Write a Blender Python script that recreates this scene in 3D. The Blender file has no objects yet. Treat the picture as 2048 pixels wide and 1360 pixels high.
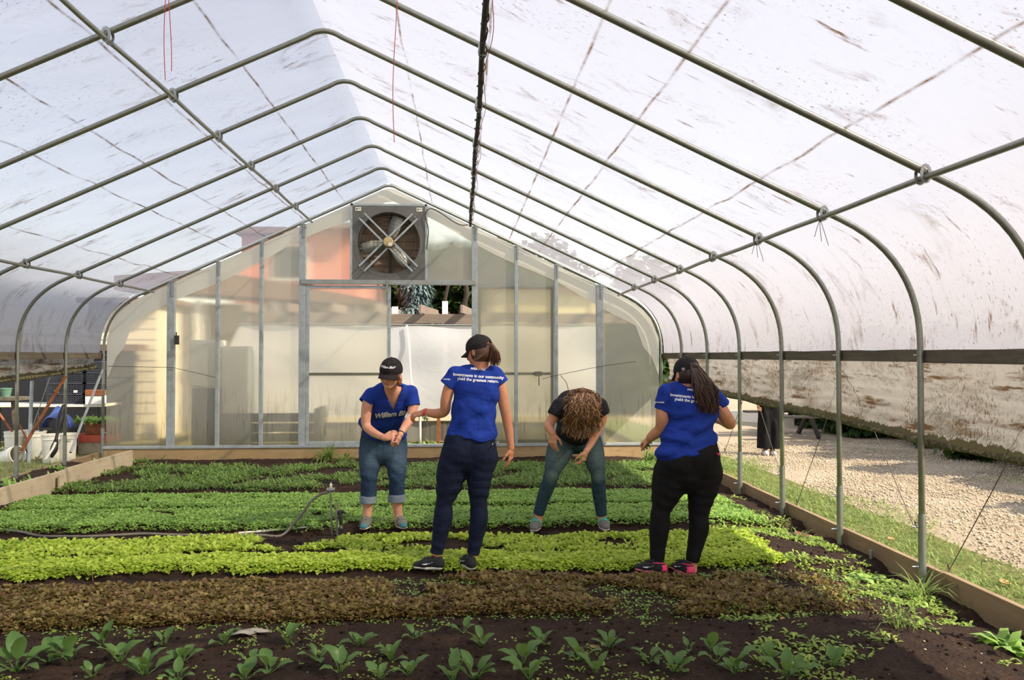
import bpy, bmesh, math, random
import numpy as np
from mathutils import Vector, Matrix
from mathutils.bvhtree import BVHTree
C = bpy.context.scene
COL = C.collection
R = math.radians
rnd = random.Random(7)
NR = np.random.RandomState(11)

# ------------------------------------------------------------ camera, sky, sun, exposure
CZ, FPX, YAW, PIT = 1.6, 1600.0, 0.0644, 0.0189
cam = bpy.data.objects.new('camera', bpy.data.cameras.new('camera'))
COL.objects.link(cam)
cam.location = (0, 0, CZ)
cam.rotation_euler = (math.pi / 2 + PIT, 0, -YAW)
cam.data.sensor_width = 36.0
cam.data.lens = 36.0 * FPX / 2048.0
cam.data.clip_end = 300
C.camera = cam

SUN_DIR = Vector((-1.0, 0.5, -0.96)).normalized()       # the way the sunlight travels
w = bpy.data.worlds.new('sky'); C.world = w; w.use_nodes = True
nt = w.node_tree; nt.nodes.clear()
sky = nt.nodes.new('ShaderNodeTexSky'); sky.sky_type = 'NISHITA'; sky.sun_disc = False
sky.sun_elevation = math.asin(-SUN_DIR.z)
sky.sun_rotation = math.atan2(-SUN_DIR.x, -SUN_DIR.y)
sky.dust_density = 1.2; sky.air_density = 1.2
bg = nt.nodes.new('ShaderNodeBackground'); bg.inputs['Strength'].default_value = 0.29
ow = nt.nodes.new('ShaderNodeOutputWorld')
hz = nt.nodes.new('ShaderNodeMix'); hz.data_type = 'RGBA'; hz.inputs[0].default_value = 0.62      # thin high haze
hz.inputs[7].default_value = (2.62, 2.48, 2.52, 1)
nt.links.new(sky.outputs[0], hz.inputs[6]); nt.links.new(hz.outputs[2], bg.inputs['Color']); nt.links.new(bg.outputs[0], ow.inputs['Surface'])
sun = bpy.data.objects.new('sun', bpy.data.lights.new('sun', 'SUN')); COL.objects.link(sun)
sun.data.energy = 5.6; sun.data.angle = R(0.8); sun.data.color = (1.0, 0.89, 0.74)
sun.rotation_euler = SUN_DIR.to_track_quat('-Z', 'Y').to_euler()
sun.location = (12, -6, 14)
C.view_settings.view_transform = 'Standard'; C.view_settings.look = 'None'
C.view_settings.exposure = 0.58; C.view_settings.gamma = 1.0; C.view_settings.use_curve_mapping = False
C.cycles.max_bounces = 9; C.cycles.diffuse_bounces = 4; C.cycles.glossy_bounces = 3
C.cycles.transmission_bounces = 5; C.cycles.transparent_max_bounces = 14
C.cycles.sample_clamp_indirect = 6.0
C.cycles.caustics_reflective = False; C.cycles.caustics_refractive = False

# ------------------------------------------------------------ measuring the place
_cy, _sy, _cp, _sp = math.cos(YAW), math.sin(YAW), math.cos(PIT), math.sin(PIT)
_R = Vector((_cy, -_sy, 0)); _F = Vector((_sy * _cp, _cy * _cp, _sp)); _U = Vector((-_sy * _sp, -_cy * _sp, _cp))
def ray(x, y): return _F + _R * ((x - 1024) / FPX) - _U * ((y - 680) / FPX)
def atY(x, y, Y):
    d = ray(x, y); t = Y / d.y; return Vector((d.x * t, Y, CZ + d.z * t))
def atX(x, y, X):
    d = ray(x, y); t = X / d.x; return Vector((X, d.y * t, CZ + d.z * t))
def atZ(x, y, Z):
    d = ray(x, y); t = (Z - CZ) / d.z; return Vector((d.x * t, d.y * t, Z))

# ------------------------------------------------------------ object helpers
def link(o, parent=None):
    COL.objects.link(o)
    if parent is not None: o.parent = parent
    return o
def tag(o, label=None, cat=None, group=None, kind=None):
    if label: o['label'] = label
    if cat: o['category'] = cat
    if group: o['group'] = group
    if kind: o['kind'] = kind
    return o
def empty(name, loc=(0, 0, 0)):
    o = bpy.data.objects.new(name, None); o.empty_display_size = 0.05
    link(o); o.location = loc; return o
def setparent(o, p):
    o.parent = p
    o.matrix_parent_inverse = Matrix.Translation(p.location).inverted()
class MB:
    """collects verts and faces, builds ONE mesh object"""
    def __init__(s): s.v = []; s.f = []; s.uv = None
    def add(s, v, f):
        n = len(s.v); s.v += [tuple(p) for p in v]; s.f += [tuple(n + i for i in q) for q in f]; return s
    def box(s, lo, hi):
        x0, y0, z0 = lo; x1, y1, z1 = hi
        return s.add([(x0,y0,z0),(x1,y0,z0),(x1,y1,z0),(x0,y1,z0),(x0,y0,z1),(x1,y0,z1),(x1,y1,z1),(x0,y1,z1)],
                     [(0,3,2,1),(4,5,6,7),(0,1,5,4),(1,2,6,5),(2,3,7,6),(3,0,4,7)])
    def bar(s, a, b, w, t, up=(0, 0, 1)):
        """rectangular bar from a to b; w across, t along up"""
        a = Vector(a); b = Vector(b); d = (b - a).normalized(); u = Vector(up)
        sd = d.cross(u).normalized() * (w / 2); u2 = sd.cross(d).normalized() * (t / 2)
        v = [p + q for p in (a, b) for q in (-sd - u2, sd - u2, sd + u2, -sd + u2)]
        return s.add(v, [(0,1,2,3),(7,6,5,4),(0,4,5,1),(1,5,6,2),(2,6,7,3),(3,7,4,0)])
    def tube(s, pts, r, n=10, caps=True):
        pts = [Vector(p) for p in pts]; m = len(pts)
        rr = r if isinstance(r, (list, tuple)) else [r] * m
        t = (pts[1] - pts[0]).normalized()
        u = t.orthogonal().normalized(); vs = []
        for i, p in enumerate(pts):
            t = (pts[min(i + 1, m - 1)] - pts[max(i - 1, 0)]).normalized()
            u = (u - t * u.dot(t)).normalized(); w_ = t.cross(u)
            for k in range(n):
                a = 2 * math.pi * k / n
                vs.append(p + (u * math.cos(a) + w_ * math.sin(a)) * rr[i])
        fs = [(i*n+k, i*n+(k+1)%n, (i+1)*n+(k+1)%n, (i+1)*n+k) for i in range(m-1) for k in range(n)]
        if caps: fs += [tuple(range(n))[::-1], tuple(range((m-1)*n, m*n))]
        return s.add(vs, fs)
    def lathe(s, c, prof, n=24, axis='z'):
        c = Vector(c); vs = []
        for (r, h) in prof:
            for k in range(n):
                a = 2 * math.pi * k / n
                q = (r*math.cos(a), r*math.sin(a), h)
                if axis == 'y': q = (q[0], q[2], -q[1])
                if axis == 'x': q = (q[2], q[0], q[1])
                vs.append(c + Vector(q))
        m = len(prof)
        fs = [(i*n+k, i*n+(k+1)%n, (i+1)*n+(k+1)%n, (i+1)*n+k) for i in range(m-1) for k in range(n)]
        fs += [tuple(range(n))[::-1], tuple(range((m-1)*n, m*n))]
        return s.add(vs, fs)
    def prism(s, pts, a, b, axis='y'):
        """2D polygon (x,z) extruded along y (or (y,z) along x)"""
        n = len(pts)
        if axis == 'y': v = [(x, a, z) for x, z in pts] + [(x, b, z) for x, z in pts]
        else: v = [(a, x, z) for x, z in pts] + [(b, x, z) for x, z in pts]
        return s.add(v, [tuple(range(n)), tuple(range(2*n-1, n-1, -1))] + [(i, (i+1)%n + 0, (i+1)%n + n, i+n) for i in range(n)])
    def grid(s, fn, us, vs):
        n = len(vs)
        return s.add([fn(u, v) for u in us for v in vs],
                     [(i*n+j, (i+1)*n+j, (i+1)*n+j+1, i*n+j+1) for i in range(len(us)-1) for j in range(n-1)])
    def build(s, name, mat, parent=None, smooth=False, bevel=0, uvs=None, rel=True):
        me = bpy.data.meshes.new(name); me.from_pydata(s.v, [], s.f)
        bm = bmesh.new(); bm.from_mesh(me); bmesh.ops.recalc_face_normals(bm, faces=bm.faces); bm.to_mesh(me); bm.free()
        me.validate()
        if mat: me.materials.append(mat)
        if smooth: me.polygons.foreach_set('use_smooth', [True] * len(me.polygons))
        if uvs is not None:
            uv = me.uv_layers.new(name='UVMap'); li = np.zeros(len(me.loops), dtype=np.int32)
            me.loops.foreach_get('vertex_index', li); uv.data.foreach_set('uv', np.asarray(uvs, dtype=np.float32)[li].ravel())
        o = bpy.data.objects.new(name, me); link(o)
        if parent is not None: setparent(o, parent) if rel else setattr(o, 'parent', parent)
        if smooth == 'auto' or bevel:
            if bevel:
                m = o.modifiers.new('bevel', 'BEVEL'); m.width = bevel; m.segments = 2; m.limit_method = 'ANGLE'
        if smooth == 'auto':
            me.polygons.foreach_set('use_smooth', [True] * len(me.polygons))
            try: me.set_sharp_from_angle(angle=R(35))
            except Exception: pass
        return o
def np_mesh(name, V, F, mat, parent=None, smooth=True, rel=True):
    """V (n,3) array, F (m,k) array"""
    me = bpy.data.meshes.new(name); V = np.asarray(V, dtype=np.float32); F = np.asarray(F, dtype=np.int32)
    k = F.shape[1]
    me.vertices.add(len(V)); me.vertices.foreach_set('co', V.ravel())
    me.loops.add(F.size); me.loops.foreach_set('vertex_index', F.ravel())
    me.polygons.add(len(F)); me.polygons.foreach_set('loop_start', np.arange(0, F.size, k, dtype=np.int32))
    try: me.polygons.foreach_set('loop_total', np.full(len(F), k, dtype=np.int32))
    except Exception: pass
    if smooth: me.polygons.foreach_set('use_smooth', np.ones(len(F), dtype=bool))
    me.update(calc_edges=True); me.validate()
    if mat: me.materials.append(mat)
    o = bpy.data.objects.new(name, me); link(o)
    if parent is not None: setparent(o, parent) if rel else setattr(o, 'parent', parent)
    return o
def catmull(P, n):
    P = [Vector(p) for p in P]; out = []
    for i in range(len(P) - 1):
        a = P[max(i-1, 0)]; b = P[i]; c = P[i+1]; d = P[min(i+2, len(P)-1)]
        for k in range(n):
            t = k / n
            out.append(0.5 * ((2*b) + (c-a)*t + (2*a-5*b+4*c-d)*t*t + (3*b-a-3*c+d)*t**3))
    return out + [P[-1]]

# ------------------------------------------------------------ materials
def lin(c):
    return tuple(((v/255)/12.92 if v/255 <= 0.04045 else ((v/255+0.055)/1.055)**2.4) for v in c) + (1,)
class NT:
    def __init__(s, name):
        s.m = bpy.data.materials.new(name); s.m.use_nodes = True
        s.t = s.m.node_tree; s.t.nodes.clear(); s.out = s.n('ShaderNodeOutputMaterial')
    def n(s, ty, **kw):
        x = s.t.nodes.new(ty)
        for k, v in kw.items(): setattr(x, k, v)
        return x
    def l(s, a, b): s.t.links.new(a, b); return s
    def noise(s, scale, detail=4, rough=0.55, vec=None, dist=0.0):
        x = s.n('ShaderNodeTexNoise'); x.inputs['Scale'].default_value = scale; x.inputs['Detail'].default_value = detail
        x.inputs['Roughness'].default_value = rough; x.inputs['Distortion'].default_value = dist
        if vec is not None: s.l(vec, x.inputs['Vector'])
        return x.outputs['Fac']
    def ramp(s, fac, stops, interp='LINEAR'):
        x = s.n('ShaderNodeValToRGB'); x.color_ramp.interpolation = interp; e = x.color_ramp.elements
        while len(e) < len(stops): e.new(0.5)
        for i, (p, c) in enumerate(stops):
            e[i].position = p; e[i].color = c if len(c) == 4 else tuple(c) + (1,)
        s.l(fac, x.inputs['Fac']); return x.outputs['Color']
    def mix(s, fac, a, b, mode='MIX'):
        x = s.n('ShaderNodeMix', data_type='RGBA', blend_type=mode)
        for sock, v in ((x.inputs[0], fac), (x.inputs[6], a), (x.inputs[7], b)):
            if hasattr(v, 'links'): s.l(v, sock)
            else: sock.default_value = v
        return x.outputs[2]
    def math(s, op, a, b=0.0, clamp=False):
        x = s.n('ShaderNodeMath', operation=op); x.use_clamp = clamp
        for sock, v in ((x.inputs[0], a), (x.inputs[1], b)):
            if hasattr(v, 'links'): s.l(v, sock)
            else: sock.default_value = v
        return x.outputs[0]
    def coord(s, which='Object', scale=(1, 1, 1), rot=(0, 0, 0)):
        x = s.n('ShaderNodeTexCoord'); mp = s.n('ShaderNodeMapping')
        mp.inputs['Scale'].default_value = scale; mp.inputs['Rotation'].default_value = rot
        s.l(x.outputs[which], mp.inputs['Vector']); return mp.outputs[0]
    def bump(s, h, strength=0.3, dist=0.01):
        b = s.n('ShaderNodeBump'); b.inputs['Strength'].default_value = strength; b.inputs['Distance'].default_value = dist
        s.l(h, b.inputs['Height']); return b.outputs[0]
    def bsdf(s, color, rough=0.6, metal=0.0, normal=None, spec=None, **kw):
        b = s.n('ShaderNodeBsdfPrincipled')
        for k, v in (('Base Color', color), ('Roughness', rough), ('Metallic', metal)):
            if hasattr(v, 'links'): s.l(v, b.inputs[k])
            else: b.inputs[k].default_value = v
        if normal is not None: s.l(normal, b.inputs['Normal'])
        if spec is not None: b.inputs['Specular IOR Level'].default_value = spec
        for k, v in kw.items(): b.inputs[k].default_value = v
        return b.outputs[0]
    def done(s, sh): s.l(sh, s.out.inputs['Surface']); return s.m
    def mixs(s, fac, a, b):
        x = s.n('ShaderNodeMixShader')
        if hasattr(fac, 'links'): s.l(fac, x.inputs[0])
        else: x.inputs[0].default_value = fac
        s.l(a, x.inputs[1]); s.l(b, x.inputs[2]); return x.outputs[0]
def plain(name, c, rough=0.6, metal=0.0, var=0.15, scale=8, bump=0.0, **kw):
    N = NT(name); co = N.coord()
    f = N.noise(scale, 5, vec=co)
    base = lin(c); dark = tuple(v * (1 - var) for v in base[:3]) + (1,); lite = tuple(min(1, v * (1 + var)) for v in base[:3]) + (1,)
    col = N.ramp(f, [(0.3, dark), (0.7, lite)])
    nrm = N.bump(N.noise(scale * 8, 3, vec=co), bump, 0.005) if bump else None
    return N.done(N.bsdf(col, rough, metal, nrm, **kw))
M = {}
M['galv'] = None
def galv(name, a, b):
    N = NT(name); co = N.coord(scale=(1, 1, 1))
    f = N.noise(22, 6, 0.7, vec=co); g = N.noise(3, 4, vec=co)
    col = N.mix(g, N.ramp(f, [(0.3, lin(a)), (0.7, lin(b))]), lin((150, 146, 128)))
    return N.done(N.bsdf(col, 0.42, 0.75, N.bump(f, 0.06, 0.002)))
M['galv'] = galv('galvanized_steel', (128, 134, 134), (170, 176, 174))
M['alu'] = galv('aluminium', (160, 168, 172), (196, 202, 204))
M['paintmetal'] = plain('weathered_grey_metal', (172, 178, 178), 0.5, 0.3, 0.18, 10)
M['darkmetal'] = plain('dark_metal', (70, 68, 62), 0.6, 0.4)
M['rust'] = plain('rusty_steel', (138, 82, 48), 0.85, 0.1, 0.35, 14)
M['white_plastic'] = plain('white_plastic', (232, 226, 205), 0.5, 0, 0.1, 6)
M['black_plastic'] = plain('black_plastic', (28, 28, 30), 0.55)
M['red_string'] = plain('red_twine', (170, 70, 62), 0.9)
M['rope'] = plain('grey_cord', (96, 88, 74), 0.9)
M['tar'] = plain('dark_wrap', (58, 55, 48), 0.8, 0, 0.3, 30)
def wood(name, a, b, c, axis=1):
    N = NT(name); sc = [9, 9, 9]; sc[axis] = 0.8
    co = N.coord(scale=tuple(sc)); f = N.noise(3, 8, 0.65, vec=co, dist=0.4)
    g = N.noise(1.6, 4, vec=N.coord()); st = N.ramp(N.noise(6, 5, 0.7, vec=N.coord()), [(0.55, (0, 0, 0)), (0.75, (1, 1, 1))])
    col = N.mix(N.math('MULTIPLY', g, 0.9), N.ramp(f, [(0.3, lin(a)), (0.7, lin(b))]), lin(c))
    col = N.mix(N.math('MULTIPLY', st, 0.45), col, lin((58, 50, 38)))
    return N.done(N.bsdf(col, 0.85, 0, N.bump(f, 0.35, 0.004)))
M['board_y'] = wood('weathered_board_lengthwise', (142, 116, 84), (182, 154, 116), (118, 98, 72), 1)
M['board_pale'] = wood('pale_board_lengthwise', (186, 168, 140), (212, 196, 168), (168, 148, 118), 1)
M['board_x'] = wood('tan_board_crosswise', (178, 148, 100), (205, 176, 128), (150, 122, 84), 0)
M['board_grey'] = wood('grey_hip_board', (92, 84, 68), (132, 122, 102), (70, 58, 44), 1)
M['pergola'] = wood('weathered_pergola_timber', (120, 106, 92), (160, 142, 124), (96, 84, 74), 0)
# ------------------------------------------------------------ film, sheets
def film_mat(name, transp, trl, dif, dirt, tint=(0.93, 0.93, 0.97), lines=True, moldz=False, k=0.03):
    N = NT(name)
    uv = N.coord('UV')
    sep = N.n('ShaderNodeSeparateXYZ'); N.l(uv, sep.inputs[0])
    streak = N.noise(1.0, 7, 0.72, vec=N.coord('UV', (5.5, 1.1, 1) if moldz else (1.6, 3.4, 1)), dist=0.6)
    big = N.noise(0.55, 4, 0.6, vec=uv)
    speck = N.noise(1.0, 4, 0.75, vec=N.coord('UV', (26, 48, 1)))
    reg = N.ramp(N.noise(1.1, 3, vec=N.coord('UV', (1, 1.7, 1))), [(0.42, (0, 0, 0)), (0.62, (1, 1, 1))])
    if lines: reg = N.math('MAXIMUM', reg, N.math('MULTIPLY', N.math('SUBTRACT', sep.outputs[0], 4.3), 0.9, clamp=True))
    d1 = N.ramp(streak, [(0.60 - k, (0, 0, 0)), (0.72 - k, (1, 1, 1))])
    d2 = N.ramp(speck, [(0.64 - k*0.8, (0, 0, 0)), (0.69 - k*0.8, (1, 1, 1))])
    d = N.math('ADD', N.math('MULTIPLY', N.math('MULTIPLY', d1, 0.55), reg), N.math('MULTIPLY', N.math('MULTIPLY', d2, 0.8), reg), clamp=True)
    # elongated dirty smears, sparse
    sm = N.ramp(N.noise(1.0, 5, 0.7, vec=N.coord('UV', (9.0, 1.2, 1) if moldz else (1.8, 9.0, 1), (0, 0, 0.2))), [(0.67 - k, (0, 0, 0)), (0.76 - k, (1, 1, 1))])
    d = N.math('MAXIMUM', d, N.math('MULTIPLY', sm, 0.8))
    if lines:
        wob = N.math('MULTIPLY', N.math('SUBTRACT', N.noise(1.2, 3, vec=uv), 0.5), 0.03)
        for s0 in lines:
            dd = N.math('ABSOLUTE', N.math('SUBTRACT', N.math('ADD', sep.outputs[0], wob), s0))
            ln = N.math('SUBTRACT', 1.0, N.math('DIVIDE', dd, 0.016), clamp=True)
            br = N.ramp(N.noise(2.2, 5, 0.7, vec=uv), [(0.38, (0.1, 0.1, 0.1)), (0.6, (1, 1, 1))])
            d = N.math('MAXIMUM', d, N.math('MULTIPLY', N.math('MULTIPLY', ln, br), 0.95))
    d = N.math('MULTIPLY', d, dirt, clamp=True)
    if moldz:   # mould near the hem (v grows downward)
        mv = N.math('SUBTRACT', 1.0, N.math('DIVIDE', sep.outputs[0], moldz), clamp=True)
        mn = N.math('GREATER_THAN', N.math('ADD', N.math('MULTIPLY', N.noise(9, 6, 0.75, vec=uv), 0.9), mv), 1.12)
        mold = N.math('MULTIPLY', mn, 0.95)
        blot = N.ramp(N.noise(1.0, 7, 0.8, vec=N.coord('UV', (3.2, 1.5, 1)), dist=0.5), [(0.50, (0, 0, 0)), (0.62, (1, 1, 1))])
        blot = N.math('MULTIPLY', blot, N.ramp(N.noise(55, 5, 0.8, vec=uv), [(0.48, (0.15, 0.15, 0.15)), (0.54, (1, 1, 1))]))
    c0 = N.mix(N.ramp(big, [(0.35, (0, 0, 0)), (0.7, (0.35, 0.35, 0.35))]), tint + (1,), (tint[0]*0.93, tint[1]*0.86, tint[2]*0.74, 1))
    brown = lin((88, 66, 44))
    col = N.mix(d, c0, brown)
    if moldz: col = N.mix(N.math('MAXIMUM', mold, N.math('MULTIPLY', blot, 0.8)), col, lin((58, 54, 30)))
    wr = N.noise(1.0, 5, 0.6, vec=N.coord('UV', (2.2, 3.5, 1)), dist=1.2)
    nrm = N.bump(wr, 0.35, 0.03)
    tr = N.n('ShaderNodeBsdfTranslucent'); N.l(col, tr.inputs[0]); N.l(nrm, tr.inputs['Normal'])
    df = N.n('ShaderNodeBsdfDiffuse'); N.l(col, df.inputs[0]); N.l(nrm, df.inputs['Normal'])
    tp = N.n('ShaderNodeBsdfTransparent')
    gl = N.n('ShaderNodeBsdfGlossy'); gl.inputs['Roughness'].default_value = 0.35; N.l(nrm, gl.inputs['Normal'])
    a = N.mixs(dif / (dif + trl), tr.outputs[0], df.outputs[0])
    a = N.mixs(0.03, a, gl.outputs[0])
    t = N.math('MULTIPLY', N.math('SUBTRACT', 1.0, N.math('MAXIMUM', d, mold) if moldz else d), transp)
    if lines:      # older, dustier film low on the sides lets less through
        low = N.math('MULTIPLY', N.math('SUBTRACT', sep.outputs[0], 3.3), 0.7, clamp=True)
        t = N.math('MULTIPLY', t, N.math('SUBTRACT', 1.0, N.math('MULTIPLY', low, 0.9)))
    return N.done(N.mixs(t, a, tp.outputs[0]))
M['film'] = film_mat('greenhouse_film', 0.34, 0.75, 0.25, 1.2, (0.345, 0.34, 0.375), k=0.055, lines=(0.75, 1.45, 2.1, 2.6, 3.55))
M['curtain'] = film_mat('dirty_curtain_film', 0.05, 0.50, 0.50, 1.25, (0.36, 0.335, 0.30), lines=False, moldz=0.16, k=0.13)
M['sheet'] = film_mat('white_sheeting', 0.04, 0.6, 0.4, 0.12, (0.93, 0.94, 0.96), lines=False, k=0)

def poly_mat():
    N = NT('twinwall_polycarbonate')
    co = N.coord()
    rib = N.n('ShaderNodeTexWave', wave_type='BANDS', bands_direction='X'); rib.inputs['Scale'].default_value = 30
    N.l(co, rib.inputs['Vector'])
    alg = N.noise(1.0, 6, 0.75, vec=N.coord('Object', (26, 1, 2.2)))
    sep = N.n('ShaderNodeSeparateXYZ'); N.l(co, sep.inputs[0])
    low = N.math('SUBTRACT', 1.0, N.math('DIVIDE', N.math('SUBTRACT', sep.outputs[2], 0.2), 1.0), clamp=True)
    am = N.math('MULTIPLY', N.ramp(alg, [(0.5, (0, 0, 0)), (0.62, (1, 1, 1))]), N.math('MULTIPLY', low, 0.7), clamp=True)
    am = N.math('MAXIMUM', am, N.math('MULTIPLY', N.math('POWER', low, 4.0), 0.5))
    base = N.ramp(N.noise(0.8, 4, vec=co), [(0.3, (0.94, 0.89, 0.72)), (0.7, (0.97, 0.94, 0.80))])
    col = N.mix(am, base, lin((150, 144, 70)))
    nrm = N.bump(rib.outputs['Fac'], 0.12, 0.004)
    rf = N.n('ShaderNodeBsdfRefraction'); rf.inputs['IOR'].default_value = 1.12; rf.inputs['Roughness'].default_value = 0.22
    N.l(col, rf.inputs['Color']); N.l(nrm, rf.inputs['Normal'])
    tr = N.n('ShaderNodeBsdfTranslucent'); N.l(col, tr.inputs[0])
    df = N.n('ShaderNodeBsdfDiffuse'); N.l(col, df.inputs[0]); N.l(nrm, df.inputs['Normal'])
    a = N.mixs(0.5, tr.outputs[0], df.outputs[0])
    a = N.mixs(0.55, a, rf.outputs[0])
    tp = N.n('ShaderNodeBsdfTransparent')
    return N.done(N.mixs(0.06, a, tp.outputs[0]))
M['poly'] = poly_mat()
N = NT('polycarbonate_outer_face'); M['poly_out'] = N.done(N.n('ShaderNodeBsdfTransparent').outputs[0])
def outer_face(o):      # the clear outer skin of a twin-wall sheet
    o.data.materials.append(M['poly_out'])
    for p in o.data.polygons:
        if p.normal.y > 0.9 or abs(p.normal.y) < 0.1: p.material_index = 1
    return o

# ------------------------------------------------------------ the hoop house
CX, HW, SL, ZR = -1.13, 4.36, 0.461, 4.30
Y0, SP = 12.75, 1.2192
L = 0.62
ca = math.cos(math.atan(SL)); sa = math.sin(math.atan(SL))
def half_profile(off=0.0):
    """points (dx, z) from the ridge down to the ground, outer offset off"""
    hw = HW + off; zr = ZR + off / ca
    pts = []
    rb = 0.16
    for k in range(5):      # ridge bend
        t = k / 4; xb = rb * ca * t
        pts.append((xb, zr - SL * rb * ca * (0.28 + 0.72 * t * t) ))
    ze = zr - SL * hw
    x1, z1 = hw - L * ca, ze + L * sa
    for k in range(1, 9):
        t = k / 8; x = rb*ca + (x1 - rb*ca) * t; pts.append((x, zr - SL * x))
    for k in range(1, 13):  # shoulder arc
        t = k / 12
        ax, az = x1, z1; bx, bz = hw, ze; cx, cz = hw, ze - L
        pts.append(((1-t)**2*ax + 2*t*(1-t)*bx + t*t*cx, (1-t)**2*az + 2*t*(1-t)*bz + t*t*cz))
    return pts
def arch_z(x, off=0.0):
    dx = abs(x - CX); hp = half_profile(off)
    for (a, za), (b, zb) in zip(hp, hp[1:]):
        if a <= dx <= b and b > a: return za + (zb - za) * (dx - a) / (b - a)
    return hp[0][1] if dx < 0.02 else hp[-1][1]
HP = half_profile()
GZ = 0.03
hoop_lab = ['set against the end wall', 'closest to the end wall but one', 'third from the end wall', 'fourth from the end wall',
            'fifth from the end wall', 'sixth from the end wall', 'that passes top left and lands by the rightmost visible post',
            'whose right bend reaches the picture edge below the purlin', 'crossing only the top right corner']
for k in range(9):
    y = Y0 - k * SP - (0.035 if k == 0 else 0)
    t = tag(empty('hoop_frame', (CX, y, 0)), 'galvanized steel roof hoop %s' % hoop_lab[k], 'hoop', 'steel hoops of the greenhouse frame')
    pts = [(CX - dx, y, z) for dx, z in HP[::-1]] + [(CX + dx, y, z) for dx, z in HP[1:]]
    pts = [(CX - HW, y, GZ)] + [(CX - HW, y, 1.2)] + pts + [(CX + HW, y, 1.2), (CX + HW, y, GZ)]
    MB().tube(pts, 0.0215, 12).build('bent_pipe', M['galv'], t, smooth=True)
    for sx in (-1, 1):
        x = CX + sx * HW
        MB().tube([(x, y, -0.12), (x, y, 0.48)], 0.0265, 12).build('ground_sleeve', M['galv'], t, smooth='auto')
        for zz in (0.12, 0.40): MB().lathe((x, y, zz), [(0.006, -sx*0.075), (0.006, -sx*0.040), (0.011, -sx*0.040), (0.011, -sx*0.032), (0.006, -sx*0.032), (0.006, sx*0.03)], 8, 'x').build('bolt', M['alu'], t)
        MB().tube([(x - 0.05, y, 1.6), (x + 0.05, y, 1.6)], 0.006, 8).build('bolt', M['alu'], t)

# purlins
def purlin(x, lab, mat, k_end=-0.04, wrap=False, dz=0.045, sag=0.0):
    z = arch_z(x) - dz
    t = tag(empty('purlin', (x, Y0, z)), lab, 'purlin', 'purlin pipes running the length of the house')
    ys = np.linspace(Y0 - 0.02 , -3, 40)
    pts = [(x + 0.006*math.sin(v*2.1), v, z + 0.004*math.sin(v*3.3)) for v in ys]
    MB().tube(pts, 0.0175 if not wrap else 0.02, 10).build('pipe', mat, t, smooth=True)
    for k in range(1, 10):
        y = Y0 - k*SP
        b = MB(); sgn = 1 if x > CX else -1
        n = 14; ring = []
        for a in range(n):        # strap around both pipes
            an = 2*math.pi*a/n
            ring.append(Vector((x, y - 0.028 + 0.0*a, z + dz/2)) + Vector((0.024*math.cos(an), 0, (0.024 + dz/2)*math.sin(an))))
        ring.append(ring[0])
        for p, q in zip(ring, ring[1:]): b.bar(p, q, 0.018, 0.003, up=(0.01, 1, 0.02))
        for p, q in zip(ring, ring[1:]): b.bar(p + Vector((0,0.056,0)), q + Vector((0,0.056,0)), 0.018, 0.003, up=(0.01, 1, 0.02))
        b.tube([(x, y-0.05, z-0.02), (x, y+0.03, z-0.024)], 0.005, 6)
        b.build('pipe_clamp', M['alu'], t)
    if wrap:
        pp = []
        for i in range(900):
            v = Y0 - 0.1 - i*(Y0+1)/900; a = i*0.33
            rr = 0.024 + 0.006*math.sin(i*0.9) + 0.004*rnd.random()
            pp.append((x + rr*math.cos(a)*0.8, v, z - 0.004 + rr*math.sin(a)))
        MB().tube(pp, 0.005, 5).build('wound_twine', M['tar'], t)
        pp = [(x + 0.035 + 0.018*math.sin(v*4.1), v, z - 0.03 - 0.02*abs(math.sin(v*1.7))) for v in np.linspace(Y0-1.2, 2, 60)]
        MB().tube(pp, 0.0025, 5).build('red_cord', M['red_string'], t)
    return t
purlin(-2.34, 'steel purlin pipe with pale clamps under the left roof slope', M['galv'])
purlin(-4.76, 'steel purlin pipe low on the left side near the roof bend', M['galv'])
purlin(0.15, 'dark purlin pipe wound with twine right of the exhaust fan', M['tar'], wrap=True)
purlin(2.53, 'steel purlin pipe on the right where the hoops start to bend', M['galv'])

# roof film: from the hip board up over the ridge and down
def skin(side, y_a, y_b, smin, name, mat, lab, kind=None, cat=None):
    hp = half_profile(0.03); hp = [(0, hp[0][1])] + hp[1:] + [(hp[-1][0], 1.637)]
    # resample
    S = [0]
    for (a, za), (b, zb) in zip(hp, hp[1:]): S.append(S[-1] + math.hypot(b-a, zb-za))
    ss = np.linspace(0, S[-1], 60)
    xs = np.interp(ss, S, [p[0] for p in hp]); zs = np.interp(ss, S, [p[1] for p in hp])
    ys = np.arange(y_b, y_a + 0.001, SP / 8)
    m = MB(); uvs = []
    for i, s_ in enumerate(ss):
        for j, v in enumerate(ys):
            ph = ((Y0 - v) / SP) % 1.0
            sag = -0.028 * math.sin(math.pi * ph)**2 * (0.6 + 0.4*math.sin(s_*2.3 + v*1.1)) + 0.006*math.sin(v*9+s_*7)
            fade = min(1, i/3.0)
            x = xs[i] + sag * 0.35 * fade; z = zs[i] + sag * (0.9 if i < 48 else 0.2) * fade
            m.v.append((CX + side * x, v, z)); uvs.append((s_, v + (0 if side > 0 else 40)))
    n = len(ys)
    m.f = [(i*n+j, (i+1)*n+j, (i+1)*n+j+1, i*n+j+1) for i in range(len(ss)-1) for j in range(n-1)]
    return m.build(name, mat, smooth=True, uvs=uvs), S[-1]
o, _ = skin(1, Y0 + 0.05, -4.4, 0, 'ceiling', M['film'], '')
tag(o, 'milky plastic film of the right roof slope with dirt smears and brown seam lines', kind='structure')
o, _ = skin(-1, Y0 + 0.05, -4.4, 0, 'ceiling', M['film'], '')
tag(o, 'milky lavender plastic film of the left roof slope', kind='structure')

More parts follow.
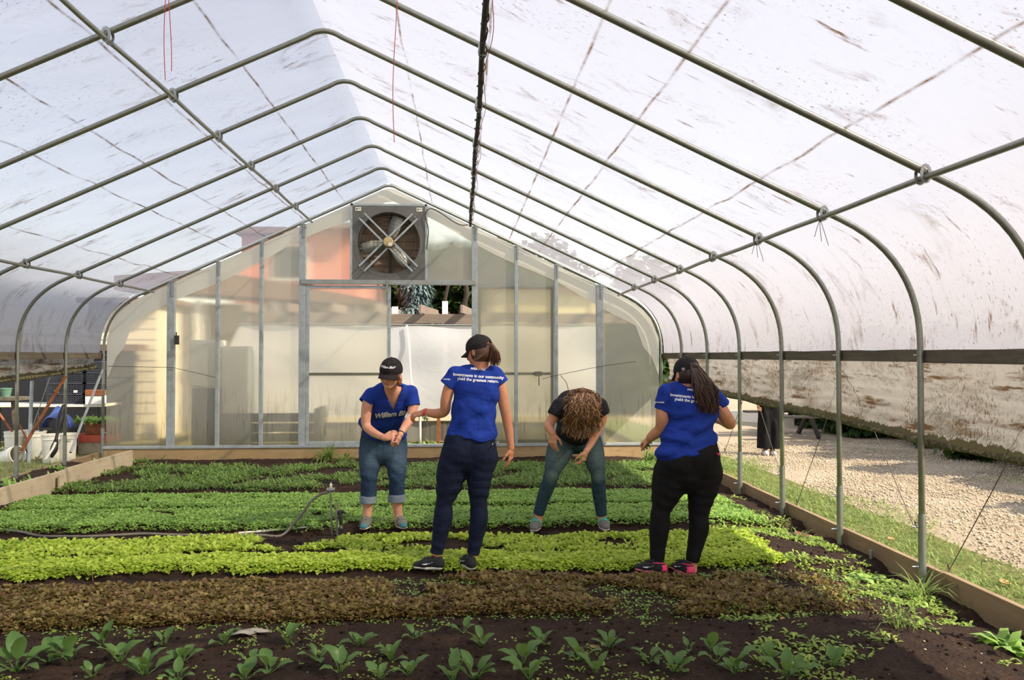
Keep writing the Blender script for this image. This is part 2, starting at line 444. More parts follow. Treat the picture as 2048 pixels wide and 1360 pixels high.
# hip boards
for sx, nm, lab in ((1, 'trim_1', 'grey weathered hip board along the right side'), (-1, 'trim_2', 'brown stained hip board along the left side')):
    x = CX + sx * (HW + 0.045); m = MB(); v = Y0 + 0.02; i = 0
    while v > -4:
        v2 = v - 3.66; zo = 0.006 * (i % 2)
        m.box((x - 0.02, v2 + 0.003, 1.545 + zo), (x + 0.02, v, 1.635 + zo)); v = v2; i += 1
    tag(m.build(nm, M['board_grey'], bevel=0.003), lab, kind='structure')

# roll-up curtains
def curtain(sx, zs_fn, name, lab, bulge):
    x0 = CX + sx * (HW + 0.07)
    ys = np.arange(-4.0, Y0 + 0.01, 0.15); n = len(ys); us = np.linspace(0, 1, 22)
    m = MB(); uvs = []
    for u in us:
        for v in ys:
            zb = zs_fn(v); z = 1.60 + (zb - 1.60) * u
            wr = 0.010 * math.sin(v*5.3 + u*3) * u + 0.008*math.sin(v*1.9 - u*6) + 0.006*math.sin(u*40 + 2*math.sin(v*1.3))*(u > .2)
            bx = bulge * math.sin(math.pi * u * 0.9) + wr
            m.v.append((x0 + sx * bx, v, z)); uvs.append(((1 - u) * (1.6 - zb), v))
    m.f = [(i*n+j, (i+1)*n+j, (i+1)*n+j+1, i*n+j+1) for i in range(len(us)-1) for j in range(n-1)]
    t = tag(empty(name, (x0, Y0, 1.6)), lab, 'curtain')
    m.build('film_sheet', M['curtain'], t, smooth=True, uvs=uvs)
    xb = x0 + sx * (bulge * math.sin(math.pi * 0.9) + 0.0)
    pts = [(xb + 0.012*math.sin(v*1.9-6)*sx, v, zs_fn(v) - 0.005) for v in ys]
    MB().tube(pts, [0.022 + 0.006*math.sin(v*6) for v in ys], 12).build('rolled_hem', M['mold'], t, smooth=True)
    return t
N = NT('mouldy_roll'); co = N.coord()
f = N.noise(30, 6, 0.75, vec=co)
M['mold'] = N.done(N.bsdf(N.ramp(f, [(0.35, lin((52, 48, 26))), (0.5, lin((84, 78, 44))), (0.7, lin((168, 158, 124)))]), 0.9, 0, N.bump(f, 0.6, 0.01)))
def zr_(v): return float(np.interp(v, [3.5, 5.5, 6.7, 8, 9.6, 12.7], [0.965, 0.985, 1.03, 1.06, 1.10, 1.16]))
def zl_(v): return float(np.interp(v, [9.0, 10.3, 11.5, 12.7], [1.25, 1.29, 1.345, 1.42]))
curtain(1, zr_, 'roll_up_curtain', 'stained roll-up plastic side curtain on the right above the gravel', 0.045)
curtain(-1, zl_, 'roll_up_curtain', 'stained roll-up plastic side curtain on the left above the buckets', 0.05)

# anti-billow cords on the right
for i, (a, b, wh) in enumerate([((1693, 724), (1830, 1058), 'slanting right behind the second post'), ((1683, 752), (1593, 1004), 'slanting left of the second post'),
                 ((1490, 719), (1560, 945), 'beside the dark trousers'), ((2080, 800), (1896, 1142), 'right of the nearest post'), ((1520, 700), (1449, 905), 'behind the ponytailed woman')]):
    xx = CX + HW + 0.13
    p, q = atX(a[0], a[1], xx), atX(b[0], b[1], xx)
    q.z = 0.10 if q.z < 0.2 else q.z
    m = MB().tube([p, (p+q)/2 + Vector((0, 0, -0.01)), q], 0.0035, 6)
    m.tube([q + Vector((0.0,0,0.06)), q + Vector((0.01,0.01,0.02)), q + Vector((-0.03, 0, 0.0))], 0.006, 6)
    tag(m.build('tie_cord', M['rope']), 'thin dark cord outside the right curtain, %s' % wh, 'cord', 'tie cords holding the right curtain')

# ------------------------------------------------------------ baseboards
def board(name, lo, hi, mat, lab):
    return tag(MB().box(lo, hi).build(name, mat, bevel=0.004), lab, kind='structure')
xr = CX + HW + 0.05
for i, (a, b) in enumerate([(-1.0, 2.66), (2.665, 5.28), (5.285, 8.94), (8.945, 12.7)]):
    board('baseboard_right', (xr, a, -0.16), (xr + 0.045, b, 0.115 + 0.006*(i % 2)), M['board_y'], ['', 'nearest brown baseboard plank on the right', 'brown baseboard plank running back behind the right posts', 'far brown baseboard plank on the right'][i] or 'brown baseboard plank beside the camera')
board('baseboard_left', (CX - HW - 0.09, 4.0, -0.16), (CX - HW - 0.05, 12.7, 0.10), M['board_y'], 'low outer baseboard on the left behind the posts')
board('baseboard_back', (CX - HW - 0.03, Y0 - 0.045, -0.16), (CX + HW + 0.03, Y0 - 0.005, 0.155), M['board_x'], 'tan wooden baseboard under the end wall')
t = tag(empty('planter_board', (-4.66, 8.5, 0)), 'pale raised plank edging the soil trough on the left', 'plank')
a0 = Vector((-4.76, 4.0, 0)); a1 = Vector((-4.70, 9.9, 0)); a2 = Vector((-4.66, 11.72, 0))
for p, q, zt in ((a0, a1, 0.235), (a1, a2, 0.25)):
    MB().bar(p + Vector((0, 0.004, zt/2 - 0.06)), q + Vector((0, -0.004, zt/2 - 0.06)), 0.04, zt + 0.12).build('plank', M['board_pale'], t, bevel=0.003)
MB().bar((-4.635, 9.6, 0.1), (-4.635, 9.7, 0.1), 0.02, 0.22).build('cleat', M['board_pale'], t)
# ------------------------------------------------------------ end wall
W = empty('wall_back', (CX, Y0, 0)); tag(W, 'end wall of ribbed polycarbonate panes between grey studs', kind='structure')
def xa(px): return atY(px, 700, Y0).x
studs = [xa(p) for p in (343, 436, 523, 605, 949, 1032, 1112, 1199)]
wst = [0.115, 0.055, 0.055, 0.10, 0.09, 0.055, 0.055, 0.11]
xl, xr_ = CX - HW + 0.02, CX + HW - 0.02
def pane_poly(a, b, z0, off=-0.03, z1=None):
    xs = list(np.linspace(a, b, 14))
    top = [(x, min(arch_z(x) + off, z1) if z1 else arch_z(x) + off) for x in xs]
    return [(a, z0)] + top + [(b, z0)]
edges = [xl] + studs[:4]
for a, b in zip(edges, edges[1:]):
    outer_face(MB().prism(pane_poly(a + 0.003, b - 0.003, 0.19), Y0 + 0.02, Y0 + 0.027).build('pane', M['poly'], W))
edges = studs[4:] + [xr_]
for a, b in zip(edges, edges[1:]):
    outer_face(MB().prism(pane_poly(a + 0.003, b - 0.003, 0.19), Y0 + 0.02, Y0 + 0.027).build('pane', M['poly'], W))
ZT = atY(780, 566, Y0).z
XO0, XO1 = xa(779), studs[4]
fx0, fx1 = atY(705, 480, Y0).x, atY(851, 480, Y0).x
ftop = atY(773, 411, Y0).z
for a, b in ((studs[3], fx0), (fx1, studs[4])):
    outer_face(MB().prism(pane_poly(a + 0.003, b - 0.003, ZT), Y0 + 0.02, Y0 + 0.027).build('pane', M['poly'], W))
outer_face(MB().prism(pane_poly(fx0, fx1, ftop), Y0 + 0.02, Y0 + 0.027).build('pane', M['poly'], W))
for x, ws in zip(studs, wst):
    zt = arch_z(x) - 0.02
    MB().box((x - ws/2, Y0 - 0.05, 0.16), (x + ws/2, Y0 + 0.018, zt)).build('stud', M['paintmetal'], W, bevel=0.004)
    b = MB(); sg = 1 if x < CX else -1
    b.bar((x - 0.02, Y0 - 0.06, zt - 0.005), (x + 0.11*1, Y0 - 0.06, zt + (0.045 if sg > 0 else -0.045)), 0.012, 0.02)
    b.box((x + 0.01, Y0 - 0.065, zt - 0.22), (x + 0.035, Y0 - 0.05, zt)); b.build('bracket', M['alu'], W)
MB().box((CX - HW, Y0 - 0.06, 0.155), (CX + HW, Y0 + 0.03, 0.195)).build('sill_rail', M['paintmetal'], W, bevel=0.003)
MB().box((studs[3] - 0.02, Y0 - 0.07, ZT - 0.03), (studs[4] + 0.02, Y0 + 0.02, ZT + 0.045)).build('door_track', M['alu'], W, bevel=0.004)
MB().box((fx0 - 0.02, Y0 - 0.05, ftop - 0.015), (fx1 + 0.02, Y0 + 0.018, ftop + 0.015)).build('fan_rail', M['paintmetal'], W)
for x in (fx0 - 0.012, fx1 + 0.012):
    MB().box((x - 0.02, Y0 - 0.05, ZT + 0.045), (x + 0.02, Y0 + 0.018, arch_z(x) - 0.03)).build('stud', M['paintmetal'], W)
# loose film lapping down from the arch, behind the panes
m = MB(); xs = np.linspace(xl, xr_, 70); uvs = []
for j in range(4):
    for x in xs:
        dx = abs(x - CX) / HW
        wd = 0.20 + 0.16 * dx + 0.03 * math.sin(x*3.1) + (0.25 if dx > 0.93 else 0)
        z = arch_z(x) - 0.02 - wd * j / 3
        m.v.append((x, Y0 + 0.05 + 0.012*math.sin(x*5 + j), max(z, 0.3))); uvs.append((x, z))
n = len(xs); m.f = [(i*n+j, (i+1)*n+j, (i+1)*n+j+1, i*n+j+1) for i in range(3) for j in range(n-1)]
m.build('film_flap', M['sheet'], W, smooth=True, uvs=uvs)
# arch capping strip (bright aluminium channel on the end hoop)
for sx in (-1, 1):
    hp = half_profile(0.0)
    MB().tube([(CX + sx*(dx + 0.012), Y0 + 0.0, z + 0.026) for dx, z in hp] + [(CX + sx*(HW+0.014), Y0, 0.2)], 0.017, 8).build('film_channel', M['alu'], W, smooth=True)

# sliding doors
def door(name, x0, x1, z1, y, lab, dark_edge=False):
    t = tag(empty(name, (x0, y, 0.2)), lab, kind='structure'); fw = 0.05
    outer_face(MB().box((x0 + fw, y, 0.24), (x1 - fw, y + 0.008, z1 - fw)).build('pane', M['poly'], t))
    m = MB(); m.box((x0, y - 0.012, 0.2), (x0 + fw, y + 0.02, z1)); m.box((x1 - fw, y - 0.012, 0.2), (x1, y + 0.02, z1))
    m.box((x0 + fw, y - 0.012, z1 - fw), (x1 - fw, y + 0.02, z1)); m.box((x0 + fw, y - 0.012, 0.2), (x1 - fw, y + 0.02, 0.25)); m.build('door_frame', M['paintmetal'], t, bevel=0.003)
    zm = atY(700, 748, Y0).z
    MB().box((x0 + fw, y - 0.012, zm - 0.022), (x1 - fw, y + 0.02, zm + 0.022)).build('mid_rail', M['darkgalv'], t, bevel=0.003)
    return t
M['darkgalv'] = galv('dull_galvanized', (104, 102, 86), (130, 128, 110))
d1 = door('door_1', studs[3] + 0.06, XO0 + 0.02, ZT - 0.045, Y0 - 0.03, 'left sliding door leaf of polycarbonate with a grey mid rail')
MB().box((XO0 - 0.045, Y0 - 0.10, ZT - 0.16), (XO0 - 0.015, Y0 - 0.072, ZT + 0.05)).build('door_hanger', M['galv'], d1)
d2 = door('door_2', XO1 + 0.05, studs[6] - 0.03, ZT - 0.03, Y0 + 0.045, 'right sliding door leaf pushed open behind the studs')
m = MB(); hx = studs[6] - 0.28; hz = atY(1092, 748, Y0).z
m.box((hx - 0.06, Y0 - 0.03, hz - 0.03), (hx + 0.05, Y0 + 0.03, hz + 0.04)); m.tube([(hx, Y0 - 0.03, hz), (hx, Y0 - 0.06, hz - 0.06), (hx, Y0 - 0.05, hz - 0.18)], 0.008, 6)
m.build('door_latch', M['darkgalv'], d2)
MB().tube(catmull([(hx + 0.05, Y0 - 0.07, hz - 0.08), (studs[6], Y0 - 0.08, hz - 0.02), (studs[7], Y0 - 0.07, hz + 0.12), (xr_ - 0.4, Y0 - 0.05, hz + 0.2)], 6), 0.004, 6).build('tie_wire', M['darkmetal'], W)
MB().tube(catmull([(studs[6]+0.06, Y0 - 0.07, hz - 0.02), (studs[6] + 0.16, Y0 - 0.08, hz - 0.15), (studs[6]+0.18, Y0 - 0.08, hz - 0.35), (studs[6] + 0.05, Y0 - 0.07, hz - 0.5)], 6), 0.005, 6).build('loop_cable', M['darkmetal'], W)
MB().tube([atY(215, 700, Y0 - 0.07) - Vector((0, 0, 0.25)), atY(345, 735, Y0 - 0.07), atY(432, 755, Y0 - 0.07)], 0.004, 6).build('tie_wire', M['darkmetal'], W)

# thermostat box on the left stud
p = atY(354, 680, Y0 - 0.06)
t = tag(empty('thermostat_box', (p.x, p.y, p.z)), 'small brown control box on the wide left stud of the end wall', 'box')
MB().box((p.x - 0.03, p.y - 0.03, p.z - 0.07), (p.x + 0.03, p.y + 0.02, p.z + 0.07)).build('housing', M['tar'], t, bevel=0.004)
MB().tube([(p.x - 0.01, p.y, p.z + 0.07), (p.x - 0.012, p.y, p.z + 0.12)], 0.01, 6).build('conduit_stub', M['darkmetal'], t)

# ------------------------------------------------------------ exhaust fan
fc = atY(774, 490, Y0 - 0.06); fy = Y0 - 0.05
zb_ = ZT + 0.05; hgt = ftop - 0.02 - zb_; fc.z = zb_ + hgt/2; wdt = fx1 - fx0 - 0.01; fc.x = (fx0 + fx1)/2
t = tag(empty('exhaust_fan', (fc.x, fy, zb_)), 'large square exhaust fan with round wire guard high in the end wall', 'fan')
RF = 0.49
M['fan_grey'] = plain('fan_housing_grey', (112, 110, 104), 0.55, 0.35, 0.12, 5)
M['fan_blade'] = plain('fan_blade_pale', (186, 182, 168), 0.5, 0.3, 0.12, 9)
M['shutter'] = plain('rusty_shutter_slat', (150, 128, 104), 0.8, 0.1, 0.35, 7)
M['motor'] = plain('tan_motor', (196, 172, 124), 0.6, 0, 0.1)
n = 48; v = []; f = []
for k in range(n):
    a = 2*math.pi*k/n; c, s_ = math.cos(a), math.sin(a); q = max(abs(c), abs(s_))
    v += [(fc.x + c/q*wdt/2, fy, fc.z + s_/q*hgt/2), (fc.x + RF*c, fy, fc.z + RF*s_), (fc.x + (RF - 0.02)*c, fy + 0.12, fc.z + (RF - 0.02)*s_), (fc.x + c/q*wdt/2, fy + 0.16, fc.z + s_/q*hgt/2)]
for k in range(n):
    a = 4*k; b = 4*((k+1) % n)
    f += [(a, b, b+1, a+1), (a+1, b+1, b+2, a+2), (a, a+3, b+3, b)]
MB().add(v, f).build('housing', M['fan_grey'], t)
for k in range(9):      # shutter slats behind
    z = fc.z - hgt/2 + hgt*(k + 0.5)/9
    MB().bar((fc.x - wdt/2 + 0.02, fy + 0.30, z), (fc.x + wdt/2 - 0.02, fy + 0.30, z), 0.012, hgt/9 + 0.02, up=(0, 0.35, 1)).build('shutter_slat', M['shutter'], t)
MB().box((fc.x - 0.022, fy + 0.22, fc.z - hgt/2), (fc.x + 0.022, fy + 0.245, fc.z + hgt/2)).build('shutter_post', M['darkmetal'], t)
m = MB(); q = 0.02
m.box((fc.x - wdt/2, fy+0.16, fc.z - hgt/2), (fc.x - wdt/2 + q, fy + 0.33, fc.z + hgt/2)); m.box((fc.x + wdt/2 - q, fy+0.16, fc.z - hgt/2), (fc.x + wdt/2, fy + 0.33, fc.z + hgt/2))
m.box((fc.x - wdt/2, fy+0.16, fc.z - hgt/2), (fc.x + wdt/2, fy + 0.33, fc.z - hgt/2 + q)); m.box((fc.x - wdt/2, fy+0.16, fc.z + hgt/2 - q), (fc.x + wdt/2, fy + 0.33, fc.z + hgt/2)); m.build('shroud', M['fan_grey'], t)
for k, an in enumerate((72, 192, 312)):      # three blades at rest
    a = R(an); c, s_ = math.cos(a), math.sin(a); v = []
    for i in range(8):
        u = i/7; r = 0.08 + u*(RF - 0.12); hw_ = 0.05 + 0.055*math.sin(u*2.2 + .3); tw = 0.55 - 0.3*u
        for sd in (-1, 1):
            px = r*c - sd*hw_*math.cos(tw)*s_; pz = r*s_ + sd*hw_*math.cos(tw)*c
            v.append((fc.x + px, fy + 0.10 + sd*hw_*math.sin(tw), fc.z + pz))
    f = [(2*i, 2*i+1, 2*i+3, 2*i+2) for i in range(7)]
    o = MB().add(v, f).build('fan_blade', M['fan_blade'], t, smooth=True); md = o.modifiers.new('s', 'SOLIDIFY'); md.thickness = 0.006
for i, (sx, sz) in enumerate(((1, 1), (1, -1))):    # two pairs of motor struts
    for o_ in (-0.055, 0.055):
        d = Vector((sx, 0, sz)).normalized(); nrm = Vector((-sz, 0, sx)).normalized() * o_
        a = Vector((fc.x, fy - 0.055, fc.z)) - d*(RF + 0.10) + nrm; b = Vector((fc.x, fy - 0.055, fc.z)) + d*(RF + 0.10) + nrm
        MB().bar(a, b, 0.028, 0.028, up=(0, 1, 0)).build('motor_strut', M['paintmetal'], t)
m = MB()
for r in np.linspace(0.12, RF - 0.01, 7):
    pts = [(fc.x + r*math.cos(a), fy - 0.03, fc.z + r*math.sin(a)) for a in np.linspace(0, 2*math.pi, 40)]
    m.tube(pts, 0.0028, 4)
for k in range(20):
    a = 2*math.pi*k/20; m.tube([(fc.x + 0.08*math.cos(a), fy - 0.03, fc.z + 0.08*math.sin(a)), (fc.x + RF*math.cos(a), fy - 0.03, fc.z + RF*math.sin(a))], 0.0025, 4)
m.build('wire_guard', M['darkmetal'], t)
MB().lathe((fc.x, fy - 0.13, fc.z), [(0.02, 0), (0.07, 0.006), (0.08, 0.02), (0.08, 0.16), (0.05, 0.2)], 24, 'y').build('motor', M['motor'], t, smooth='auto')
MB().box((fc.x + 0.0, fy - 0.145, fc.z - 0.07), (fc.x + 0.06, fy - 0.12, fc.z - 0.02)).build('terminal_box', M['white_plastic'], t, bevel=0.003)
MB().tube(catmull([(fc.x + 0.05, fy - 0.12, fc.z - 0.05), (fc.x + 0.16, fy - 0.1, fc.z - 0.14), (fc.x + 0.25, fy - 0.08, fc.z - 0.25), (fc.x + 0.40, fy - 0.07, fc.z - 0.38)], 5), 0.007, 6).build('power_cable', M['darkmetal'], t)
for sx in (-1, 1):
    bx = fc.x + sx*(wdt/2 - 0.09); bz = fc.z + hgt/2 - 0.05
    m = MB().box((bx - 0.045, fy - 0.006, bz - 0.03), (bx + 0.045, fy - 0.002, bz + 0.03)); m.build('sticker', M['white_plastic'], t)
    m = MB(); m.box((bx - 0.03, fy - 0.0075, bz - 0.015), (bx - 0.012, fy - 0.006, bz + 0.015)); m.box((bx - 0.002, fy - 0.0075, bz + 0.002), (bx + 0.03, fy - 0.006, bz + 0.01)); m.build('sticker_print', M['darkmetal'], t)
for sx in (-1, 1):
    for sz in (-1, 1): MB().tube([(fc.x + sx*0.41, fy - 0.02, fc.z + sz*0.41), (fc.x + sx*0.41, fy, fc.z + sz*0.41)], 0.012, 8).build('bolt', M['alu'], t)
# cable from the fan along the arch
MB().tube(catmull([(fx1 + 0.02, Y0 - 0.08, fc.z - 0.1), (fx1 + 0.05, Y0 - 0.08, fc.z + 0.2), (fx1 - 0.0, Y0 - 0.08, fc.z + 0.45), (fx1 + 0.12, Y0 - 0.08, arch_z(fx1+0.12) - 0.07), (-0.05, Y0 - 0.08, arch_z(-0.05) - 0.12), (0.12, Y0 - 0.08, arch_z(0.12) - 0.06)], 6), 0.008, 6).build('fan_cable', M['darkmetal'], W)

# hanging red strings
for (x, yb, yd, lab) in ((332, 160, 0.0, 'pair of red strings hanging from the left roof slope'), (790, 285, 0, 'single long red string hanging near the ridge')):
    Yh = Y0 - 7*SP; e = atY(x, yb, Yh); zt = arch_z(e.x) - 0.02
    m = MB()
    k = 2 if x == 332 else 1
    for j in range(k):
        pts = [(e.x + 0.012*math.sin(s_*6 + j*2) + 0.012*j, Yh + 0.01*j, zt + (e.z + 0.05*j - zt)*s_) for s_ in np.linspace(0, 1, 24)]
        m.tube(pts, 0.0022, 5)
    m.tube([(e.x + 0.025*math.cos(a), Yh, zt + 0.02 + 0.025*math.sin(a)) for a in np.linspace(0, 6.3, 12)], 0.003, 5)
    tag(m.build('hanging_string', M['red_string']), lab, 'string')
for px, py in ((1640, 440), (1513, 480)):
    p = atY(px, py, Y0 - (6 if px == 1640 else 5)*SP); m = MB()
    for j in range(3): m.tube(catmull([p + Vector((0, 0, 0)), p + Vector((0.02*(j-1), 0.0, -0.05)), p + Vector((0.05*(j-1)+.01, 0, -0.12 - 0.03*j))], 4), 0.0022, 5)
    tag(m.build('twine_end', M['rope']), 'loose twine ends hanging from the right purlin %s' % ('at the large clamp above the rightmost post' if px == 1640 else 'at the clamp one hoop farther back'), 'twine')
# ------------------------------------------------------------ ground
def smooth_noise(x, y, s, seed=0):
    return (np.sin(x*s*1.3 + 1.7*np.sin(y*s*0.9 + seed)) * np.sin(y*s*1.1 + 1.3*np.sin(x*s*0.7 + 2*seed + 1)))
# beds run across the house: (near y, far y, height)
BEDS = [(3.2, 4.70, 0.035), (4.95, 5.70, 0.03), (5.98, 6.95, 0.05), (7.42, 8.22, 0.06), (8.32, 9.15, 0.06), (9.55, 11.9, 0.04)]
def bed_edges(x, b):
    wv = 0.05*np.sin(x*1.1 + b*1.7) + 0.03*np.sin(x*3.1 + b)
    return BEDS[b][0] + wv, BEDS[b][1] + wv*0.8 + 0.02*np.sin(x*4 + b)
def soil_h(x, y):
    x = np.asarray(x, dtype=float); y = np.asarray(y, dtype=float); z = np.zeros(np.broadcast(x, y).shape)
    for b in range(len(BEDS)):
        a, c = bed_edges(x, b); h = BEDS[b][2]
        z = z + h * np.clip((y - a)/0.09 + 0.5, 0, 1)*np.clip((c - y)/0.09 + 0.5, 0, 1)
    z = z + 0.008*smooth_noise(x, y, 3.1) + 0.006*smooth_noise(x, y, 9.3, 2) + 0.003*smooth_noise(x, y, 31, 4)
    z = z - 0.05*np.clip((x - 2.6)/0.5, 0, 1)
    trough = (x < -4.72) & (y < 11.8)
    z = np.where(trough, 0.10 + 0.02*smooth_noise(x, y, 6, 1), z)
    return z - 0.015
def soil_mat():
    N = NT('dark_soil'); co = N.coord()
    a = N.noise(3.5, 8, 0.7, vec=co); b = N.noise(45, 6, 0.75, vec=co); c = N.noise(150, 3, 0.6, vec=co)
    col = N.ramp(a, [(0.3, lin((50, 37, 29))), (0.55, lin((72, 53, 41))), (0.75, lin((98, 75, 57)))])
    col = N.mix(N.ramp(b, [(0.4, (0, 0, 0)), (0.65, (0.7, 0.7, 0.7))]), col, lin((40, 30, 24)))
    col = N.mix(N.ramp(c, [(0.68, (0, 0, 0)), (0.74, (0.8, 0.8, 0.8))]), col, lin((140, 120, 96)))
    v = N.n('ShaderNodeTexVoronoi'); v.inputs['Scale'].default_value = 38; N.l(co, v.inputs['Vector'])
    h = N.math('ADD', N.math('MULTIPLY', b, 1.0), N.math('MULTIPLY', v.outputs['Distance'], 0.7))
    return N.done(N.bsdf(col, 0.95, 0, N.bump(h, 0.9, 0.03), spec=0.2))
M['soil'] = soil_mat()
xs = np.arange(CX - HW - 0.08, CX + HW + 0.081, 0.04); ys = np.arange(-1.0, Y0 + 0.01, 0.04)
X, Y = np.meshgrid(xs, ys, indexing='ij'); Z = soil_h(X, Y) + NR.uniform(-0.006, 0.006, X.shape)
n = len(ys); I, J = np.meshgrid(np.arange(len(xs)-1), np.arange(n-1), indexing='ij')
F = np.stack([I*n+J, (I+1)*n+J, (I+1)*n+J+1, I*n+J+1], -1).reshape(-1, 4)
floor = np_mesh('floor', np.stack([X, Y, Z], -1).reshape(-1, 3), F, M['soil'])
tag(floor, 'dark brown garden soil shaped into beds across the greenhouse', kind='structure')
# clods and stones on the soil
def scatter_rocks(n, area, rmin, rmax, mat, name, lab, cat, zf, zoff=0.0):
    base = np.array([(1,0,0),(-1,0,0),(0,1,0),(0,-1,0),(0,0,1),(0,0,-1)], float); fs = np.array([(0,2,4),(2,1,4),(1,3,4),(3,0,4),(2,0,5),(1,2,5),(3,1,5),(0,3,5)])
    px = NR.uniform(area[0], area[1], n); py = area[2] + (area[3]-area[2])*NR.uniform(0, 1, n)**1.0
    r = rmin + (rmax-rmin)*NR.uniform(0, 1, n)**3
    if name == 'gravel_stones':
        kk = px > 4.38 + 0.2*np.sin(py*1.9) + 0.25*NR.uniform(0, 1, n)**2*np.sign(NR.uniform(-1, 1, n)); px, py, r = px[kk], py[kk], r[kk]; n = len(px)
    V = base[None]*r[:, None, None]*NR.uniform(0.6, 1.3, (n, 6, 1)); th = NR.uniform(0, 6.28, n)
    c, s_ = np.cos(th)[:, None], np.sin(th)[:, None]
    V2 = V.copy(); V2[..., 0] = V[..., 0]*c - V[..., 1]*s_; V2[..., 1] = V[..., 0]*s_ + V[..., 1]*c; V2[..., 2] *= 0.7
    V2 += np.stack([px, py, zf(px, py) + r*0.25 + zoff], -1)[:, None]
    F = (fs[None] + (np.arange(n)*6)[:, None, None]).reshape(-1, 3)
    return tag(np_mesh(name, V2.reshape(-1, 3), F, mat, smooth=False), lab, cat, kind='stuff')
scatter_rocks(9000, (-5, 3.15, 3.3, 7.5), 0.004, 0.018, M['soil'], 'soil_clods', 'small crumbly soil clods lying over the near beds and paths', 'soil', soil_h)
M['pebble'] = plain('pale_pebble', (190, 176, 150), 0.8, 0, 0.3, 3)
scatter_rocks(420, (-4.6, 3.1, 3.4, 6.2), 0.003, 0.009, M['pebble'], 'soil_pebbles', 'tiny pale pebbles scattered on the dark soil', 'pebbles', soil_h)

# outside: lawn, gravel, far ground
def ground_mat(name, cols, sc, bumpd):
    N = NT(name); co = N.coord()
    a = N.noise(1.1, 6, 0.65, vec=co); b = N.noise(sc, 6, 0.75, vec=co)
    col = N.mix(a, N.ramp(b, [(0.35, lin(cols[0])), (0.6, lin(cols[1]))]), N.ramp(b, [(0.35, lin(cols[2])), (0.6, lin(cols[3]))]))
    return N.done(N.bsdf(col, 0.95, 0, N.bump(b, 0.8, bumpd), spec=0.2))
M['lawn'] = ground_mat('lawn_earth', [(86, 96, 44), (118, 128, 62), (104, 96, 60), (130, 124, 78)], 30, 0.02)
M['gravel'] = ground_mat('crushed_limestone', [(150, 134, 108), (190, 172, 144), (132, 114, 90), (196, 180, 156)], 34, 0.02)
M['yard'] = ground_mat('patchy_yard', [(90, 96, 56), (120, 122, 74), (132, 112, 78), (150, 130, 92)], 12, 0.02)  # mottled olive and tan earth
def plane(name, x0, x1, y0, y1, z, mat, lab, st=0.5, kind='structure', zf=None):
    xs = np.arange(x0, x1 + st*0.5, st); ys = np.arange(y0, y1 + st*0.5, st)
    X, Y = np.meshgrid(xs, ys, indexing='ij'); Z = np.full(X.shape, float(z)) + 0.012*smooth_noise(X, Y, 1.3, 3)
    if zf is not None: Z = zf(X, Y)
    n = len(ys); I, J = np.meshgrid(np.arange(len(xs)-1), np.arange(n-1), indexing='ij')
    F = np.stack([I*n+J, (I+1)*n+J, (I+1)*n+J+1, I*n+J+1], -1).reshape(-1, 4)
    return tag(np_mesh(name, np.stack([X, Y, Z], -1).reshape(-1, 3), F, mat), lab, kind=kind)
plane('ground', -60, 60, -20, 70, -0.17, M['yard'], 'yard ground beyond the greenhouse', 2.0)
plane('lawn_strip', CX + HW + 0.09, 4.42, -2, 30, -0.05, M['lawn'], 'grassy strip outside the right baseboard', 0.25)
plane('left_yard', -16, CX - HW - 0.09, 2, 18, 0.0, M['yard'], 'patchy ground outside the left side', 0.25)
plane('gravel_drive', 4.3, 16, -2, 32, -0.056, M['gravel'], 'pale gravel drive on the right', 0.25)
def lawn_z(x, y): return np.full(np.shape(x), -0.05)
M['stone'] = plain('crushed_stone', (188, 172, 146), 0.9, 0, 0.35, 2)
scatter_rocks(46000, (4.2, 9.0, 3.5, 15), 0.006, 0.022, M['stone'], 'gravel_stones', 'loose pale crushed stone covering the drive on the right', 'gravel', lambda x, y: np.full(np.shape(x), -0.052))

# ------------------------------------------------------------ leaves, in bulk
def leaf_mat(name, a, b, trl=0.45, rough=0.5):
    N = NT(name); g = N.n('ShaderNodeNewGeometry')
    r = g.outputs['Random Per Island']
    nz = N.noise(1.7, 3, vec=N.coord())
    f = N.math('ADD', N.math('MULTIPLY', r, 0.75), N.math('MULTIPLY', nz, 0.35), clamp=True)
    col = N.ramp(f, [(0.1, lin(a)), (0.85, lin(b))])
    tr = N.n('ShaderNodeBsdfTranslucent'); 
    tc = N.mix(0.25, col, (0.6, 0.75, 0.15, 1)); N.l(tc, tr.inputs[0])
    return N.done(N.mixs(trl, N.bsdf(col, rough, spec=0.35), tr.outputs[0]))
def leaves(P, length, width, yaw, tilt, bend=0.4, lift=0.0):
    """P (n,3) leaf bases; six-point folded leaf; returns V,F"""
    n = len(P); u = np.array([0, 0.28, 0.28, 0.68, 0.68, 1.0]); s_ = np.array([0, -0.8, 0.8, -1.0, 1.0, 0.0])
    length = np.broadcast_to(length, n)[:, None]; width = np.broadcast_to(width, n)[:, None]
    tilt = np.broadcast_to(tilt, n)[:, None]; bend = np.broadcast_to(bend, n)[:, None]
    ang = tilt - bend*u[None]
    r = length*u[None]*np.cos(ang); h = length*u[None]*np.sin(ang) + width*0.25*np.abs(s_)[None]
    cy_, sy_ = np.cos(yaw)[:, None], np.sin(yaw)[:, None]; w_ = width*0.5*s_[None]
    V = np.stack([r*cy_ - w_*sy_, r*sy_ + w_*cy_, h], -1) + P[:, None]
    fb = np.array([(0, 1, 2, 2), (1, 3, 4, 2), (3, 5, 4, 4)])
    T = np.array([(0, 1, 2), (1, 3, 4), (1, 4, 2), (3, 5, 4)])
    F = (T[None] + (np.arange(n)*6)[:, None, None]).reshape(-1, 3)
    return V.reshape(-1, 3), F
def merge(parts):
    V = []; F = []; o = 0
    for v, f in parts: V.append(v); F.append(f + o); o += len(v)
    return np.concatenate(V), np.concatenate(F)
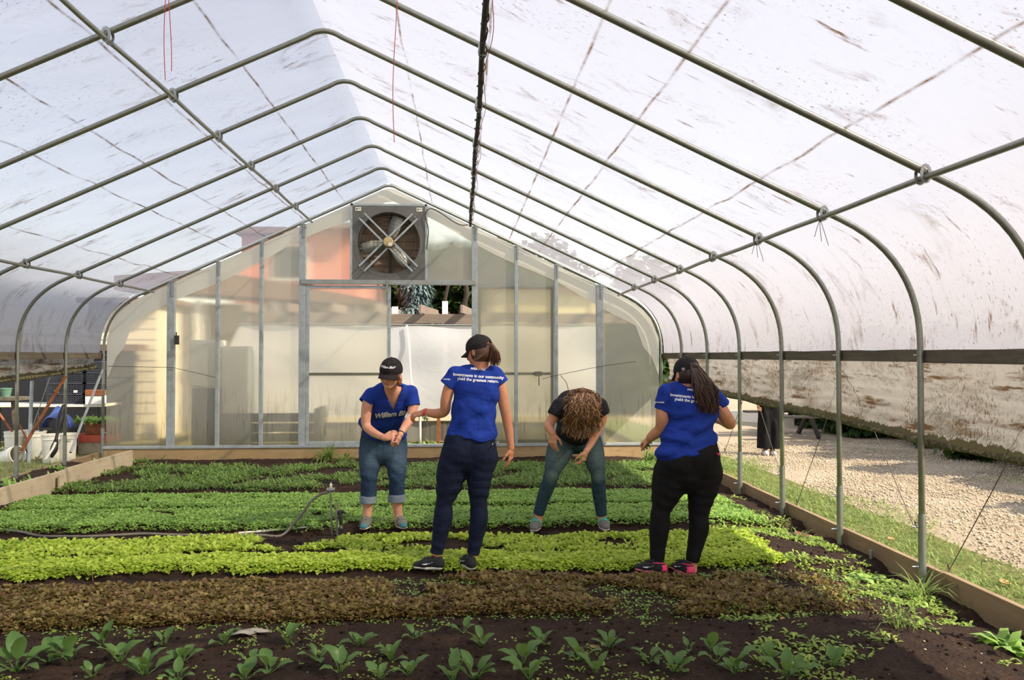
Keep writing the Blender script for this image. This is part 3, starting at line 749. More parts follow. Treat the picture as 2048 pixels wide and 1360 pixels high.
def rosette(px, py, zf, nl, length, width, tilt, ro=0.01, bend=0.5, hj=0.0):
    n = len(px); parts = []
    z = zf(px, py)
    for k in range(nl):
        yaw = NR.uniform(0, 6.28, n); L_ = length*NR.uniform(0.6, 1.25, n); W_ = width*NR.uniform(0.7, 1.2, n)
        P = np.stack([px + ro*np.cos(yaw), py + ro*np.sin(yaw), z + NR.uniform(0, 1, n)*hj], -1)
        parts.append(leaves(P, L_, W_, yaw, NR.uniform(tilt[0], tilt[1], n), bend*NR.uniform(0.4, 1.4, n)))
    return merge(parts)
def bed_points(b, n, x0=-4.6, x1=3.0, rows=0, keep=None, ya=0.0, yb=1.0, rowj=0.03):
    px = NR.uniform(x0, x1, n); a, c = bed_edges(px, b); w_ = c - a
    if rows:
        k = NR.randint(0, rows, n); u = (k + 0.5)/rows + NR.normal(0, rowj, n)
    else: u = NR.uniform(0, 1, n)
    u = ya + (yb - ya)*u; py = a + w_*u
    if keep is not None:
        m = keep(px, py); px, py = px[m], py[m]
    return px, py
M['lf_lime'] = leaf_mat('lime_lettuce_leaf', (172, 198, 62), (216, 230, 104), 0.5)
M['lf_green'] = leaf_mat('green_seedling_leaf', (124, 168, 78), (176, 206, 110), 0.45)
M['lf_dark'] = leaf_mat('mixed_green_leaf', (92, 128, 60), (144, 172, 92), 0.4)
M['lf_red'] = leaf_mat('red_lettuce_leaf', (92, 50, 40), (140, 124, 66), 0.3)
M['lf_spin'] = leaf_mat('spinach_leaf', (50, 82, 38), (104, 138, 70), 0.35, 0.4)
M['lf_grass'] = leaf_mat('grass_blade', (92, 122, 56), (160, 176, 100), 0.4)
M['lf_dry'] = leaf_mat('dry_leaf', (150, 110, 66), (206, 176, 120), 0.3, 0.8)
def plant(name, parts, mat, lab, cat): V, F_ = merge(parts); return tag(np_mesh(name, V, F_, mat, smooth=False), lab, cat, kind='stuff')
def gap(seed, thr, s=2.2):
    return lambda x, y: (smooth_noise(x, y, s, seed) + 0.5*smooth_noise(x, y, s*3.3, seed+1)) > thr
# red lettuce seedlings
px, py = bed_points(1, 32000, -4.8, 2.6, keep=gap(1, -0.55), ya=-0.05, yb=1.0)
m_ = NR.uniform(0, 1, len(px)) < np.clip((2.4 - px)/1.0, 0, 1) + 0.15; px, py = px[m_], py[m_]
plant('red_lettuce_seedlings', [rosette(px, py, soil_h, 4, 0.024, 0.015, (0.3, 1.2), hj=0.006), rosette(px[::5], py[::5], soil_h, 5, 0.042, 0.026, (0.6, 1.5), hj=0.012)], M['lf_red'], 'low reddish brown lettuce seedlings in the shaded bed across the foreground', 'seedlings')
px, py = bed_points(1, 3200, -4.8, 3.0, ya=-0.15, yb=1.2)
plant('sprout_scatter', [rosette(px, py, soil_h, 3, 0.022, 0.013, (0.2, 1.0))], M['lf_green'], 'tiny green sprouts mixed in among the reddish lettuce', 'sprouts')
# lime lettuce: two rows with the nearest one brightest
px, py = bed_points(2, 6200, -5.0, 2.45, ya=-0.02, yb=0.36)
plant('lime_lettuce_row', [rosette(px, py, soil_h, 5, 0.040, 0.028, (0.3, 1.2), hj=0.012)], M['lf_lime'], 'dense bright lime green lettuce row behind the shoes of the two standing women', 'lettuce')
px, py = bed_points(2, 4700, -5.0, 2.5, ya=0.40, yb=1.02, keep=lambda x, y: ((smooth_noise(x, y, 2.2, 5) + 0.5*smooth_noise(x, y, 7, 6)) > -0.42) & ~((x > -2.2) & (x < -0.9) & (y > 6.25) & (y < 6.5) ))
plant('lettuce_row', [rosette(px, py, soil_h, 4, 0.046, 0.027, (0.5, 1.35), hj=0.02)], M['lf_lime2'] if 'lf_lime2' in M else M['lf_lime'], 'taller loose lettuce row with patches of soil, farther half of the lime bed', 'lettuce')
# two dense green beds
for b, nm in ((3, 'dense low green seedling bed behind the sprinkler stakes'), (4, 'dense low green seedling bed beyond the narrow soil gap')):
    px, py = bed_points(b, 12000, -4.9 + 0.3*(b-3), 2.9, keep=gap(b, -1.1), ya=-0.02, yb=1.02)
    plant('seedling_bed', [rosette(px, py, soil_h, 4, 0.030, 0.022, (0.3, 1.1), hj=0.02)], M['lf_green'], nm, 'seedlings')
# far mixed bed
px, py = bed_points(5, 8500, -4.7, 3.0, keep=lambda x, y: (smooth_noise(x, y, 2.0, 9) + 0.8*smooth_noise(x, y, 5.5, 3)) > -0.35, yb=0.86)
plant('carrot_bed', [rosette(px, py, soil_h, 4, 0.07, 0.016, (0.5, 1.4), hj=0.03, bend=0.8)], M['lf_dark'], 'patchy feathery greens in the farthest bed near the end wall', 'greens')
# weedy sprouts near the right baseboard and at row ends
def patch(n, x0, x1, y0, y1, thr, seed):
    px = NR.uniform(x0, x1, n); py = NR.uniform(y0, y1, n); k = gap(seed, thr, 3.0)(px, py); return px[k], py[k]
parts = []
px, py = patch(2600, 1.9, 3.15, 4.9, 7.5, 0.0, 2); parts.append(rosette(px, py, soil_h, 4, 0.04, 0.017, (0.1, 1.1)))
px, py = patch(1100, 1.5, 3.15, 3.6, 5.2, 0.15, 4); parts.append(rosette(px, py, soil_h, 4, 0.045, 0.018, (0.1, 1.1)))
px, py = patch(1500, -4.6, 2.0, 3.5, 4.9, 0.1, 6); parts.append(rosette(px, py, soil_h, 4, 0.022, 0.014, (0.1, 0.9)))
px, py = patch(900, 2.3, 3.15, 6.5, 12, 0.1, 8); parts.append(rosette(px, py, soil_h, 4, 0.05, 0.02, (0.2, 1.2)))
M['lf_weed'] = leaf_mat('yellow_green_weed', (116, 150, 60), (176, 196, 96), 0.4)
plant('chickweed', parts, M['lf_weed'], 'sprawling small weeds creeping over the soil near the right baseboard', 'weeds')
def blades(px, py, z, length, width, tilt=(1.0, 1.5), bend=0.7):
    n = len(px); return leaves(np.stack([px, py, z], -1), length*NR.uniform(0.5, 1.3, n), width, NR.uniform(0, 6.28, n), NR.uniform(tilt[0], tilt[1], n), bend*NR.uniform(0.3, 1.5, n))
px = NR.uniform(3.30, 4.75, 42000); py = 3.8 + 16*NR.uniform(0, 1, len(px))**1.5
k = NR.uniform(0, 1, len(px)) < np.clip((4.62 + 0.3*np.sin(py*1.7) - px)/0.5, 0, 1)*(0.6 + 0.4*smooth_noise(px, py, 2.5))
plant('lawn_grass', [blades(px[k], py[k], np.full(k.sum(), -0.055), 0.075, 0.009, (0.6, 1.4))], M['lf_grass'], 'short trodden grass between the right baseboard and the gravel', 'grass')
px = NR.uniform(-9.5, -5.6, 14000); py = NR.uniform(7.0, 14.5, len(px)); k = smooth_noise(px, py, 1.5, 2) > -0.5
plant('left_grass', [blades(px[k], py[k], np.full(k.sum(), 0.0), 0.07, 0.010, (0.6, 1.4))], M['lf_grass'], 'patchy grass on the ground outside the left side', 'grass')
px = NR.uniform(6.5, 13, 9000); py = NR.uniform(8.5, 16, len(px)); k = (smooth_noise(px, py, 1.2, 5) > 0.35) & (px > 6.9)
plant('verge_grass', [blades(px[k], py[k], np.full(k.sum(), -0.03), 0.08, 0.012, (0.6, 1.4))], M['lf_grass'], 'tufts of grass on the shaded far side of the gravel', 'grass')
# ------------------------------------------------------------ beyond the end wall
M['salmon'] = plain('salmon_painted_wall', (206, 128, 108), 0.85, 0, 0.08, 0.6)
M['roofbrown'] = plain('brown_roof', (112, 84, 64), 0.85, 0, 0.2, 2)
M['siding'] = plain('cream_siding', (222, 208, 178), 0.7, 0, 0.06, 2)
M['whitepaint'] = plain('white_paint', (236, 232, 220), 0.6, 0, 0.05, 2)
M['concrete'] = plain('concrete', (160, 152, 138), 0.9, 0, 0.2, 5)
M['glassdark'] = plain('dark_window', (40, 46, 52), 0.15, 0, 0.1)
M['bark'] = plain('tree_bark', (58, 50, 40), 0.95, 0, 0.3, 12, 0.6)
M['lf_tree'] = leaf_mat('tree_leaf', (22, 44, 18), (52, 82, 30), 0.25)
M['lf_spruce'] = leaf_mat('spruce_needles', (66, 86, 84), (124, 144, 144), 0.1)
M['blue_tarp'] = plain('blue_tarp', (88, 112, 176), 0.5, 0, 0.2, 12)
M['red_rail'] = plain('red_plastic', (206, 92, 66), 0.6)
M['green_pot'] = plain('green_plastic', (92, 128, 104), 0.6)
M['rock'] = plain('grey_rock', (126, 116, 102), 0.95, 0, 0.3, 4, 0.6)
# salmon building
t = tag(empty('house', (-7.5, 20.5, 0)), 'salmon pink building with brown eaves, blurred behind the left panes', 'building')
m = MB().box((-5.5, 20.5, -0.2), (-2.5, 26, 4.65)); m.build('walls', M['salmon'], t)
MB().prism([(-5.6, 4.62), (-2.4, 4.62), (-2.6, 4.78), (-5.4, 4.78)], 20.1, 26.4).build('roof', M['roofbrown'], t)
for x in (-4.6,):
    o = MB().box((x, 20.43, 3.4), (x + 0.9, 20.49, 4.3)).build('window_frame', M['whitepaint'], t)
    MB().box((x + 0.08, 20.40, 3.48), (x + 0.82, 20.44, 4.22)).build('window_pane', M['glassdark'], o)
# low brown roofed porch in front of it
t = tag(empty('porch', (-6.5, 17.6, 0)), 'low porch with a brown pitched roof behind the left panes', 'porch')
m = MB(); m.prism([(-7.4, 3.0), (-1.7, 2.65), (-1.7, 2.75), (-5.5, 3.45), (-7.4, 3.3)], 17.6, 19.8); m.build('roof', M['roofbrown'], t)
for x in (-7.3, -5.6, -4.0, -2.3): MB().box((x, 17.8, -0.2), (x + 0.14, 17.94, 2.75)).build('post', M['whitepaint'], t)
MB().box((-7.4, 19.6, -0.2), (-1.8, 19.7, 2.8)).build('back_wall', M['siding'], t)
# cream sided shed
t = tag(empty('shed', (-7.0, 16, 0)), 'cream sided shed with horizontal boards behind the leftmost pane', 'shed')
m = MB()
for k in range(13): m.add([(-7.2, 15.988, 0.1 + k*0.2), (-5.75, 15.988, 0.1 + k*0.2), (-5.75, 16.0, 0.3 + k*0.2), (-7.2, 16.0, 0.3 + k*0.2)], [(0, 1, 2, 3)])
m.box((-7.2, 16.0, -0.2), (-5.75, 17.4, 2.6)); m.build('walls', M['siding'], t)
MB().box((-7.3, 15.7, 2.6), (-5.6, 17.5, 2.7)).build('roof', M['roofbrown'], t)
# white cabinets by the panes
for (x0, x1, z0, z1, y, lab) in ((-4.45, -4.0, 1.05, 1.85, 13.6, 'narrow white cabinet standing behind the pane right of the wide left stud'), (-3.98, -3.55, 0.62, 1.75, 13.75, 'taller white cabinet standing beside the narrow one behind the panes')):
    t = tag(empty('cabinet', ((x0+x1)/2, y, -0.1)), lab, 'cabinet')
    MB().box((x0, y, z0), (x1, y + 0.5, z1)).build('body', M['whitepaint'], t, bevel=0.008)
    MB().box((x0 + 0.03, y - 0.02, z0 + 0.04), (x1 - 0.03, y, z1 - 0.04)).build('door', M['whitepaint'], t, bevel=0.004)
    m = MB()
    MB().box((x0 + 0.02, y + 0.05, -0.1), (x1 - 0.02, y + 0.45, z0)).build('stand', M['darkmetal'], t)
# dark low platform / compost bin
t = tag(empty('compost_bin', (-3.4, 14, -0.1)), 'dark low bin of boards showing as a brown block behind the left panes', 'bin')
for k in range(4): MB().box((-4.5, 14.0, -0.05 + k*0.17), (-2.45, 14.04, 0.10 + k*0.17)).build('slat', M['tar'], t)
for x in (-4.5, -2.5): MB().box((x, 14.04, -0.1), (x + 0.07, 15.0, 0.68)).build('side_board', M['tar'], t)
# white sheeting hung on a frame behind the wall
def sheet(name, x0l, x0r, x1, zt, zb, y, lab):
    us = np.linspace(0, 1, 60); vs = np.linspace(0, 1, 24); m = MB(); uvs = []
    for u in us:
        for v in vs:
            xl_ = x0r + (x0l - x0r)*(v**0.8); x = xl_ + (x1 - xl_)*u; z = zt - 0.02*math.sin(math.pi*u*2.0)**2 + (zb - zt)*v
            yy = y + 0.035*math.sin(u*9 + v*2.5)*(0.3+v) + 0.02*math.sin(u*23 - v*6) + 0.02*math.sin(v*11 + u*4)
            m.v.append((x, yy, z)); uvs.append((x, z))
    n = len(vs); m.f = [(i*n+j, (i+1)*n+j, (i+1)*n+j+1, i*n+j+1) for i in range(len(us)-1) for j in range(n-1)]
    t = tag(empty(name, ((x0r+x1)/2, y, zt)), lab, 'sheeting')
    m.build('film_sheet', M['sheet'], t, smooth=True, uvs=uvs)
    MB().tube([(x0r - 0.05, y, zt + 0.005), (x1 + 0.05, y, zt + 0.005)], 0.018, 8).build('top_rail', M['galv'], t)
    return t
p0 = atY(490, 650, 15.0); p1 = atY(1190, 650, 15.0); pb = atY(800, 830, 15.0)
t = sheet('plastic_sheet', atY(415, 820, 15.0).x, p0.x, p1.x, p0.z, pb.z, 15.0, 'white plastic sheeting hung behind the open doorway')
q = atY(830, 660, 14.97)
MB().tube(catmull([(q.x - 0.15, 14.94, p0.z), (q.x - 0.10, 14.90, 1.7), (q.x - 0.07, 14.88, 1.2), (q.x + 0.0, 14.92, pb.z + 0.05)], 6), 0.02, 6).build('sheet_seam', M['sheet'], t, smooth=True)
MB().box((p0.x, 14.97, pb.z - 0.11), (p1.x, 15.05, pb.z)).build('bottom_board', M['rustboard'] if 'rustboard' in M else M['siding'], t)
# lower translucent flap, pipe and plants in the doorway
zb2 = atY(850, 884, 14.9).z
m = MB().grid(lambda u, v: (p0.x + 1.5 + u*(p1.x - p0.x - 1.6), 15.02 + 0.02*math.sin(u*40), pb.z - 0.10 + v*(zb2 - pb.z + 0.09)), np.linspace(0, 1, 60), [0, 0.5, 1])
m.build('lower_flap', M['curtain'], t, smooth=True, uvs=[(v[2]*0 + 0.5, v[0]) for v in m.v])
m = MB(); m.tube([(p0.x + 1.5, 15.0, zb2 - 0.01), (p1.x, 15.0, zb2 - 0.01)], 0.02, 8); m.build('hem_roll', M['mold'], t)
pp = atY(840, 880, 14.2)
tag(MB().tube([(pp.x, 14.2, -0.17), (pp.x, 14.2, 0.62)], 0.024, 10).build('standpipe', M['white_plastic'], smooth='auto'), 'thin white standpipe seen low through the doorway', 'pipe')
pp = atY(877, 880, 14.5)
tag(MB().box((pp.x - 0.03, 14.48, -0.17), (pp.x + 0.03, 14.54, 0.48)).build('garden_stake', M['rust'], bevel=0.004), 'short reddish brown stake low in the doorway', 'stake')
def rock(c, r, name, lab, seed=0, mat=None):
    bm = bmesh.new(); bmesh.ops.create_icosphere(bm, subdivisions=3, radius=1); rr = random.Random(seed)
    ph = [rr.uniform(0, 6) for _ in range(6)]
    for v in bm.verts:
        d = 1 + 0.18*math.sin(v.co.x*3 + ph[0])*math.sin(v.co.y*3.4 + ph[1]) + 0.12*math.sin(v.co.z*5 + ph[2] + v.co.x*2)
        v.co = Vector((v.co.x*r[0]*d, v.co.y*r[1]*d, v.co.z*r[2]*d)) + Vector(c)
    me = bpy.data.meshes.new(name); bm.to_mesh(me); bm.free(); me.materials.append(mat or M['rock'])
    me.polygons.foreach_set('use_smooth', [True]*len(me.polygons))
    return tag(link(bpy.data.objects.new(name, me)), lab, 'rock')
for i, (px_, sc, w_) in enumerate([(833, 0.28, 'left of the standpipe'), (862, 0.34, 'right of the standpipe'), (893, 0.24, 'at the right edge')]):
    c = atY(px_, 880, 15.6 + 0.2*i); rock((c.x, 15.6 + 0.2*i, 0.12), (sc, 0.2, 0.3), 'boulder', 'grey boulder low in the doorway, %s' % w_, i)
px = NR.uniform(-1.3, 0.6, 500); py = NR.uniform(13.2, 15.3, 500)
plant('doorway_weeds', [rosette(px, py, lambda x, y: np.full(np.shape(x), -0.15), 5, 0.22, 0.05, (0.5, 1.4), bend=0.8)], M['lf_green'], 'leafy weeds on the ground outside the open doorway', 'weeds')
t = tag(empty('pane_backdrop', (2.2, 21, 0)), 'added pale olive tan wall that brightens the panes right of the doorway', 'shed')  # pale block added behind the right panes to make them brighter
MB().box((0.75, 21, -0.2), (3.55, 23, 3.2)).build('walls', plain('olive_tan_backdrop', (206, 196, 150), 0.8, 0, 0.06, 2), t)
MB().box((0.7, 20.8, 3.2), (3.65, 23.2, 3.3)).build('roof', M['roofbrown'], t)
# pergola
t = tag(empty('pergola', (-0.5, 17.0, 0)), 'weathered grey timber pergola beam with rafter ends above the white sheeting', 'pergola')
zp0, zp1 = atY(860, 651, 17).z, atY(860, 628, 17).z
MB().box((-4.5, 17.0, zp0 + 0.04), (3.5, 17.06, zp1)).build('beam', M['pergola'], t, bevel=0.004)
for k in range(10):
    x = -4.3 + k*0.86
    MB().prism([(x, 0), (x, 0)], 0, 0) if False else None
    m = MB(); x0 = x
    m.add([(x0, 16.55, zp1 + 0.0), (x0 + 0.05, 16.55, zp1), (x0 + 0.05, 16.55, zp1 + 0.17), (x0, 16.55, zp1 + 0.17), (x0 + 0.3, 18.6, zp1), (x0 + 0.35, 18.6, zp1), (x0 + 0.35, 18.6, zp1 + 0.17), (x0 + 0.3, 18.6, zp1 + 0.17)],
          [(0,1,2,3),(7,6,5,4),(0,4,5,1),(1,5,6,2),(2,6,7,3),(3,7,4,0)]); m.build('rafter', M['pergola'], t)
m = None
for px_ in (790, 890):
    c = atY(px_, 640, 17.15); MB().box((c.x - 0.06, 17.1, -0.17), (c.x + 0.06, 17.22, zp1 + (0.28 if px_ == 890 else 0.16))).build('post', M['whitepaint'], t)
for k in range(4):
    x = -3.9 + k*1.75
    MB().box((x, 16.93, zp0 - 0.02), (x + 1.2, 17.0, zp0 + 0.04)).build('ledger', M['pergola'], t)
# trees
def tree(c, h, rad, lab, mat, n=2600, trunk=0.18, leaf=0.22, spruce=False, seed=0, lowcrown=0.3):
    rs = np.random.RandomState(seed)
    t = tag(empty('spruce_tree' if spruce else 'tree', c), lab, 'tree')
    c = np.array(c, float)
    trunk_pts = [c + [0.05*math.sin(i*1.3)*i, 0, h*0.75*i/5] for i in range(6)]
    m = MB().tube(trunk_pts, [trunk*(1 - 0.13*i) for i in range(6)], 10)
    for k in range(7):
        a = rs.uniform(0, 6.28); z0 = h*rs.uniform(lowcrown, 0.6); L_ = rad*rs.uniform(0.5, 0.85)
        m.tube([c + [0, 0, z0], c + [L_*0.5*math.cos(a), L_*0.5*math.sin(a), z0 + L_*0.35], c + [L_*math.cos(a), L_*math.sin(a), z0 + L_*0.6]], [trunk*0.4, trunk*0.25, trunk*0.1], 6)
    m.build('trunk', M['bark'], t, smooth=True)
    if spruce:
        u = rs.uniform(0, 1, n)**0.7; z = h*(0.06 + 0.94*(1 - u)); r = rad*u*rs.uniform(0.55, 1.0, n); a = rs.uniform(0, 6.28, n)
        r *= 0.75 + 0.25*np.sin(z*7)
        P = np.stack([c[0] + r*np.cos(a), c[1] + r*np.sin(a), c[2] + z], -1)
        V, F_ = leaves(P, leaf*1.3, leaf*0.35, a, rs.uniform(-0.5, 0.5, n), 0.5)
    else:
        nb = 16; bc = np.stack([rs.normal(0, 0.42, nb)*rad, rs.normal(0, 0.42, nb)*rad, h*(lowcrown + 0.1) + rs.uniform(0, 1, nb)*h*(0.85 - lowcrown)], -1); br = rad*rs.uniform(0.3, 0.52, nb)
        k = rs.randint(0, nb, n); d = rs.normal(0, 1, (n, 3)); d /= np.linalg.norm(d, axis=1)[:, None]
        P = c + bc[k] + d*br[k][:, None]*rs.uniform(0.6, 1.0, n)[:, None]
        V, F_ = leaves(P, leaf, leaf*0.7, rs.uniform(0, 6.28, n), rs.uniform(-0.8, 1.2, n), 0.4)
    np_mesh('foliage', V, F_, mat, t, smooth=False)
    return t
tree((-1.35, 24, -0.17), 5.2, 1.35, 'blue grey spruce seen through the doorway above the pergola', M['lf_spruce'], 6000, 0.12, 0.24, True, 1)
spots = [(-3.2, 28.5, 5.6, 2.6, 'dark leafy tree left of the spruce'), (0.6, 27, 5.1, 2.4, 'dark leafy tree right behind the spruce'), (3.4, 25, 4.2, 2.2, 'dark leafy tree behind the right door leaf'),
         (5.6, 24, 3.3, 1.8, 'olive tree behind the wide right stud'), (-0.8, 31, 6.2, 3.0, 'tall dark tree at the back behind the pergola'), (1.6, 33, 5.4, 2.8, 'tallest tree farthest behind the doorway')]
for i, (x, y, h, r_, lab) in enumerate(spots):
    tree((x, y, -0.17), h, r_, lab, M['lf_tree'], 9000, 0.15, 0.30, seed=10 + i, lowcrown=0.12)
c = atY(940, 600, 23)
t = tag(empty('bare_tree', (c.x, 23, 0)), 'gnarled light trunk at the right edge of the doorway view', 'tree')
MB().tube(catmull([(c.x + 0.1, 23, -0.17), (c.x, 23, 1.6), (c.x - 0.25, 23, 2.6), (c.x - 0.1, 22.9, 3.4), (c.x - 0.3, 23, 4.4)], 6), [0.16]*8 + [0.11]*8 + [0.07]*9, 8).build('trunk', M['bark'], t, smooth=True)
MB().tube(catmull([(c.x - 0.2, 23, 2.4), (c.x - 0.7, 22.8, 2.9), (c.x - 0.6, 22.8, 3.7)], 6), 0.05, 8).build('branch', M['bark'], t, smooth=True)
# added hedge standing in for trees, shaped to shade the drive's far side
for i in range(9):
    x = 8.95 + 0.25*math.sin(i*2.3); y = 3.0 + i*1.9
    tree((x, y, -0.17), 1.95 + 0.12*math.sin(i*1.7), 1.1, 'added dense hedge shrub casting shade along the far edge of the drive, %s from the camera' % ['first', 'second', 'third', 'fourth', 'fifth', 'sixth', 'seventh', 'eighth', 'last'][i], M['lf_tree'], 3800, 0.08, 0.26, seed=60 + i, lowcrown=0.02)
# cars
M['carpaint_dark'] = plain('dark_car_paint', (44, 48, 56), 0.25, 0.3, 0.05)
M['carpaint_red'] = plain('red_car_paint', (132, 52, 44), 0.3, 0.1, 0.05)
M['tyre'] = plain('tyre_rubber', (30, 30, 30), 0.9)
def car(c, yaw, mat, lab):
    t = tag(empty('car', (0, 0, 0)), lab, 'car')
    side = [(-2.2, 0.35), (-2.25, 0.75), (-2.0, 0.92), (-1.25, 1.0), (-0.7, 1.42), (0.75, 1.44), (1.4, 1.05), (2.1, 0.9), (2.25, 0.6), (2.2, 0.32)]
    m = MB(); n = len(side)
    for wv, sc in ((-0.88, 1), (-0.80, 1.0), (0.80, 1.0), (0.88, 1)):
        for (x, z) in side: m.v.append((x, wv*(0.86 if z > 1.05 else 1), z if abs(wv) < 0.85 else z*0.97))
    for i in range(3):
        for k in range(n): m.f.append((i*n+k, i*n+(k+1) % n, (i+1)*n+(k+1) % n, (i+1)*n+k))
    m.f += [tuple(range(n)), tuple(range(4*n-1, 3*n-1, -1))]
    m.build('body', mat, t, bevel=0.03)
    MB().box((-0.95, -0.79, 1.05), (1.1, 0.79, 1.36)).build('windows', M['glassdark'], t, bevel=0.05)
    for x in (-1.4, 1.4):
        for s_ in (-1, 1):
            wl = MB().lathe((x, s_*0.8, 0.32), [(0.2, -0.1), (0.32, -0.09), (0.33, 0), (0.32, 0.09), (0.2, 0.1)], 24, 'y').build('wheel', M['tyre'], t, smooth='auto')
            MB().lathe((x, s_*0.8, 0.32), [(0.03, -0.112), (0.19, -0.105), (0.19, 0.105), (0.03, 0.112)], 16, 'y').build('hubcap', M['alu'], wl)
    t.location = c; t.rotation_euler = (0, 0, yaw)
c = atZ(1780, 905, -0.05); car((c.x + 3.6, c.y + 1.5, -0.05), R(84), M['carpaint_dark'], 'dark car parked beyond the gravel, mostly hidden by the curtain')
car((9.2, 19.5, -0.05), R(70), M['carpaint_dark'], 'second dark car parked farther down the drive')
car((5.45, 27, -0.1), R(90), M['carpaint_red'], 'red car blurred behind the far right pane')
# bench and white kerb rail across the drive
c = atZ(1588, 872, -0.05)
t = tag(empty('picnic_table', (c.x, c.y, -0.05)), 'dark picnic table showing its legs below the right curtain', 'table')
MB().box((c.x - 0.75, c.y - 0.35, 0.67), (c.x + 0.45, c.y + 0.35, 0.72)).build('table_top', M['tar'], t)
for dx in (-0.5, 0.3):
    MB().bar((c.x + dx, c.y - 0.5, -0.06), (c.x + dx, c.y + 0.2, 0.67), 0.05, 0.09).build('leg', M['tar'], t); MB().bar((c.x + dx, c.y + 0.5, -0.06), (c.x + dx, c.y - 0.2, 0.67), 0.05, 0.09).build('leg', M['tar'], t)
for dy in (-0.75, 0.75): MB().box((c.x - 0.75, c.y + dy - 0.13, 0.38), (c.x + 0.75, c.y + dy + 0.13, 0.42)).build('bench', M['tar'], t)
p, q = atZ(1452, 822, 0.1), atZ(1522, 832, 0.1)
tag(MB().bar((p.x - 2, p.y + 0.2, 0.06), (q.x, q.y, 0.06), 0.12, 0.28).build('kerb_rail', M['whitepaint'], bevel=0.01), 'low white rail across the drive beside the dark trousers', 'rail')

# ------------------------------------------------------------ things outside on the left
def bucket(c, r, h, lab, tilt=0.0):
    t = tag(empty('bucket', c), lab, 'bucket', 'white buckets on the left')
    o = MB().lathe((0, 0, 0), [(r*0.84, 0), (r*0.86, 0.01), (r*0.97, h*0.8), (r*1.04, h*0.81), (r*1.04, h*0.84), (r, h*0.85), (r, h*0.95), (r*1.05, h*0.955), (r*1.05, h), (r*0.95, h), (r*0.82, 0.02)], 28).build('pail', M['white_plastic'], None, smooth='auto'); o.parent = t
    o = MB().tube([(r*1.03*math.cos(a), r*1.03*math.sin(a)*0.3 + r*0.9, h*0.82 - 0.5*h*abs(math.sin(a))) for a in np.linspace(0, math.pi, 14)], 0.004, 6).build('handle', M['alu'], None); o.parent = t
    t.rotation_euler = (tilt, 0, rnd.uniform(-1, 1)*0.4 if not tilt else 1.2)
for i, (bx, tx, by, ty, Yb, lab, tl) in enumerate([(-5, 0, 905, 842, 12.6, 'white bucket at the left picture edge, tipped on its side', 1.3), (28, 0, 895, 848, 12.9, 'white bucket standing behind the leftmost post', 0), (52, 0, 890, 850, 13.1, 'small white bucket left of the grey upright pipe', 0), (73, 0, 890, 853, 12.9, 'white bucket under the rusty brace pipe', 0),
        (103, 0, 895, 846, 12.4, 'tall white bucket with the blue tarp behind it', 0), (134, 0, 893, 847, 12.5, 'white bucket just right of the middle left post', 0)]):
    b0 = atY(bx, by, Yb); t0 = atY(bx, ty, Yb); h = t0.z - b0.z + 0.02; bucket((b0.x, Yb, 0.0), 0.135 if i != 2 else 0.11, min(0.42, t0.z), lab, tl)
# table with stacked crates
TY = 14.0; zt = atY(100, 812, TY).z
xa0, xa1 = atY(-60, 800, TY).x, atY(206, 800, TY).x
t = tag(empty('folding_table', ((xa0+xa1)/2, TY, 0)), 'long white topped folding table behind the left posts', 'table')
MB().box((xa0, TY, zt - 0.02), (xa1, TY + 0.75, zt + 0.02)).build('table_top', M['white_plastic'], t, bevel=0.006)
for x in (xa0 + 0.1, (xa0+xa1)/2, xa1 - 0.1):
    for y in (TY + 0.05, TY + 0.7): MB().tube([(x, y, 0), (x, y, zt - 0.02)], 0.014, 8).build('leg', M['darkmetal'], t)
M['crate'] = plain('charcoal_crate', (58, 60, 68), 0.6)
def crate(c, w_, d_, h, lab):
    t = tag(empty('crate', c), lab, 'crate', 'black crates stacked on the folding table')
    m = MB(); x, y, z = c
    nb = 5
    for k in range(nb):
        zz = z + h*(k + 0.5)/nb
        for (a, b) in (((x - w_/2, y, zz), (x + w_/2, y, zz)), ((x - w_/2, y + d_, zz), (x + w_/2, y + d_, zz)), ((x - w_/2, y, zz), (x - w_/2, y + d_, zz)), ((x + w_/2, y, zz), (x + w_/2, y + d_, zz))): m.bar(a, b, 0.008, h/nb*0.45)
    for k in range(9):
        xx = x - w_/2 + w_*k/8; m.bar((xx, y, z), (xx, y, z + h), 0.012, 0.008, up=(0, 1, 0)); m.bar((xx, y + d_, z), (xx, y + d_, z + h), 0.012, 0.008, up=(0, 1, 0))
    m.box((x - w_/2, y, z), (x + w_/2, y + d_, z + 0.01)); m.build('lattice', M['crate'], t)
    m = MB(); m.bar((x - w_/2 - .01, y, z + h - 0.012), (x + w_/2 + .01, y, z + h - 0.012), 0.02, 0.024); m.bar((x - w_/2 - .01, y + d_, z + h - 0.012), (x + w_/2 + .01, y + d_, z + h - 0.012), 0.02, 0.024); m.build('rim', M['crate'], t)
lw = ('bottom', 'second', 'third', 'top')
for col_, px_ in enumerate((114, 152, 186)):
    c = atY(px_, 800, TY + 0.15)
    for k in range(4):
        crate((c.x, TY + 0.15, zt + 0.022 + k*0.185), 0.33, 0.45, 0.18, 'black lattice crate, %s of the %s stack on the folding table' % (lw[k], ('left', 'middle', 'right')[col_]))
for px_, nm_, mt_ in ((113, 'yellow_tag', plain('yellow_card', (236, 186, 40), 0.6)), (151, 'white_tag', M['white_plastic'])):
    c = atY(px_, 783, TY + 0.13); par = min((o for o in COL.objects if o.name.startswith('crate')), key=lambda o: (o.location.x - c.x)**2 + (o.location.z + 0.09 - c.z)**2)
    MB().box((c.x - 0.03, TY + 0.125, c.z - 0.02), (c.x + 0.03, TY + 0.132, c.z + 0.02)).build(nm_, mt_, par)
c = atY(186, 795, TY + 0.05)
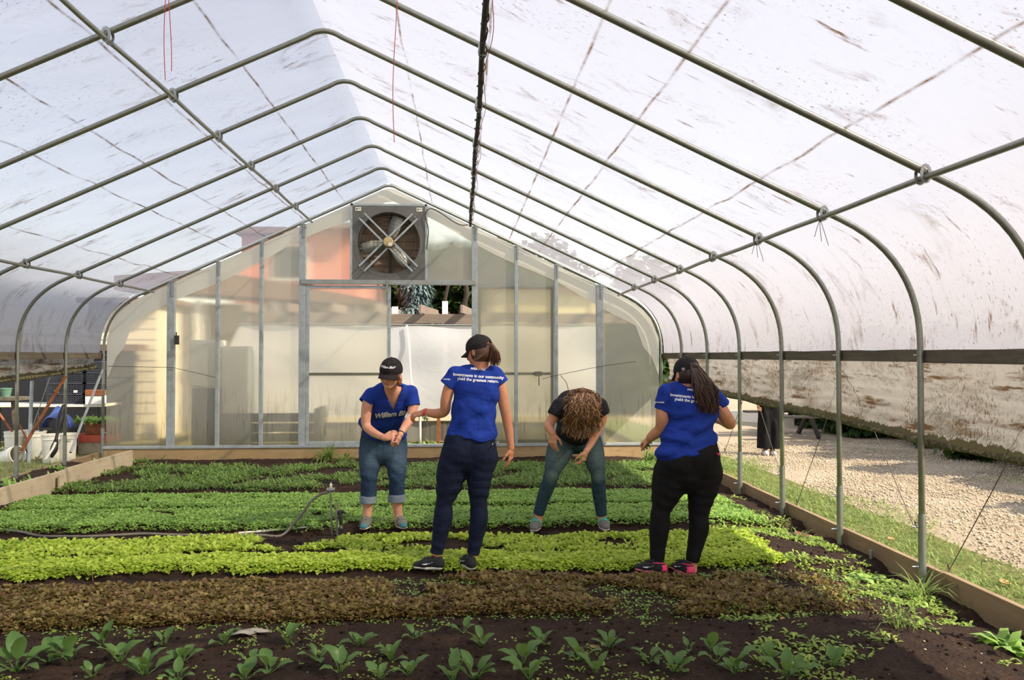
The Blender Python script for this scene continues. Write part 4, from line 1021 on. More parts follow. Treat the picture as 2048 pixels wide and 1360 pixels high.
t = tag(empty('storage_box', (c.x, TY + 0.05, zt + 0.02)), 'white box at the right end of the folding table', 'box')
MB().box((c.x - 0.1, TY - 0.02, zt + 0.021), (c.x + 0.2, TY + 0.12, zt + 0.17)).build('box_body', M['whitepaint'], t, bevel=0.006)
MB().box((c.x - 0.1, TY - 0.03, zt + 0.172), (c.x + 0.2, TY + 0.12, zt + 0.27)).build('red_lid', M['rust'], t, bevel=0.006)
# eave and black back panel behind the crates
t = tag(empty('dark_shelter', (-9, 16.5, 0)), 'dark shelter with a black back panel behind the crates on the left', 'shelter')
MB().box((-13, 15.4, 1.68), (-5.9, 15.9, 1.80)).build('eave', M['roofbrown'], t)
MB().box((-13, 15.5, 0), (-6.0, 15.6, 1.68)).build('back_panel', M['black_plastic'], t)
# shelf with pot at far left
t = tag(empty('potting_bench', (-8.5, 13.3, 0)), 'weathered wooden potting bench at the left picture edge', 'bench'); zs = atY(20, 795, 13.3).z
MB().box((-8.9, 13.3, zs - 0.05), (atY(36, 795, 13.3).x, 13.7, zs)).build('bench_top', M['board_grey'], t)
for x in (-8.6, atY(31, 800, 13.3).x - 0.05): MB().bar((x, 13.5, 0), (x - 0.08, 13.5, zs - 0.05), 0.07, 0.07, up=(0, 1, 0)).build('leg', M['board_grey'], t)
c = atY(12, 792, 13.45)
tag(MB().lathe((c.x, 13.45, zs + 0.0), [(0.06, 0.001), (0.085, 0.13), (0.09, 0.13), (0.09, 0.145), (0.08, 0.145), (0.055, 0.01)], 20).build('flower_pot', M['green_pot'], smooth='auto'), 'small green pot on the potting bench at the left edge', 'pot')
c = atY(110, 838, 13.0)
m = MB().grid(lambda u, v: (c.x - 0.22 + 0.42*u, 13.0 + 0.25*v, 0.45 + 0.32*math.sin(math.pi*u)**0.7*math.sin(math.pi*min(1, v*0.6+0.2)) + 0.03*math.sin(u*9+v*7)), np.linspace(0, 1, 14), np.linspace(0, 1, 10))
o = m.build('tarp', M['blue_tarp'], smooth=True); md = o.modifiers.new('s', 'SOLIDIFY'); md.thickness = 0.006
tag(o, 'crumpled blue tarp heaped behind the tall white bucket', 'tarp')
tag(MB().box((c.x - 0.25, 13.02, 0), (c.x + 0.22, 13.3, 0.46)).build('wooden_crate', M['tar'], bevel=0.006), 'dark box standing under the blue tarp', 'box')
# loose pipes and braces
def pole(a, b, r, mat, name, lab, cat='pipe'):
    return tag(MB().tube([a, b], r, 10).build(name, mat, smooth='auto'), lab, cat)
A = lambda x, y, Yv: atY(x, y, Yv)
pole(A(41, 905, 10.7), A(131, 752, 10.9), 0.021, M['rust'], 'brace_pipe', 'rusty brown pipe leaning between the two left posts')
pole(A(141, 905, 11.6), A(205, 740, 12.62), 0.018, M['alu'], 'brace_pipe', 'bright steel brace leaning up to the corner post of the end wall')
pole(Vector((A(58, 888, 12.3).x, 12.3, -0.02)), A(64, 762, 12.3), 0.026, M['paintmetal'], 'upright_pipe', 'pale grey upright pipe beside the leftmost post')
pole(Vector((A(62, 850, 12.5).x - 0.15, 12.5, -0.02)), A(100, 755, 12.5), 0.006, M['alu'], 'thin_rod', 'thin pale rod leaning behind the left posts', 'rod')
pole(A(-10, 815, 13.0), Vector((A(62, 880, 13).x, 13, -0.02)), 0.018, M['rust'], 'broomstick', 'brown wooden stick at the left edge above the buckets', 'handle')
pole(A(28, 828, 12.8), Vector((A(75, 885, 12.8).x, 12.8, -0.02)), 0.012, M['rust'], 'garden_cane', 'short orange brown cane behind the leftmost post', 'cane')
m = MB(); pts = catmull([A(127, 810, 11.2), A(118, 850, 11.1), A(110, 890, 11.0), A(103, 915, 10.95)], 6); m.tube(pts, [0.02 + 0.03*math.sin(i*0.35)**2 for i in range(len(pts))], 8)
tag(m.build('tied_strap', M['black_plastic'], smooth=True), 'dark strap hanging from the left curtain down to the ground', 'strap')
m = MB().tube(catmull([A(111, 885, 10.95), A(104, 900, 10.9), A(90, 920, 10.85)], 6), 0.016, 8)
tag(m.build('strap_end', M['white_plastic'], smooth=True), 'pale loose strap end trailing on the ground at the left', 'strap')
c = A(185, 870, 13.4)
t = tag(empty('red_planter', (c.x, 13.4, 0)), 'low red trough at the foot of the end wall corner outside', 'trough')
MB().box((c.x - 0.5, 13.3, 0.0), (c.x + 0.35, 13.7, 0.20)).build('trough_body', M['board_pale'], t, bevel=0.01)
MB().box((c.x - 0.1, 13.34, 0.31), (c.x + 0.35, 13.66, 0.50)).build('inner_crate', M['rust'], t, bevel=0.01)
MB().box((c.x - 0.52, 13.28, 0.20), (c.x + 0.37, 13.72, 0.31)).build('rim', M['red_rail'], t)
px = NR.uniform(c.x - 0.3, c.x + 0.4, 60); py = NR.uniform(13.35, 13.65, 60)
plant('trough_greens', [rosette(px, py, lambda x, y: np.full(np.shape(x), 0.49), 5, 0.14, 0.04, (0.5, 1.4))], M['lf_green'], 'green foliage growing in the red trough', 'greens')
# ------------------------------------------------------------ smooth solids (distance fields) for people
BIG = 0.09
def V3(p): return np.array([p[0], p[1], p[2]], dtype=np.float64)
def unit(v): v = V3(v); return v / (np.linalg.norm(v) + 1e-12)
class Ell:      # ellipsoid with axes rows A (3x3) and radii r
    def __init__(s, c, r, A=None, k=0.02, op='+'):
        s.c = V3(c); s.r = np.array(r, float); s.A = np.eye(3) if A is None else np.array(A, float); s.k = k; s.op = op
        e = np.sqrt(((s.A.T * s.r)**2).sum(1)); s.lo = s.c - e; s.hi = s.c + e
    def ev(s, x, y, z):
        q = [x - s.c[0], y - s.c[1], z - s.c[2]]
        k0 = 0; k1 = 0
        for a, r in zip(s.A, s.r):
            t = (q[0]*a[0] + q[1]*a[1] + q[2]*a[2]) / r
            k0 = k0 + t*t; k1 = k1 + (t/r)**2
        k0 = np.sqrt(k0); k1 = np.sqrt(k1) + 1e-9
        return k0*(k0 - 1)/k1
class Cone:     # elliptic tapered capsule a->b; w along side, d across; flat: 0 round, 1 flat at b, 2 flat both
    def __init__(s, a, b, w0, w1, d0=None, d1=None, side=(1, 0, 0), k=0.02, op='+', flat=0):
        s.a = V3(a); s.b = V3(b); ax = s.b - s.a; s.L = np.linalg.norm(ax) + 1e-9; s.ax = ax/s.L
        sd = V3(side); sd = sd - s.ax*(sd@s.ax)
        if np.linalg.norm(sd) < 1e-3: sd = np.cross(s.ax, [0, 0.3, 1])
        s.s = unit(sd); s.n = np.cross(s.ax, s.s)
        s.w0, s.w1 = w0, w1; s.d0 = w0 if d0 is None else d0; s.d1 = w1 if d1 is None else d1
        s.k = k; s.op = op; s.flat = flat
        m = max(s.w0, s.w1, s.d0, s.d1); s.lo = np.minimum(s.a, s.b) - m; s.hi = np.maximum(s.a, s.b) + m
    def ev(s, x, y, z):
        q = [x - s.a[0], y - s.a[1], z - s.a[2]]
        ua = q[0]*s.ax[0] + q[1]*s.ax[1] + q[2]*s.ax[2]
        us = q[0]*s.s[0] + q[1]*s.s[1] + q[2]*s.s[2]; un = q[0]*s.n[0] + q[1]*s.n[1] + q[2]*s.n[2]
        t = np.clip(ua/s.L, 0, 1); w_ = s.w0 + (s.w1 - s.w0)*t; d_ = s.d0 + (s.d1 - s.d0)*t
        oa = ua - t*s.L; m = np.minimum(w_, d_)
        if s.flat == 1: oa = np.where(oa > 0, 0, oa)
        if s.flat == 2: oa = oa*0
        k0 = np.sqrt((us/w_)**2 + (un/d_)**2 + (oa/m)**2); k1 = np.sqrt((us/w_**2)**2 + (un/d_**2)**2 + (oa/m**2)**2) + 1e-9
        f = k0*(k0 - 1)/k1
        if s.flat >= 1: f = np.maximum(f, ua - s.L)
        if s.flat == 2: f = np.maximum(f, -ua)
        return f
class Cut:      # removes everything on the side n points to, within radius rad of p (or everywhere)
    def __init__(s, p, n, rad=None): s.p = V3(p); s.n = unit(n); s.rad = rad; s.op = 'c'; s.k = 0
class Fold:     # cloth folds: displacement field
    def __init__(s, fn): s.fn = fn; s.op = 'f'
class Group:    # several cones joined without swelling, then blended in as one
    def __init__(s, L, k, op='+', end=None):
        s.end = end; s.L = L; s.k = k; s.op = op; s.lo = np.min([c.lo for c in L], 0); s.hi = np.max([c.hi for c in L], 0)
    def ev(s, x, y, z):
        shp = np.broadcast_shapes(x.shape, y.shape, z.shape); F_ = np.full(shp, BIG, dtype=np.float32)
        for c in s.L:
            m = 0.05; sl = []
            for q, (lo, hi, ar) in enumerate(zip(c.lo - m, c.hi + m, (x.ravel(), y.ravel(), z.ravel()))):
                sl.append(slice(int(np.searchsorted(ar, lo)), int(np.searchsorted(ar, hi))))
            if any(a.stop <= a.start for a in sl): continue
            d = c.ev(x[sl[0]], y[:, sl[1]], z[:, :, sl[2]]); F_[tuple(sl)] = np.minimum(F_[tuple(sl)], d)
        if s.end is not None:
            e, a = s.end; F_ = np.maximum(F_, (x - e[0])*a[0] + (y - e[1])*a[1] + (z - e[2])*a[2])
        return F_
def chain(pts, k=0.02, grow=0.0, side=(1, 0, 0), flat_end=False, flat_start=False, n=4, op='+'):
    """pts: list of (pos, w, d); smooth tube through them"""
    P = np.array([list(p[0]) + [p[1], p[2]] for p in pts], float); Q = []
    for i in range(len(P) - 1):
        a = P[max(i-1, 0)]; b = P[i]; c = P[i+1]; d = P[min(i+2, len(P)-1)]
        for j in range(n):
            t = j/n; Q.append(0.5*((2*b) + (c-a)*t + (2*a-5*b+4*c-d)*t*t + (3*b-a-3*c+d)*t**3))
    Q.append(P[-1]); out = []
    for i in range(len(Q)-1):
        q, r = Q[i], Q[i+1]; fl = 0
        if flat_end and i == len(Q)-2: fl = 1
        a, b = q[:3], r[:3]; w0, w1, d0, d1 = q[3]+grow, r[3]+grow, q[4]+grow, r[4]+grow
        if flat_start and i == 0:
            a, b, w0, w1, d0, d1, fl = b, a, w1, w0, d1, d0, 1
        out.append(Cone(a, b, w0, w1, d0, d1, side, k, op, fl))
    return [Group(out, k, op, (out[-1].b, unit(V3(pts[-1][0]) - V3(pts[-2][0]))) if flat_end else None)]
def surface(prims, h, pad=0.03):
    solids = [p for p in prims if p.op == '+']
    lo = np.min([p.lo for p in solids], 0) - pad; hi = np.max([p.hi for p in solids], 0) + pad
    n = np.ceil((hi - lo)/h).astype(int) + 1
    X = [lo[i] + h*np.arange(n[i]) for i in range(3)]
    Fd = np.full(tuple(n), BIG, dtype=np.float32)
    for p in prims:
        if p.op in '+-':
            m = 0.05
            i0 = np.maximum(((p.lo - m - lo)/h).astype(int), 0); i1 = np.minimum(((p.hi + m - lo)/h).astype(int) + 2, n)
            if np.any(i1 <= i0): continue
            sl = tuple(slice(a, b) for a, b in zip(i0, i1))
            x = X[0][sl[0]][:, None, None]; y = X[1][sl[1]][None, :, None]; z = X[2][sl[2]][None, None, :]
            d = p.ev(x, y, z).astype(np.float32); f = Fd[sl]
            if p.op == '+':
                t = np.clip(0.5 + 0.5*(f - d)/p.k, 0, 1); g = f + (d - f)*t - p.k*t*(1-t)
            else:
                d = -d; t = np.clip(0.5 - 0.5*(f - d)/p.k, 0, 1); g = f + (d - f)*t + p.k*t*(1-t)
            Fd[sl] = g
        elif p.op == 'c':
            x = X[0][:, None, None]; y = X[1][None, :, None]; z = X[2][None, None, :]
            q = (x - p.p[0])*p.n[0] + (y - p.p[1])*p.n[1] + (z - p.p[2])*p.n[2]
            if p.rad:
                rr = (x - p.p[0])**2 + (y - p.p[1])**2 + (z - p.p[2])**2 < p.rad**2
                Fd = np.where(rr, np.maximum(Fd, q), Fd).astype(np.float32)
            else: Fd = np.maximum(Fd, q).astype(np.float32)
        elif p.op == 'f':
            nb = np.abs(Fd) < 0.03; idx = np.nonzero(nb)
            Fd[idx] += p.fn(X[0][idx[0]], X[1][idx[1]], X[2][idx[2]]).astype(np.float32)
    # surface nets
    S = Fd < 0; shp = np.array(n) - 1
    acc = np.zeros((shp.prod(), 4)); edges = []
    st = (shp[1]*shp[2], shp[2], 1)
    for ax in range(3):
        sl0 = [slice(None)]*3; sl1 = [slice(None)]*3; sl0[ax] = slice(0, -1); sl1[ax] = slice(1, None)
        a = S[tuple(sl0)]; b = S[tuple(sl1)]; I = np.stack(np.nonzero(a != b), -1)
        o1, o2 = [q for q in range(3) if q != ax]
        I = I[(I[:, o1] > 0) & (I[:, o2] > 0) & (I[:, o1] < n[o1]-1) & (I[:, o2] < n[o2]-1)]
        J = I.copy(); J[:, ax] += 1
        f0 = Fd[tuple(I.T)].astype(float); f1 = Fd[tuple(J.T)].astype(float); t = f0/(f0 - f1)
        P = I.astype(float); P[:, ax] += t
        cells = []
        for da, db in ((0, 0), (-1, 0), (-1, -1), (0, -1)):
            c = I.copy(); c[:, o1] += da; c[:, o2] += db; ci = c@np.array(st); cells.append(ci)
            for q in range(3): acc[:, q] += np.bincount(ci, P[:, q], minlength=len(acc))
            acc[:, 3] += np.bincount(ci, minlength=len(acc))
        Q = np.stack(cells, -1); fl = S[tuple(I.T)]
        if ax == 1: fl = ~fl
        Q[~fl] = Q[~fl][:, ::-1]; edges.append(Q)
    used = acc[:, 3] > 0; idx = -np.ones(len(acc), int); idx[used] = np.arange(used.sum())
    Vt = acc[used, :3]/acc[used, 3:4]*h + lo
    return Vt, idx[np.concatenate(edges)]
def solid(name, prims, h, mat, parent):
    V, F_ = surface(prims, h); return np_mesh(name, V, F_, mat, parent)
def basis(fwd, up):
    f = unit(fwd); r = unit(np.cross(f, V3(up))); u = np.cross(r, f); return np.array([r, f, u])
def head_prims(c, B, s=1.0, hires=False):
    P = lambda x, y, z: V3(c) + s*(x*B[0] + y*B[1] + z*B[2])
    o = [Ell(P(0, -0.012, 0.028), (0.076*s, 0.094*s, 0.088*s), B, 0.02), Ell(P(0, 0.028, -0.035), (0.058*s, 0.062*s, 0.072*s), B, 0.03),
         Ell(P(0, 0.062, -0.088), (0.026*s, 0.022*s, 0.020*s), B, 0.03), Cone(P(0, 0.088, 0.012), P(0, 0.108, -0.028), 0.008*s, 0.0125*s, k=0.014),
         Ell(P(0, 0.092, -0.034), (0.018*s, 0.014*s, 0.010*s), B, 0.01), Cone(P(-0.035, 0.076, 0.028), P(0.035, 0.076, 0.028), 0.010*s, 0.010*s, k=0.02),
         Ell(P(-0.036, 0.060, -0.025), (0.024*s, 0.024*s, 0.024*s), B, 0.03), Ell(P(0.036, 0.060, -0.025), (0.024*s, 0.024*s, 0.024*s), B, 0.03),
         Ell(P(-0.031, 0.094, 0.006), (0.015*s, 0.012*s, 0.009*s), B, 0.012, '-'), Ell(P(0.031, 0.094, 0.006), (0.015*s, 0.012*s, 0.009*s), B, 0.012, '-'),
         Ell(P(0, 0.086, -0.060), (0.022*s, 0.010*s, 0.0065*s), B, 0.008), Ell(P(0, 0.097, -0.0605), (0.022*s, 0.006*s, 0.0016*s), B, 0.003, '-')]
    for sx in (-1, 1):
        o += [Ell(P(sx*0.078, -0.006, -0.008), (0.009*s, 0.018*s, 0.031*s), B, 0.008), Ell(P(sx*0.088, -0.002, -0.004), (0.006*s, 0.010*s, 0.018*s), B, 0.005, '-')]
    return o
def hand_prims(wr, d, pn, s=1.0, curl=0.35, thumb=1, spread=0.12, grip=None):
    """wrist, direction of the fingers, palm normal (side the palm faces), thumb side +1/-1"""
    d = unit(d); pn = V3(pn); pn = unit(pn - d*(pn@d)); sd = np.cross(d, pn)*thumb
    w_ = V3(wr); o = [Cone(w_ - d*0.01*s, w_ + d*0.03*s, 0.026*s, 0.034*s, 0.019*s, 0.016*s, sd, 0.012), Cone(w_ + d*0.03*s, w_ + d*0.075*s, 0.036*s, 0.040*s, 0.015*s, 0.012*s, sd, 0.014)]
    curls = curl if isinstance(curl, (list, tuple)) else [curl*(0.85 + 0.12*i) for i in range(4)]
    for i, (off, L) in enumerate(((0.030, 0.074), (0.0105, 0.082), (-0.010, 0.076), (-0.029, 0.060))):
        p = w_ + s*(d*(0.082 - 0.003*i*i*0.6) + sd*off); an = 0.12; sp = unit(d + sd*off/0.03*spread)
        rr = 0.0088*s
        for j, (l, f) in enumerate(((0.46, 1.0), (0.30, 1.3), (0.24, 1.0))):
            an += curls[i]*f
            dr = sp*math.cos(an) + pn*math.sin(an)
            q = p + dr*L*l*s; o.append(Cone(p, q, rr, rr*0.93, k=0.004 if j else 0.007)); p = q; rr *= 0.93
    # thumb leaves the side of the palm near its base
    p = w_ + s*(d*0.022 + sd*0.028 + pn*0.006); a = unit(d*0.62 + sd*0.65 + pn*0.35)
    q = p + a*0.038*s; o.append(Cone(p, q, 0.0145*s, 0.011*s, k=0.012)); a2 = unit(d*0.85 + sd*0.25 + pn*0.45); r2 = q + a2*0.030*s
    o.append(Cone(q, r2, 0.0105*s, 0.0095*s, k=0.004)); a3 = unit(d*0.9 + sd*0.05 + pn*0.5); o.append(Cone(r2, r2 + a3*0.022*s, 0.0095*s, 0.008*s, k=0.004))
    return o
def folds(amp, specs, region=None):
    def fn(x, y, z):
        f = 0
        for (dx, dy, dz, ph, a) in specs:
            w_ = 1.5*np.sin(x*9 + z*7 + ph*2) + 1.1*np.sin(y*11 - z*5 + ph) + .8*np.sin(x*31 - z*13)
            sN = np.sin(dx*x + dy*y + dz*z + ph + w_); f = f + a*np.abs(sN)**0.6*np.sign(sN)
        g = amp*f
        if region is not None: g = g*region(x, y, z)
        return g
    return Fold(fn)
def strands(name, parent, mat, roots, rng, n, fn, r0=0.004, seg=10, sides=4):
    """n tapered wavy locks; fn(rng,i)-> list of points"""
    m = MB()
    for i in range(n):
        pts = fn(rng, i); k = len(pts); m.tube(pts, [r0*rng.uniform(0.6, 1.2)*(1 - 0.85*(j/(k-1))**1.5) + 0.0006 for j in range(k)], sides, caps=False)
    return m.build(name, mat, parent, smooth=True)
def shoe(t, heel, toe, mats, w_=0.046, h=0.075, rise=0.0, laces=None, up=(0, 0, 1), collar=None, nm='shoe', hres=0.004):
    """heel, toe: ground points; upper, sole; mats=(upper, sole, accent)"""
    a = V3(heel); b = V3(toe); d = unit(b - a); L_ = np.linalg.norm(b - a); sd = unit(np.cross(d, [0, 0, 1])); u = np.array([0, 0, 1.0])
    at = lambda f, z, s_=0.0: a + d*L_*f + u*z + sd*s_
    up_ = [Cone(at(0.13, 0.045), at(0.16, h), w_*0.74, w_*0.66, w_*0.72, w_*0.66, sd, 0.02), Cone(at(0.13, 0.038), at(0.55, 0.036), w_*0.80, w_*0.92, 0.034, 0.034, sd, 0.03),
           Cone(at(0.28, h*0.80), at(0.55, 0.052), w_*0.58, w_*0.66, 0.024, 0.020, sd, 0.03), Cone(at(0.55, 0.034), at(0.84, 0.028), w_*0.94, w_*0.80, 0.032, 0.022, sd, 0.03), Ell(at(0.20, h + 0.012), (w_*0.52, 0.03, 0.03), np.array([sd, d, u]), 0.012, '-'), Cut(at(0.5, 0.018), (0, 0, -1))]
    so = [Cone(at(0.11, 0.014), at(0.5, 0.012), w_*0.84, w_*0.92, 0.020, 0.016, sd, 0.02), Cone(at(0.5, 0.012), at(0.86, 0.013), w_*1.0, w_*0.82, 0.016, 0.013, sd, 0.02), Cut(at(0.5, 0.0), (0, 0, -1)), Cut(at(0.5, 0.026), (-0.0, 0, 1) + d*0.04)]
    s_ = solid(nm, up_, hres, mats[0], t)
    solid('sole', so, hres, mats[1], s_)
    if laces:
        m = MB()
        for k in range(4):
            f = 0.34 + 0.075*k; zt = h*0.80 + 0.027 - (h*0.80 - 0.052)*(f - 0.28)/0.27 + 0.008
            for sg in (-1, 1): m.tube([at(f, zt - 0.006, sg*w_*0.5), at(f + 0.02, zt + 0.001, 0), at(f + 0.04, zt - 0.009, -sg*w_*0.5)], 0.0026, 5)
        for sg in (-1, 1):
            m.tube(catmull([at(0.34, h*0.8 + 0.032, 0), at(0.28, h + 0.0, sg*0.03), at(0.36, h*0.7, sg*0.055), at(0.42, h*0.62 + 0.02, sg*0.03), at(0.35, h*0.8 + 0.030, 0)], 5), 0.0026, 5)
            m.tube(catmull([at(0.34, h*0.8 + 0.032, 0), at(0.40, h*0.8, sg*0.035), at(0.46, 0.035, sg*0.06)], 5), 0.0024, 5)
        m.build('laces', laces, s_)
    return s_, at, sd
def swoosh(at, sd, side, L_, mat, parent, z0=0.032, f0=0.30, f1=0.62, w_=0.046):
    """curved tapering check mark lying on the side of a shoe"""
    bv = BVHTree.FromObject(parent, bpy.context.evaluated_depsgraph_get()); m = MB(); n = 18; up_ = []; dn = []
    for i in range(n + 1):
        u = i/n; f = f0 + (f1 - f0)*u
        zl = z0 + 0.030*(1-u)**1.6 - 0.002*math.sin(u*3.1) if False else z0 + 0.004 + 0.030*(0.12 + abs(u - 0.72)**1.5*(1.0 if u < .72 else 0.6))
        th = 0.0105*math.sin(math.pi*min(1, u*0.98 + 0.02))**0.7*(0.35 + 0.65*u) + 0.0008
        for z, ls in ((zl, dn), (zl + th, up_)):
            p = at(f, z, side*0.12); h = bv.ray_cast(Vector(p), Vector(-side*sd), 0.2)
            ls.append((h[0] + Vector(side*sd)*0.0015) if h[0] else Vector(at(f, z, side*w_)))
    m.v = [tuple(q) for q in up_ + dn]; m.f = [(i, i+1, n+2+i, n+1+i) for i in range(n)]
    return m.build('side_mark', mat, parent)
def cap(t, c, B, s=1.0, visor_len=0.075, hole=True, opening=False):
    P = lambda x, y, z: V3(c) + s*(x*B[0] + y*B[1] + z*B[2])
    pr = [Ell(P(0, -0.008, 0.040), (0.086*s, 0.106*s, 0.088*s), B, 0.01), Cone(P(0, -0.008, 0.010), P(0, -0.008, 0.045), 0.085*s, 0.085*s, 0.103*s, 0.103*s, B[0], 0.012, '+', 2)]
    pr += [Cut(P(0, 0, 0.012), -B[2] + 0.10*B[1])]
    pr += [Ell(P(0, -0.008, 0.030), (0.078*s, 0.098*s, 0.080*s), B, 0.004, '-')]
    if opening: pr += [Ell(P(0, -0.115, 0.022), (0.034*s, 0.05*s, 0.030*s), B, 0.006, '-')]
    o = solid('cap', pr, 0.004, M['cap'], t)
    # visor: curved sheet with thickness
    m = MB()
    us = np.linspace(-1, 1, 17); vs = np.linspace(0, 1, 7)
    top = []
    for u in us:
        a = u*1.05
        for v in vs:
            r = 0.096 + visor_len*v*(math.cos(u*1.25)**0.6)
            x = math.sin(a)*(0.084 + 0.006*v); y = math.cos(a)*0.098 - 0.008 + visor_len*v*max(0.0, math.cos(u*1.45))**0.6
            z = 0.016 - 0.028*u*u*v - 0.022*v + 0.004*math.cos(a)
            top.append(P(x, y, z))
    n = len(vs)
    m.v = [tuple(q) for q in top]; m.f = [(i*n+j, (i+1)*n+j, (i+1)*n+j+1, i*n+j+1) for i in range(len(us)-1) for j in range(n-1)]
    vz = m.build('visor', M['cap'], o, smooth=True); md = vz.modifiers.new('s', 'SOLIDIFY'); md.thickness = 0.005; md.offset = 0
    m = MB(); q = P(0, -0.008, 0.128); bm = bmesh.new(); bmesh.ops.create_uvsphere(bm, u_segments=10, v_segments=6, radius=0.008*s)
    me = bpy.data.meshes.new('button'); bm.transform(Matrix.Translation(Vector(q))); bm.to_mesh(me); bm.free(); me.materials.append(M['cap']); setparent(link(bpy.data.objects.new('button', me)), o)
    # seams
    m = MB()
    for k in range(6):
        a0 = math.pi*k/3 + 0.0; pts = []
        for j in range(9):
            e = 1.5 - j*0.155; pts.append(P(0.087*math.cos(e)*math.cos(a0), -0.008 + 0.107*math.cos(e)*math.sin(a0), 0.040 + 0.089*math.sin(e)))
        m.tube(pts, 0.0012, 4)
    m.build('seam', M['cap'], o)
    return o
def lettering(txt, size, org, ex, ey, target, parent, mat, name, shear=0.0, bold=0.0, arc=0.0, cast=None):
    cu = bpy.data.curves.new('tmp_text', 'FONT'); cu.body = txt; cu.size = size; cu.align_x = 'CENTER'; cu.shear = shear; cu.offset = bold; cu.resolution_u = 3; cu.space_line = 0.95
    ob = bpy.data.objects.new('tmp_text', cu); COL.objects.link(ob); dg = bpy.context.evaluated_depsgraph_get(); dg.update()
    me = bpy.data.meshes.new_from_object(ob.evaluated_get(dg)); bpy.data.objects.remove(ob); bpy.data.curves.remove(cu)
    bm = bmesh.new(); bm.from_mesh(me); bmesh.ops.triangulate(bm, faces=bm.faces)
    for _ in range(3):
        le = [e for e in bm.edges if e.calc_length() > 0.007]
        if le: bmesh.ops.subdivide_edges(bm, edges=le, cuts=1); bmesh.ops.triangulate(bm, faces=bm.faces)
    bm.to_mesh(me); bm.free()
    ex = Vector(unit(ex)); ey = Vector(unit(ey)); nz = ex.cross(ey); cd = Vector(unit(cast)) if cast is not None else -nz
    bv = BVHTree.FromObject(target, dg); org = Vector(org)
    for v in me.vertices:
        x, y = v.co.x, v.co.y; p = org + ex*x + ey*(y - arc*x*x); h = bv.ray_cast(p - cd*0.35, cd, 0.8)
        v.co = (h[0] - cd*0.0022) if h[0] else p
    me.name = name; me.materials.clear(); me.materials.append(mat)
    o = bpy.data.objects.new(name, me); link(o); setparent(o, parent); return o

# ---- materials
def cloth(name, a, b, scale=14, rough=0.85, bump=0.25, weave=600):
    N = NT(name); co = N.coord(); f = N.noise(scale, 5, 0.6, vec=co); g = N.noise(weave, 2, vec=co); wv = N.noise(9, 4, 0.6, vec=co, dist=1.0)
    col = N.ramp(N.math('ADD', N.math('MULTIPLY', f, 0.7), N.math('MULTIPLY', g, 0.3)), [(0.35, lin(a)), (0.65, lin(b))])
    return N.done(N.bsdf(col, rough, 0, N.bump(N.math('ADD', N.math('MULTIPLY', wv, 1.0), N.math('MULTIPLY', g, 0.15)), bump, 0.012), spec=0.2))
def denim(name, a, b, fade, fadec):
    """fade: list of (centre, radius) of worn pale areas"""
    N = NT(name); co = N.coord(); g = N.n('ShaderNodeNewGeometry')
    f = N.noise(40, 6, 0.7, vec=N.coord('Object', (1, 1, 0.6))); col = N.ramp(f, [(0.35, lin(a)), (0.65, lin(b))])
    tot = None
    for c, r in fade:
        d = N.n('ShaderNodeVectorMath', operation='DISTANCE'); N.l(g.outputs['Position'], d.inputs[0]); d.inputs[1].default_value = tuple(c)
        k = N.math('SUBTRACT', 1.0, N.math('DIVIDE', d.outputs['Value'], r), clamp=True); tot = k if tot is None else N.math('MAXIMUM', tot, k)
    if tot is not None: col = N.mix(N.math('MULTIPLY', N.math('MULTIPLY', tot, N.math('ADD', f, 0.4)), 0.8, True), col, lin(fadec))
    wv = N.noise(14, 5, 0.65, vec=N.coord('Object', (0.6, 0.6, 2.2)), dist=0.8)
    return N.done(N.bsdf(col, 0.85, 0, N.bump(wv, 0.45, 0.012), spec=0.2))
def skinm(name, a, b):
    N = NT(name); co = N.coord(); f = N.noise(9, 5, 0.6, vec=co); g = N.noise(140, 3, vec=co)
    col = N.ramp(f, [(0.3, lin(a)), (0.7, lin(b))])
    return N.done(N.bsdf(col, 0.52, 0, N.bump(g, 0.08, 0.002), spec=0.35))
M['skin_a'] = skinm('fair_skin', (206, 142, 112), (226, 168, 138))
M['skin_b'] = skinm('tanned_skin', (196, 128, 92), (216, 152, 116))
M['skin_c'] = skinm('warm_skin', (204, 136, 100), (222, 160, 126))
M['lip'] = plain('lips', (186, 104, 92), 0.45, 0, 0.05)
M['eye'] = plain('eye_white', (225, 220, 212), 0.2, 0, 0.02)
M['brow'] = plain('eyebrow_hair', (96, 62, 40), 0.9)
M['blue'] = cloth('royal_blue_cotton', (26, 50, 134), (36, 64, 156))
M['black_tee'] = cloth('black_cotton', (28, 28, 29), (42, 42, 44))
M['black_pant'] = cloth('black_stretch_cotton', (16, 15, 15), (27, 25, 25), bump=0.2)
M['cap'] = cloth('black_cap_twill', (36, 31, 32), (48, 42, 43), bump=0.08)
M['print'] = plain('white_print', (238, 238, 240), 0.6, 0, 0.02)
def hairm(name, a, b, c):
    N = NT(name); g = N.n('ShaderNodeNewGeometry'); f = N.math('ADD', N.math('MULTIPLY', g.outputs['Random Per Island'], 0.8), N.math('MULTIPLY', N.noise(30, 3, vec=N.coord()), 0.3), True)
    return N.done(N.bsdf(N.ramp(f, [(0.1, lin(a)), (0.6, lin(b)), (0.98, lin(c))]), 0.42, spec=0.5))
M['hair_brown'] = hairm('brown_hair', (52, 32, 22), (88, 56, 38), (128, 88, 60))
M['hair_dark'] = hairm('dark_brown_hair', (36, 23, 18), (62, 40, 30), (92, 62, 46))
M['hair_curly'] = hairm('light_brown_curls', (78, 52, 34), (136, 96, 62), (200, 158, 106))
M['hair_red'] = hairm('auburn_hair', (104, 58, 32), (134, 78, 46), (160, 100, 62))
M['shoe_grey'] = plain('grey_knit', (112, 110, 102), 0.9, 0, 0.2, 60)
M['shoe_teal'] = plain('teal_trim', (56, 122, 130), 0.7)
